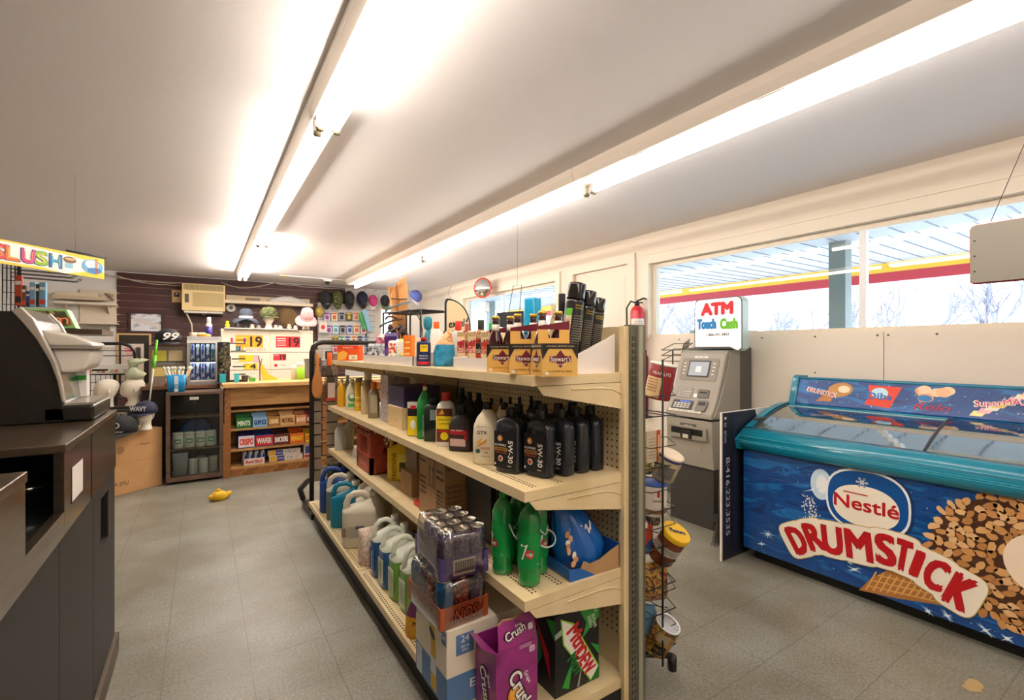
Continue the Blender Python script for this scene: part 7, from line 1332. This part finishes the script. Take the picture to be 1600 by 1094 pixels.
# ---------------------------------------------------------------- cream cabinet with price signs on the back wall
CYB = 8.3; k0 = FY(345, 560, CYB); k1 = FY(489, 560, CYB); zt1 = FY(420, 515, CYB).z; crc = paint('e6dcc6', .5)
r = root('cigarette_cabinet', 'wide cream cabinet with flap doors and price signs behind the counter', 'cabinet', ((k0.x+k1.x)/2, CYB+.2, 0)); iv = local(r); b = MB().box(k0.x, k1.x, CYB, CYB+.42, .0, zt1, crc); b.build('body', r, inv=iv)
ys_ = [FY(420, y, CYB).z for y in (516, 551, 578, 600, 640)]; xm = [k0.x, FY(422, 560, CYB).x, k1.x]
for i in range(2):
    for j in range(4): b = MB().box(xm[i]+.008, xm[i+1]-.008, CYB-.014, CYB-.0005, ys_[j+1]+.008, ys_[j]-.012, paint('eae0cc', .45)); b.build('flap_door', r, inv=iv, bev=.003)
def sign(px0, px1, pt, pb, bg, tx, tc, nm, left=(), h_=.8):
    p, w, h = ybb(px0, px1, pt, pb, CYB-.016); b = MB(); M = faceY(p.x, p.y, p.z+h/2); b.rect(0, 0, w, h, paint(bg), M, t=.002); b.text(tx, w*.2, -.0, h*h_, paint(tc), M, w=w*.42, z=.003, bold=.06)
    for k, c in enumerate(left): b.rect(-w*.28, h*(.3-.2*k), w*.36, h*.07, paint(c), M, z=.003)
    b.build(nm, r, inv=iv)
sign(368, 411, 524, 543, 'f0a81c', '19', '1c1a18', 'price_sign', ('fbe08a', '6a4a1c', 'fbe08a', 'd8821c')); sign(431, 469, 526, 543, 'c8242c', '19', '3a1014', 'price_sign', ('f4e4e0', 'f4e4e0', 'e8a8a0', 'f4e4e0')); sign(427, 447, 553, 563, 'c8303a', '19', '3a1014', 'price_sign', ('f0d0cc',))
sign(373, 396, 555, 565, 'f0c82a', '', '1c1a18', 'price_sign', ('6a4a1c', '6a4a1c')); sign(396, 404, 555, 567, 'd8a8b8', '', '1c1a18', 'price_sign'); sign(380, 402, 568, 577, 'f0c82a', '4', '1c1a18', 'price_sign', ('6a4a1c',))
p, w, h = ybb(372, 415, 544, 549, CYB-.016); b = MB(); b.text('NO AMX CARDS', p.x, p.z+h/2, h*.8, paint('c07a5a'), faceY(0, CYB-.016, 0), w=w); M = faceY(0, CYB-.016, 0); q = FY(431, 571, CYB-.016); b.disk(q.x, q.z, .025, .025, RED, M, t=.002); b.text('SORRY', q.x+.1, q.z, .02, paint('6a7a9a'), M); b.build('lettering', r, inv=iv)
# display ledge over the cabinet
e0, e1 = FY(351, 517, 8.2), FY(465, 517, 8.2); zl = FY(410, 513, 8.2).z; b = MB().box(e0.x, e1.x, 8.2, 8.62, zt1+.0005, zl, paint('ece6da')); worldsolo(b, 'white_ledge', 'white boxed ledge on top of the cream cabinet', 'ledge')
# light strip shelf
s0, s1 = FY(352, 472, BY-.3), FY(489, 472, BY-.3); za, zb = FY(420, 468, BY-.3).z, FY(420, 476, BY-.3).z; b = MB().box(s0.x, s1.x, BY-.3, BY-.03, zb, zb+.05, paint('ddccb0')); b.box(s0.x+.02, s1.x-.02, BY-.1, BY-.06, zb+.05, za+.06, paint('cdb893')); b.box(s0.x+.3, s0.x+.52, BY-.105, BY-.1, zb+.07, za+.03, paint('7a6a50')); worldsolo(b, 'wall_shelf', 'long cream wall shelf to the right of the air conditioner', 'shelf')
pb_ = MB().loft([[v+V((rg.uniform(-.02, .02), rg.uniform(-.02, .02), 0)) for v in ring(z, a, .09, n=18)] for z, a in ((0, .30), (.04, .32), (.08, .2), (.11, .08))], mat('clear_bag', 'c9c5be', .3, bump=.8, bs=14)); p, w, h = ybb(430, 468, 461, 470, BY-.2); solo(pb_, 'plastic_bag', 'crumpled clear bag lying on the long cream wall shelf', 'bag', (p.x, BY-.19, zb+.0505)); bpy.data.objects['plastic_bag.002'].scale = (1, .85, 1)
p = FY(361, 481, BY-.1); r = root('security_camera', 'round white camera with dark lens under the long wall shelf', 'camera', (p.x, BY-.03, p.z)); M = faceY(0, 0, 0); MB().disk(0, 0, .07, .07, paint('d8d2c8'), M, t=.06).build('housing', r, bev=.012); MB().disk(0, 0, .028, .028, BLACK, M, z=.06, t=.01).build('lens', r)
p = FZ(496, 437, 2.6); r = root('security_camera', 'small white ceiling camera with black lens in the far middle', 'camera', (1.76, 8.35, CZ-.0165)); MB().lathe([(.05, -.03), (.07, -.01), (.07, 0)], WHITE, n=16).build('base', r); MB().lathe([(.004, -.075), (.03, -.068), (.045, -.03)], BLACK, n=16).build('lens', r)
# hats on the ledge
def brimhat(label, loc, crown, brim, band, s=1.0, tilt_=0, h=.13, rb=.2, floppy=.03):
    r = root('sun_hat', label, 'hat', loc, 0, None); MB().loft([ring(z, a, a, n=28) for z, a in ((0, .10*s), (h*.5, .095*s), (h*.85, .082*s), (h, .05*s), (h*1.03, .005))], crown).build('crown', r)
    rs = []
    for q, z in ((.099, .002), (.15, -.02), (rb, -.05), (rb, -.056), (.15, -.026), (.099, -.004)): rs.append([V((v.x, v.y, v.z+floppy*math.sin(3*math.atan2(v.y, v.x))*max(0, (q-.1)/(rb-.1)))) for v in ring(z*s, q*s, q*s, n=36)])
    MB().loft(rs, brim, caps=False).build('brim', r)
    if band: MB().lathe([(.101*s, .0), (.103*s, .01), (.101*s, .035)], band, n=28, caps=False).build('band', r)
    r.rotation_euler.x = tilt_; return r
hatg = mat('hat_slate', '4a5260', .9, bump=.3, bs=120)
def onledge(px, y=8.4): return V((FY(px, 500, y).x, y, zl+.0005))
p = onledge(384); solo(MB().lathe([(.09, 0), (.05, .03), (.045, .12), (.06, .14), (.02, .15)], paint('3a3836')), 'hat_block', 'dark stand under the slate sun hat', 'hat stand', p); brimhat('slate blue wide brimmed sun hat with pale band on the ledge', p+V((0, 0, .155)), hatg, hatg, paint('d8cfd2'), 1.0, .0, .15, .18)
p = onledge(420); head('white foam head wearing a camouflage cap on the ledge', p, 0, .95); camo2 = ramp_mat('camo_cloth', ['3a4426', '6a7040', '2a2c1c', '8a8454'], 'noise', 22, .9, const=True)
cap('camouflage_hat', 'camouflage bucket style cap on the middle foam head', p+V((0, 0, .19)), .3, 1.35, camo2, camo2)
p = onledge(447, 8.5); strw = ramp_mat('straw', ['6a5434', '7f6640', '54402a'], 'wave', 60, .9, dist=1); o = brimhat('woven brown hat lying on its side, hollow to the front', p+V((.0, -.02, .20)), strw, strw, paint('23201c'), 1.0, -1.45, .13, .16, .02)
p = onledge(466, 8.38); solo(MB().loft([ring(0, .06, .06, n=18), ring(.03, .05, .05, n=18), ring(.07, .04, .045, n=18), ring(.11, .06, .08, n=18), ring(.2, .07, .09, n=18), ring(.25, .05, .07, n=18), ring(.27, .01, .02, n=18)], foam), 'foam_head', 'white foam head under the pink floppy hat', 'mannequin head', (FY(478, 500, 8.36).x, 8.36, zl-.05+.0505)); pinkh = ramp_mat('pink_hat', ['d8a0a4', 'e6bcbc', 'c88a90'], 'noise', 50, .9, dist=1)
pk = (FY(479, 500, 8.2).x, 8.2, zl+.17); o = brimhat('large pink floppy hat tilted forward on a foam head', pk, pinkh, pinkh, paint('e6c4c4'), 1.0, .62, .19, .165, .012)
for i, (px, c, h_, lb) in enumerate(((355, 'd8c41c', .10, 'small yellow novelty figure at the left end of the ledge'), (371, '2a2826', .07, 'black small item left of the slate hat stand'), (394, 'b8a898', .06, 'small pale figurine right of the slate hat stand'), (404, '8a8a84', .05, 'small grey knob between the hats'), (431, 'b9b4ac', .06, 'small grey cup right of the camouflage cap'), (438, 'cfcac2', .05, 'small silver dish left of the woven hat'), (452, 'd8b8a0', .08, 'small peach figurine by the woven hat'), (462, 'e6e0d6', .06, 'small white figurine at the right end of the ledge'))):
    p = onledge(px, 8.26); solo(MB().lathe([(.03, 0), (.035, h_*.4), (.02, h_*.7), (.03, h_*.9), (.01, h_)], paint(c)), 'trinket', lb, 'trinket', p)
# goods on the sales counter: card rack, green bottle
CT_ = 1.0305
r = root('card_rack', 'black counter rack of coloured cards right of the small fridge', 'display rack', (FY(362, 570, 6.35).x, 6.35, CT_)); b = MB(); b.box(-.14, -.02, -.03, .05, 0, .46, paint('1c1a19')); b.box(-.1, .16, -.02, .06, 0, .02, BLACK)
for k in range(5): b.box(-.02+.01*k, .14, -.04, .03, .44-.09*k, .452-.09*k, BLACK)
b.build('rack', r); b = MB()
for k, (c, z) in enumerate((('c83a7a', .455), ('d8d0c8', .455), ('2a8a7a', .36), ('3a5aa8', .36), ('e8b838', .36), ('8a2a8a', .455))): b.box(.0+.026*(k % 6)-.01, .02+.026*(k % 6)-.01, -.03, .02, z, z+.055, paint(c))
b.build('card', r); b = MB()
for k in range(7): b.box(-.13+.02*(k % 4), -.07+.02*(k % 4), -.045-.006*k, -.04-.006*k, .03+.05*k, .15+.05*k, ramp_mat('camo_card', ['2a2c22', '6a6240', '1c1c1a', '8a7a5a'], 'noise', 18, .6, const=True))
b.box(-.12, -.06, -.10, -.09, .0, .1, paint('2fa8b8')); b.box(.02, .07, -.10, -.09, .0, .1, paint('3ab0c0')); b.build('phone_case', r)
for i, (a, c, t, col, lb) in enumerate(((377, 388, 584, '4a4640', 'dark glossy bowl of trinkets on the counter left'), (388, 400, 581, 'd8d4c8', 'white tub with green front on the counter'),)):
    p, w, h = ybb(a, c, t, 597, 6.3); r = root('counter_tub', lb, 'tub', (p.x, 6.3, CT_)); MB().lathe([(w*.42, 0), (w*.5, .07), (w*.48, .075)], paint(col, .2), n=20).build('bowl', r)
    if i: MB().rect(0, .025, w*.8, .04, paint('4ab03c'), faceY(0, -w*.5, 0)).build('label', r)
    else: pass
b = MB(); p, w, h = ybb(405, 433, 563, 590, 6.5); b.flat([(-w*.5, h), (-w*.35, h*.95), (0, h*.35), (w*.5, .02), (w*.5, 0), (-w*.3, 0)], paint('e8c83a', .5), faceY(0, 0, 0), t=.03); o = solo(b, 'yellow_pouch', 'slanted yellow pouch propped on the sales counter', 'pouch', (p.x, 6.5, CT_)); 
b = MB(); q = FY(406, 560, 6.42); b.tube([(0, 0, 0), (0, 0, .22), (-.015, 0, .30)], .008, paint('8a6a3a')); b.tube([(0, 0, .16), (.025, 0, .27)], .006, paint('8a6a3a')); solo(b, 'forked_stick', 'thin forked brown stick standing on the counter', 'stick', (q.x, 6.42, CT_))
p, w, h = ybb(464, 476, 564, 592, 6.4); can('wipes_canister', 'lime green canister with white top on the sales counter', 'canister', (p.x, 6.4, CT_), 0, w/2, zat(566, (p.x, 6.4))-CT_, (('body', [(1, 0), (1, .72)], paint('8fd42a')), ('top', [(1, .72), (1, .9), (.9, 1)], paint('ecebe2'))))
p, w, h = ybb(457, 465, 566, 592, 6.5); can('plastic_jar', 'frosted bottle left of the lime green canister', 'jar', (p.x, 6.52, CT_), 0, .045, .18, (('body', [(1, 0), (1, .8), (.7, 1)], paint('cfcfbe', .3)),))
p, w, h = ybb(476, 488, 562, 596, 6.6); box_item('dark_box', 'dark grey box beside the lime green canister', 'box', (p.x, 6.62, CT_), 0, w, .1, h*.9, paint('6a665c'))
# ---------------------------------------------------------------- caps hanging on the white slat panel
CH_ = BY-.30
hooks = MB()
for px in (509, 527, 546, 566, 583): a = FY(px, 456, BY-.06); hooks.tube([V((a.x, BY-.055, a.z)), V((a.x, BY-.3, a.z+.02))], .004, paint('6a6662'), n=5)
worldsolo(hooks, 'cap_hooks', 'row of thin metal hooks holding the hanging caps', 'hooks')
def hangcap(px, label, c1, c2, art=None, yt=455, s=1.15):
    p = FY(px, yt+12, CH_+.1); r = cap('hanging_hat', label, (p.x, CH_+.14, p.z), random.Random(px).uniform(-.15, .15), s, c1, c2, art); r.rotation_euler.x = 1.15; r.scale = (.88, 1.12, 1.05); return r
ck = mat('cap_charcoal', '2a2a2e', .85)
hangcap(509, 'black cap with white crossed mark, leftmost hanging cap', ck, ck, lambda b, M, s: b.text('YX', 0, .0, .04*s, WHITE, M))
hangcap(527, 'camouflage cap, second of the hanging caps', camo2, camo2)
hangcap(546, 'plain black cap, third of the hanging caps', ck, ck)
hangcap(566, 'navy black cap with white dots, fourth of the hanging caps', mat('cap_dots', '20243a', .85), ck, lambda b, M, s: [b.disk(.03*math.cos(k), .03*math.sin(k*2), .003, .003, WHITE, M, n=6) for k in range(8)])
hangcap(583, 'pink and white cap, fifth of the hanging caps', mat('cap_pink', 'c8447a', .8), mat('cap_white', 'd8d2d4', .8), None, 459, 1.0)
hangcap(602, 'dark patterned cap hanging before the small back window', camo2 if False else ck, mat('cap_green', '5a7a4a', .8), None, 459, 1.0)
p = FY(648, 465, 8.2); r = cap('hanging_hat', 'blue and white cap hanging right of the wooden stand', (p.x, 8.2, p.z), .4, 1.15, mat('cap_blue', '5a68b0', .8), mat('cap_white', 'd8d2d4', .8), None); r.rotation_euler.x = .9
b = MB(); b.tube([V((p.x, 8.2, p.z+.1)), V((p.x, BY, p.z+.12))], .004, paint('6a6662'), n=5); a = FY(602, 458, CH_+.1); b.tube([V((a.x, CH_+.08, a.z+.0)), V((a.x, BY, a.z+.02))], .004, paint('6a6662'), n=5); worldsolo(b, 'wall_hooks', 'two long thin hooks carrying the caps right of the panel', 'hooks')
# carded accessories in rows below the caps
cols = [('8a3f9a', 'd8d4e0'), ('3a4a8a', 'c8d0e0'), ('c8b04a', '4a4030'), ('4a9ab0', 'e0e8ea'), ('c86a3a', 'f0e0c8'), ('3a8a4a', 'd8e8d4'), ('2a2c34', '9aa0b0'), ('b8485a', 'f0dce0')]
cn = ['purple', 'navy blue', 'gold', 'teal', 'orange', 'green', 'black', 'rose red']; proto = {}
def acc(px, py, ci, row_nm, s=1.0):
    p = FY(px, py, BY-.12); L = (p.x, BY-.12, p.z-.11*s); g = '%s carded accessories' % row_nm; lb = '%s carded accessory hanging in the %s' % (cn[ci], row_nm)
    if (ci, row_nm) in proto: return clone(proto[(ci, row_nm)], L)
    q = root('carded_accessory', lb, 'packet', L, 0, g+' '+cn[ci]); w, h = .13*s, .2*s; MB().box(-w/2, w/2, -.002, .002, 0, h, paint(cols[ci][1])).build('card', q); b = MB(); M = faceY(0, -.0021, 0); b.rect(0, h*.86, w*.9, h*.2, paint(cols[ci][0]), M); b.disk(0, h*.4, w*.3, h*.26, paint(cols[ci][0]), M, t=.012, p=3); b.build('blister', q); MB().tube([(0, .002, h*.95), (0, .066, h*.97)], .003, paint('6a6662'), n=5).build('peg', q); proto[(ci, row_nm)] = q; return q
rg = random.Random(31)
for j, (py, rn, x0, x1) in enumerate(((494, 'first row under the caps', 511, 568), (514, 'second row under the caps', 503, 568), (531, 'third row under the caps', 524, 572), (545, 'lowest row under the caps', 524, 575))):
    for k in range(6 if j != 1 else 7): 
        n_ = 5 if j != 1 else 6; acc(x0+(x1-x0)*k/n_, py, (k*3+j*5+rg.randrange(2)) % 8, rn, .78)
p = FY(499, 492, BY-.14); solo(MB().lathe([(.02, 0), (.07, .05), (.085, .12), (.06, .18), (.01, .2)], paint('b09a4a', .25)), 'gold_ornament', 'round golden ornament left of the carded accessories', 'ornament', (p.x, BY-.16, p.z-.05))
b = MB(); p, w, h = ybb(497, 511, 503, 520, BY-.14); box_item('white_package', 'white package with red mark hanging left below the caps', 'package', (p.x, BY-.16, p.z), 0, w*.9, .04, h, paint('e2d8d0'), lambda q, w, d, h: q.disk(0, h*.5, w*.25, h*.2, RED, F0(d)))
for i, (a, c, t, b_, col, rot, lb) in enumerate(((566, 574, 483, 510, '3a9a5a', .25, 'slanting green snow brush head at the right of the rows'), (573, 582, 478, 512, '8ab0c8', .3, 'slanting pale blue scarf shaped pack at the right of the rows'))):
    p, w, h = ybb(a, c, t, b_, BY-.2); o = box_item('hanging_pack', lb, 'packet', (p.x, BY-.2-.05*i, p.z-.06), 0, w*.8, .03, h, paint(col)); o.rotation_euler.y = -rot
b = MB(); a, c = FY(572, 515, BY-.1), FY(572, 552, BY-.1); b.tube([a, V((a.x, a.y, 0))], .015, BLACK); worldsolo(b, 'display_post', 'black post at the right side of the accessory panel', 'post')
# ================================================================ beyond the gondola
# tube rack with slatted strips at the far end of the gondola
r = root('tube_rack', 'black tube hoop rack with slatted strips at the far end of the shelf unit', 'rack', (1.1, 4.28, 0)); iv = local(r); YR_ = 4.28
q0 = FY(487, 700, YR_); q1 = FY(620, 534, YR_); zt = FY(500, 535, YR_).z
b = MB(); b.tube([V((q0.x, YR_, .05)), V((q0.x, YR_, zt-.09)), V((q0.x+.012, YR_, zt-.04)), V((q0.x+.045, YR_, zt-.01)), V((q0.x+.09, YR_, zt)), V((q1.x-.05, YR_, zt)), V((q1.x, YR_, zt-.01)), V((q1.x+.01, YR_, zt-.05)), V((q1.x+.01, YR_, .05))], .020, wk, n=12); b.build('tube_frame', r, inv=iv)
b = MB(); b.box(q0.x-.03, q0.x+.03, YR_-.14, YR_+.3, .0, .05, wk); b.tube([V((q0.x-.02, YR_+.28, .06)), V((q0.x-.05, YR_+.26, .16)), V((q0.x-.01, YR_+.12, .26)), V((q0.x, YR_, .30))], .025, wk); b.box(q1.x-.03, q1.x+.03, YR_-.12, YR_+.3, 0, .05, wk); b.build('foot', r, inv=iv, bev=.004)
sl = paint('8f7f6c', .5)
for a, c, top in ((491, 502, 553), (511, 528, 553)):
    x0, x1 = FY(a, 600, YR_).x, FY(c, 600, YR_).x; b = MB(); z = FY(510, 553, YR_).z; b.box(x0, x1, YR_+.014, YR_+.018, .3, z, BLACK)
    while z > .35: b.box(x0, x1, YR_+.0, YR_+.014, z-.088, z, sl); z -= .1
    b.build('slat_strip', r, inv=iv)
b = MB()
for k in range(9): b.tube([V((q0.x, YR_+.01, .38+.11*k)), V((q1.x, YR_+.01, .38+.11*k))], .004, wk, n=5)
b.build('cross_wire', r, inv=iv)
p = FY(496, 622, YR_-.06); b = MB(); prf = []
for z, a in ((0, .012), (.015, .032), (.05, .042), (.11, .045), (.17, .036), (.22, .018), (.30, .013), (.36, .014), (.38, .008)): prf.append(ring(z, a, .009, n=20, p=2.5))
b.loft(prf, ramp_mat('paddle_wood', ['b5713a', 'c8864a', 'a8622e'], 'noise', 12, .4, (1, 1, .2))); o = solo(b, 'wooden_paddle', 'long wooden bath brush hanging from the black tube rack', 'brush', (p.x, YR_-.055, p.z))
p = FY(515, 628, YR_-.08); r = bottle('spray_bottle', 'clear spray bottle with orange trigger hanging on the slatted strip', 'bottle', (p.x, YR_-.08, p.z), .2, .105, .07, .42, glass_mat('clear_bottle', 'e8e4e0', .8, .05, 1.5), paint('e8661c'), [(0, .9, .9), (.03, 1, 1), (.3, .95, 1), (.6, .6, .7), (.74, .34, .5)], lambda a, w, d, h: [a.rect(0, h*.06, w*.9, h*.06, paint('b0402c'), F0(d)), a.rect(0, h*.24, w*.6, h*.3, paint('d8c4b8'), F0(d), z=.0005)], capr=.36)
for i, (px, py, c, lb) in enumerate(((514, 558, '2a2a2c', 'small black clip pack at the top of the slatted strip'), (499, 556, 'b8b4ac', 'small pale clip pack at the top of the tube rack'))): p = FY(px, py, YR_-.03); box_item('clip_pack', lb, 'packet', (p.x, YR_-.03, p.z-.02), 0, .06, .02, .07, paint(c))
# wood slab stand with branch like hooks
YW = 5.3; r = root('wooden_stand', 'tall stand of rough wooden boards with dark hooks beyond the shelf unit', 'display stand', (FY(622, 500, YW).x, YW, 0)); iv = local(r); wdm = ramp_mat('slab_wood', ['c88a48', 'd89c58', 'b87838'], 'noise', 4, .5, (1, 1, .15))
def slab(pts, Y, t=.03): b = MB(); b.flat([(FY(x, y, Y).x, FY(x, y, Y).z) for x, y in pts]+[], wdm, faceY(0, Y, 0), t=t); return b
for k, (pts, Y) in enumerate(((((606, 449), (614, 449), (624, 545), (618, 545)), YW+.05), (((610, 461), (620, 440), (625, 443), (633, 545), (614, 545)), YW), (((621, 442), (635, 443), (638, 545), (626, 545)), YW-.05), (((624, 437), (635, 433), (632, 444), (622, 446)), YW-.1))):
    b = slab(pts, Y); b.build('board', r, inv=iv, bev=.003)
for (x0, y0, x1, y1) in ((611, 467, 622, 467), (622, 468, 636, 467)): p0, p1 = FY(x0, y0, YW-.12), FY(x1, y1, YW-.12); b = MB().tube([p0, p1], .008, paint('5a3a1c')); b.build('hook', r, inv=iv)
b = MB().box(r.location.x-.12, r.location.x+.16, YW-.1, YW+.12, 0, FY(620, 545, YW).z+.0, wdm); b.build('post', r, inv=iv)
for (x0, y0, x1, y1, c) in ((606, 483, 640, 472, '3a4a58'), (598, 507, 628, 499, '2a2320'), (607, 518, 640, 508, '3a302a'), (612, 488, 634, 492, '4a3020'), (622, 522, 634, 508, '3a1f1c'), (606, 495, 620, 498, '3a302a'), (614, 524, 645, 516, '3a302a')):
    p0, p1 = FY(x0, y0, YW-.35), FY(x1, y1, YW-.1); m_ = (p0+p1)/2+V((0, 0, .012)); b = MB().tube([p0+V((-.03, 0, -.03)), p0, m_, p1], .011, paint(c)); b.build('hook', r, inv=iv)
b = MB(); p = FY(617, 530, YW-.2); 
for k in range(6): q = FY(610+5*k, 512+(k % 3)*7, YW-.2); b.loft([ring(q.z+z, a, .02, cx=q.x, cy=YW-.2, n=8) for z, a in ((-.05, .02), (0, .035), (.04, .015))], paint(('4a2a30', '3a2420', '5a3a2a')[k % 3]))
worldsolo(b, 'hanging_keychains', 'cluster of dark charms hanging low on the wooden stand', 'charms')
# wire shelving and two arched gum signs
YS = 4.9; b = MB(); A_, B_ = FY(641, 492, YS), FY(700, 481, 4.3); dd = (B_-A_); dd.z = 0; sd = V((-dd.y, dd.x, 0)).normalized()*-.34; zt = A_.z
for k in range(8): b.tube([A_+sd*k/7*V((1, 1, 0)).length/1.414, A_+dd+sd*k/7], .005, wk, n=5)
for zz in (0, -.28, -.56):
    o = V((0, 0, zz)); b.tube([A_+o, A_+dd+o, A_+dd+sd+o, A_+sd+o], .008, wk, n=6, closed=True)
    for k in range(9): b.tube([A_+dd*k/8+o, A_+dd*k/8+sd+o], .004, wk, n=4)
for q in (A_, A_+dd, A_+sd, A_+dd+sd): b.tube([V((q.x, q.y, 0)), q], .011, wk, n=8)
worldsolo(b, 'wire_shelf_rack', 'black wire shelving unit beyond the shelf unit, between the arched signs', 'wire rack')
def arch_sign(label, px0, px1, pt, pb, Y, txt):
    p, w, h = ybb(px0, px1, pt, pb, Y); r = root('arched_sign', label, 'sign', (p.x, Y, 0)); pts = [(-w/2, 0), (-w/2, h*.88)]+[(-w/2+w*.04, h*.97)]+[(-w/2+w*.10+w*.9*math.sin(k/10*PI/2), h*(.0+1.0*math.cos(k/10*PI/2)**.8)) for k in range(11)]
    M = faceY(0, 0, p.z); o = [(x*1.06, y*1.03+.0) for x, y in pts]; b = MB(); b.flat(o, BLACK, M, t=.012, z=-.006); b.box(-w/2-.02, -w/2+.01, -.006, .006, .0, p.z, BLACK); b.build('frame', r); b = MB(); b.flat([(x*.93, y*.96+.004) for x, y in pts], paint('e8cda0' if txt else 'eae4d8'), M, t=.002, z=.0065)
    if txt: b.text(txt, -w*.08, h*.26, h*.24, BLACK, M, w=w*.66, z=.009, shear=.2, bold=.05, rot=.12); b.flat([(w*.3, h*.32), (w*.42, h*.5), (w*.38, h*.3)], BLACK, M, t=.002, z=.009)
    b.build('sign_face', r)
arch_sign('arched beige gum sign with black rim and slanted black word', 696, 734, 469, 518, 4.16, 'excel'); arch_sign('arched white sign with black rim right of the wooden stand', 635, 660, 485, 530, 5.1, '')
# convex mirror and white unit by the far window
p = FX(754, 450, 3.62); r = root('convex_mirror', 'round convex security mirror with red rim high on the window wall', 'mirror', p, -1.05)
nrm = 24; rr = .145; MB().loft([ring(z, a, a, n=28) for z, a in ((0, rr), (.012, rr*.96), (.028, rr*.8), (.042, rr*.5), (.048, rr*.2), (.049, .002))], mat('mirror_glass', 'e8ecec', .02, metal=1), M=faceY(0, 0, 0)).build('mirror_face', r); MB().tube([V((rr*1.03*math.cos(k/28*2*PI), 0, rr*1.03*math.sin(k/28*2*PI))) for k in range(28)], .010, paint('d8402c'), closed=True).build('rim', r)
MB().lathe([(rr*.98, -.02), (rr, 0)], paint('b0362a'), M=faceY(0, 0, 0), n=28).build('back_shell', r); MB().tube([(0, .02, 0), (.06, .18, .02)], .012, paint('d8402c')).build('arm', r)
p = FX(752, 488, 3.66); r = root('wall_speaker', 'small off white rounded unit on the mullion below the mirror', 'speaker', (3.72, p.y, p.z), -1.1); MB().loft([ring(z, a, .05, n=16, p=4) for z, a in ((0, .05), (.01, .06), (.14, .06), (.16, .05))], WHITE).build('shell', r); MB().box(-.02, .02, .03, .1, .05, .09, paint('c8c4ba')).build('bracket', r)
p = FX(728, 455, 3.83); b = MB(); b.tube([V((3.82, FX(704, 455, 3.82).y, 2.59)), V((3.82, FX(700, 470, 3.82).y, 2.45)), V((3.82, FX(712, 490, 3.82).y, 2.2))], .004, paint('9a948a'), n=5); worldsolo(b, 'drooping_wire', 'thin cord drooping in the far right corner of the walls', 'cord')
# black box sign on a wire hanger, colourful caps behind
p, w, h = ybb(776, 818, 486, 512, 3.1); r = root('hanging_sign', 'black rectangular sign held up by a thin wire hanger', 'sign', (p.x, 3.1, p.z), .0); b = MB(); b.flat([(-w/2, 0), (w/2, 0), (w/2, h*1.05), (-w/2, h*.85)], paint('2e2d2e', .5), faceY(0, 0, 0), t=.02); b.build('panel', r)
b = MB(); ps_ = [FY(x, y, 3.1)-r.location for x, y in ((795, 487), (802, 447), (815, 445), (812, 487))]; b.tube(ps_, .003, paint('5a5652'), n=5); b.tube([(ps_[1]+ps_[2])/2, V(((ps_[1].x+ps_[2].x)/2, 0, CZ-p.z))], .0015, paint('8a8682'), n=4); b.build('wire_hanger', r)
# yellow rubber toy on the floor
p = FZ(343, 782); r = root('rubber_toy', 'small yellow rubber toy lying on the grey floor tiles', 'toy', (p.x, p.y+.03, 0), .4); ym = mat('toy_yellow', 'e8b81c', .4)
MB().loft([ring(z, a, bb, cx=cx_, n=18) for z, a, bb, cx_ in ((0, .05, .04, 0), (.015, .072, .055, 0), (.04, .075, .058, .0), (.065, .06, .045, -.005), (.082, .03, .025, -.01), (.088, .004, .004, -.01))], ym).build('body', r)
MB().loft([ring(z, a, a, cx=-.0, n=12) for z, a in ((0, .02), (.02, .024), (.04, .018), (.055, .004))], ym, M=Matrix.Translation((.06, 0, .03)) @ Matrix.Rotation(1.2, 4, 'Y')).build('tail', r); MB().loft([ring(z, a, a*.7, n=12) for z, a in ((0, .018), (.03, .02), (.045, .004))], ym, M=Matrix.Translation((-.06, -.01, .035)) @ Matrix.Rotation(-1.2, 4, 'Y')).build('head', r)
MB().lathe([(.02, 0), (.022, .012), (.01, .02)], ym, M=Matrix.Translation((-.01, 0, .083)), n=12).build('comb', r)
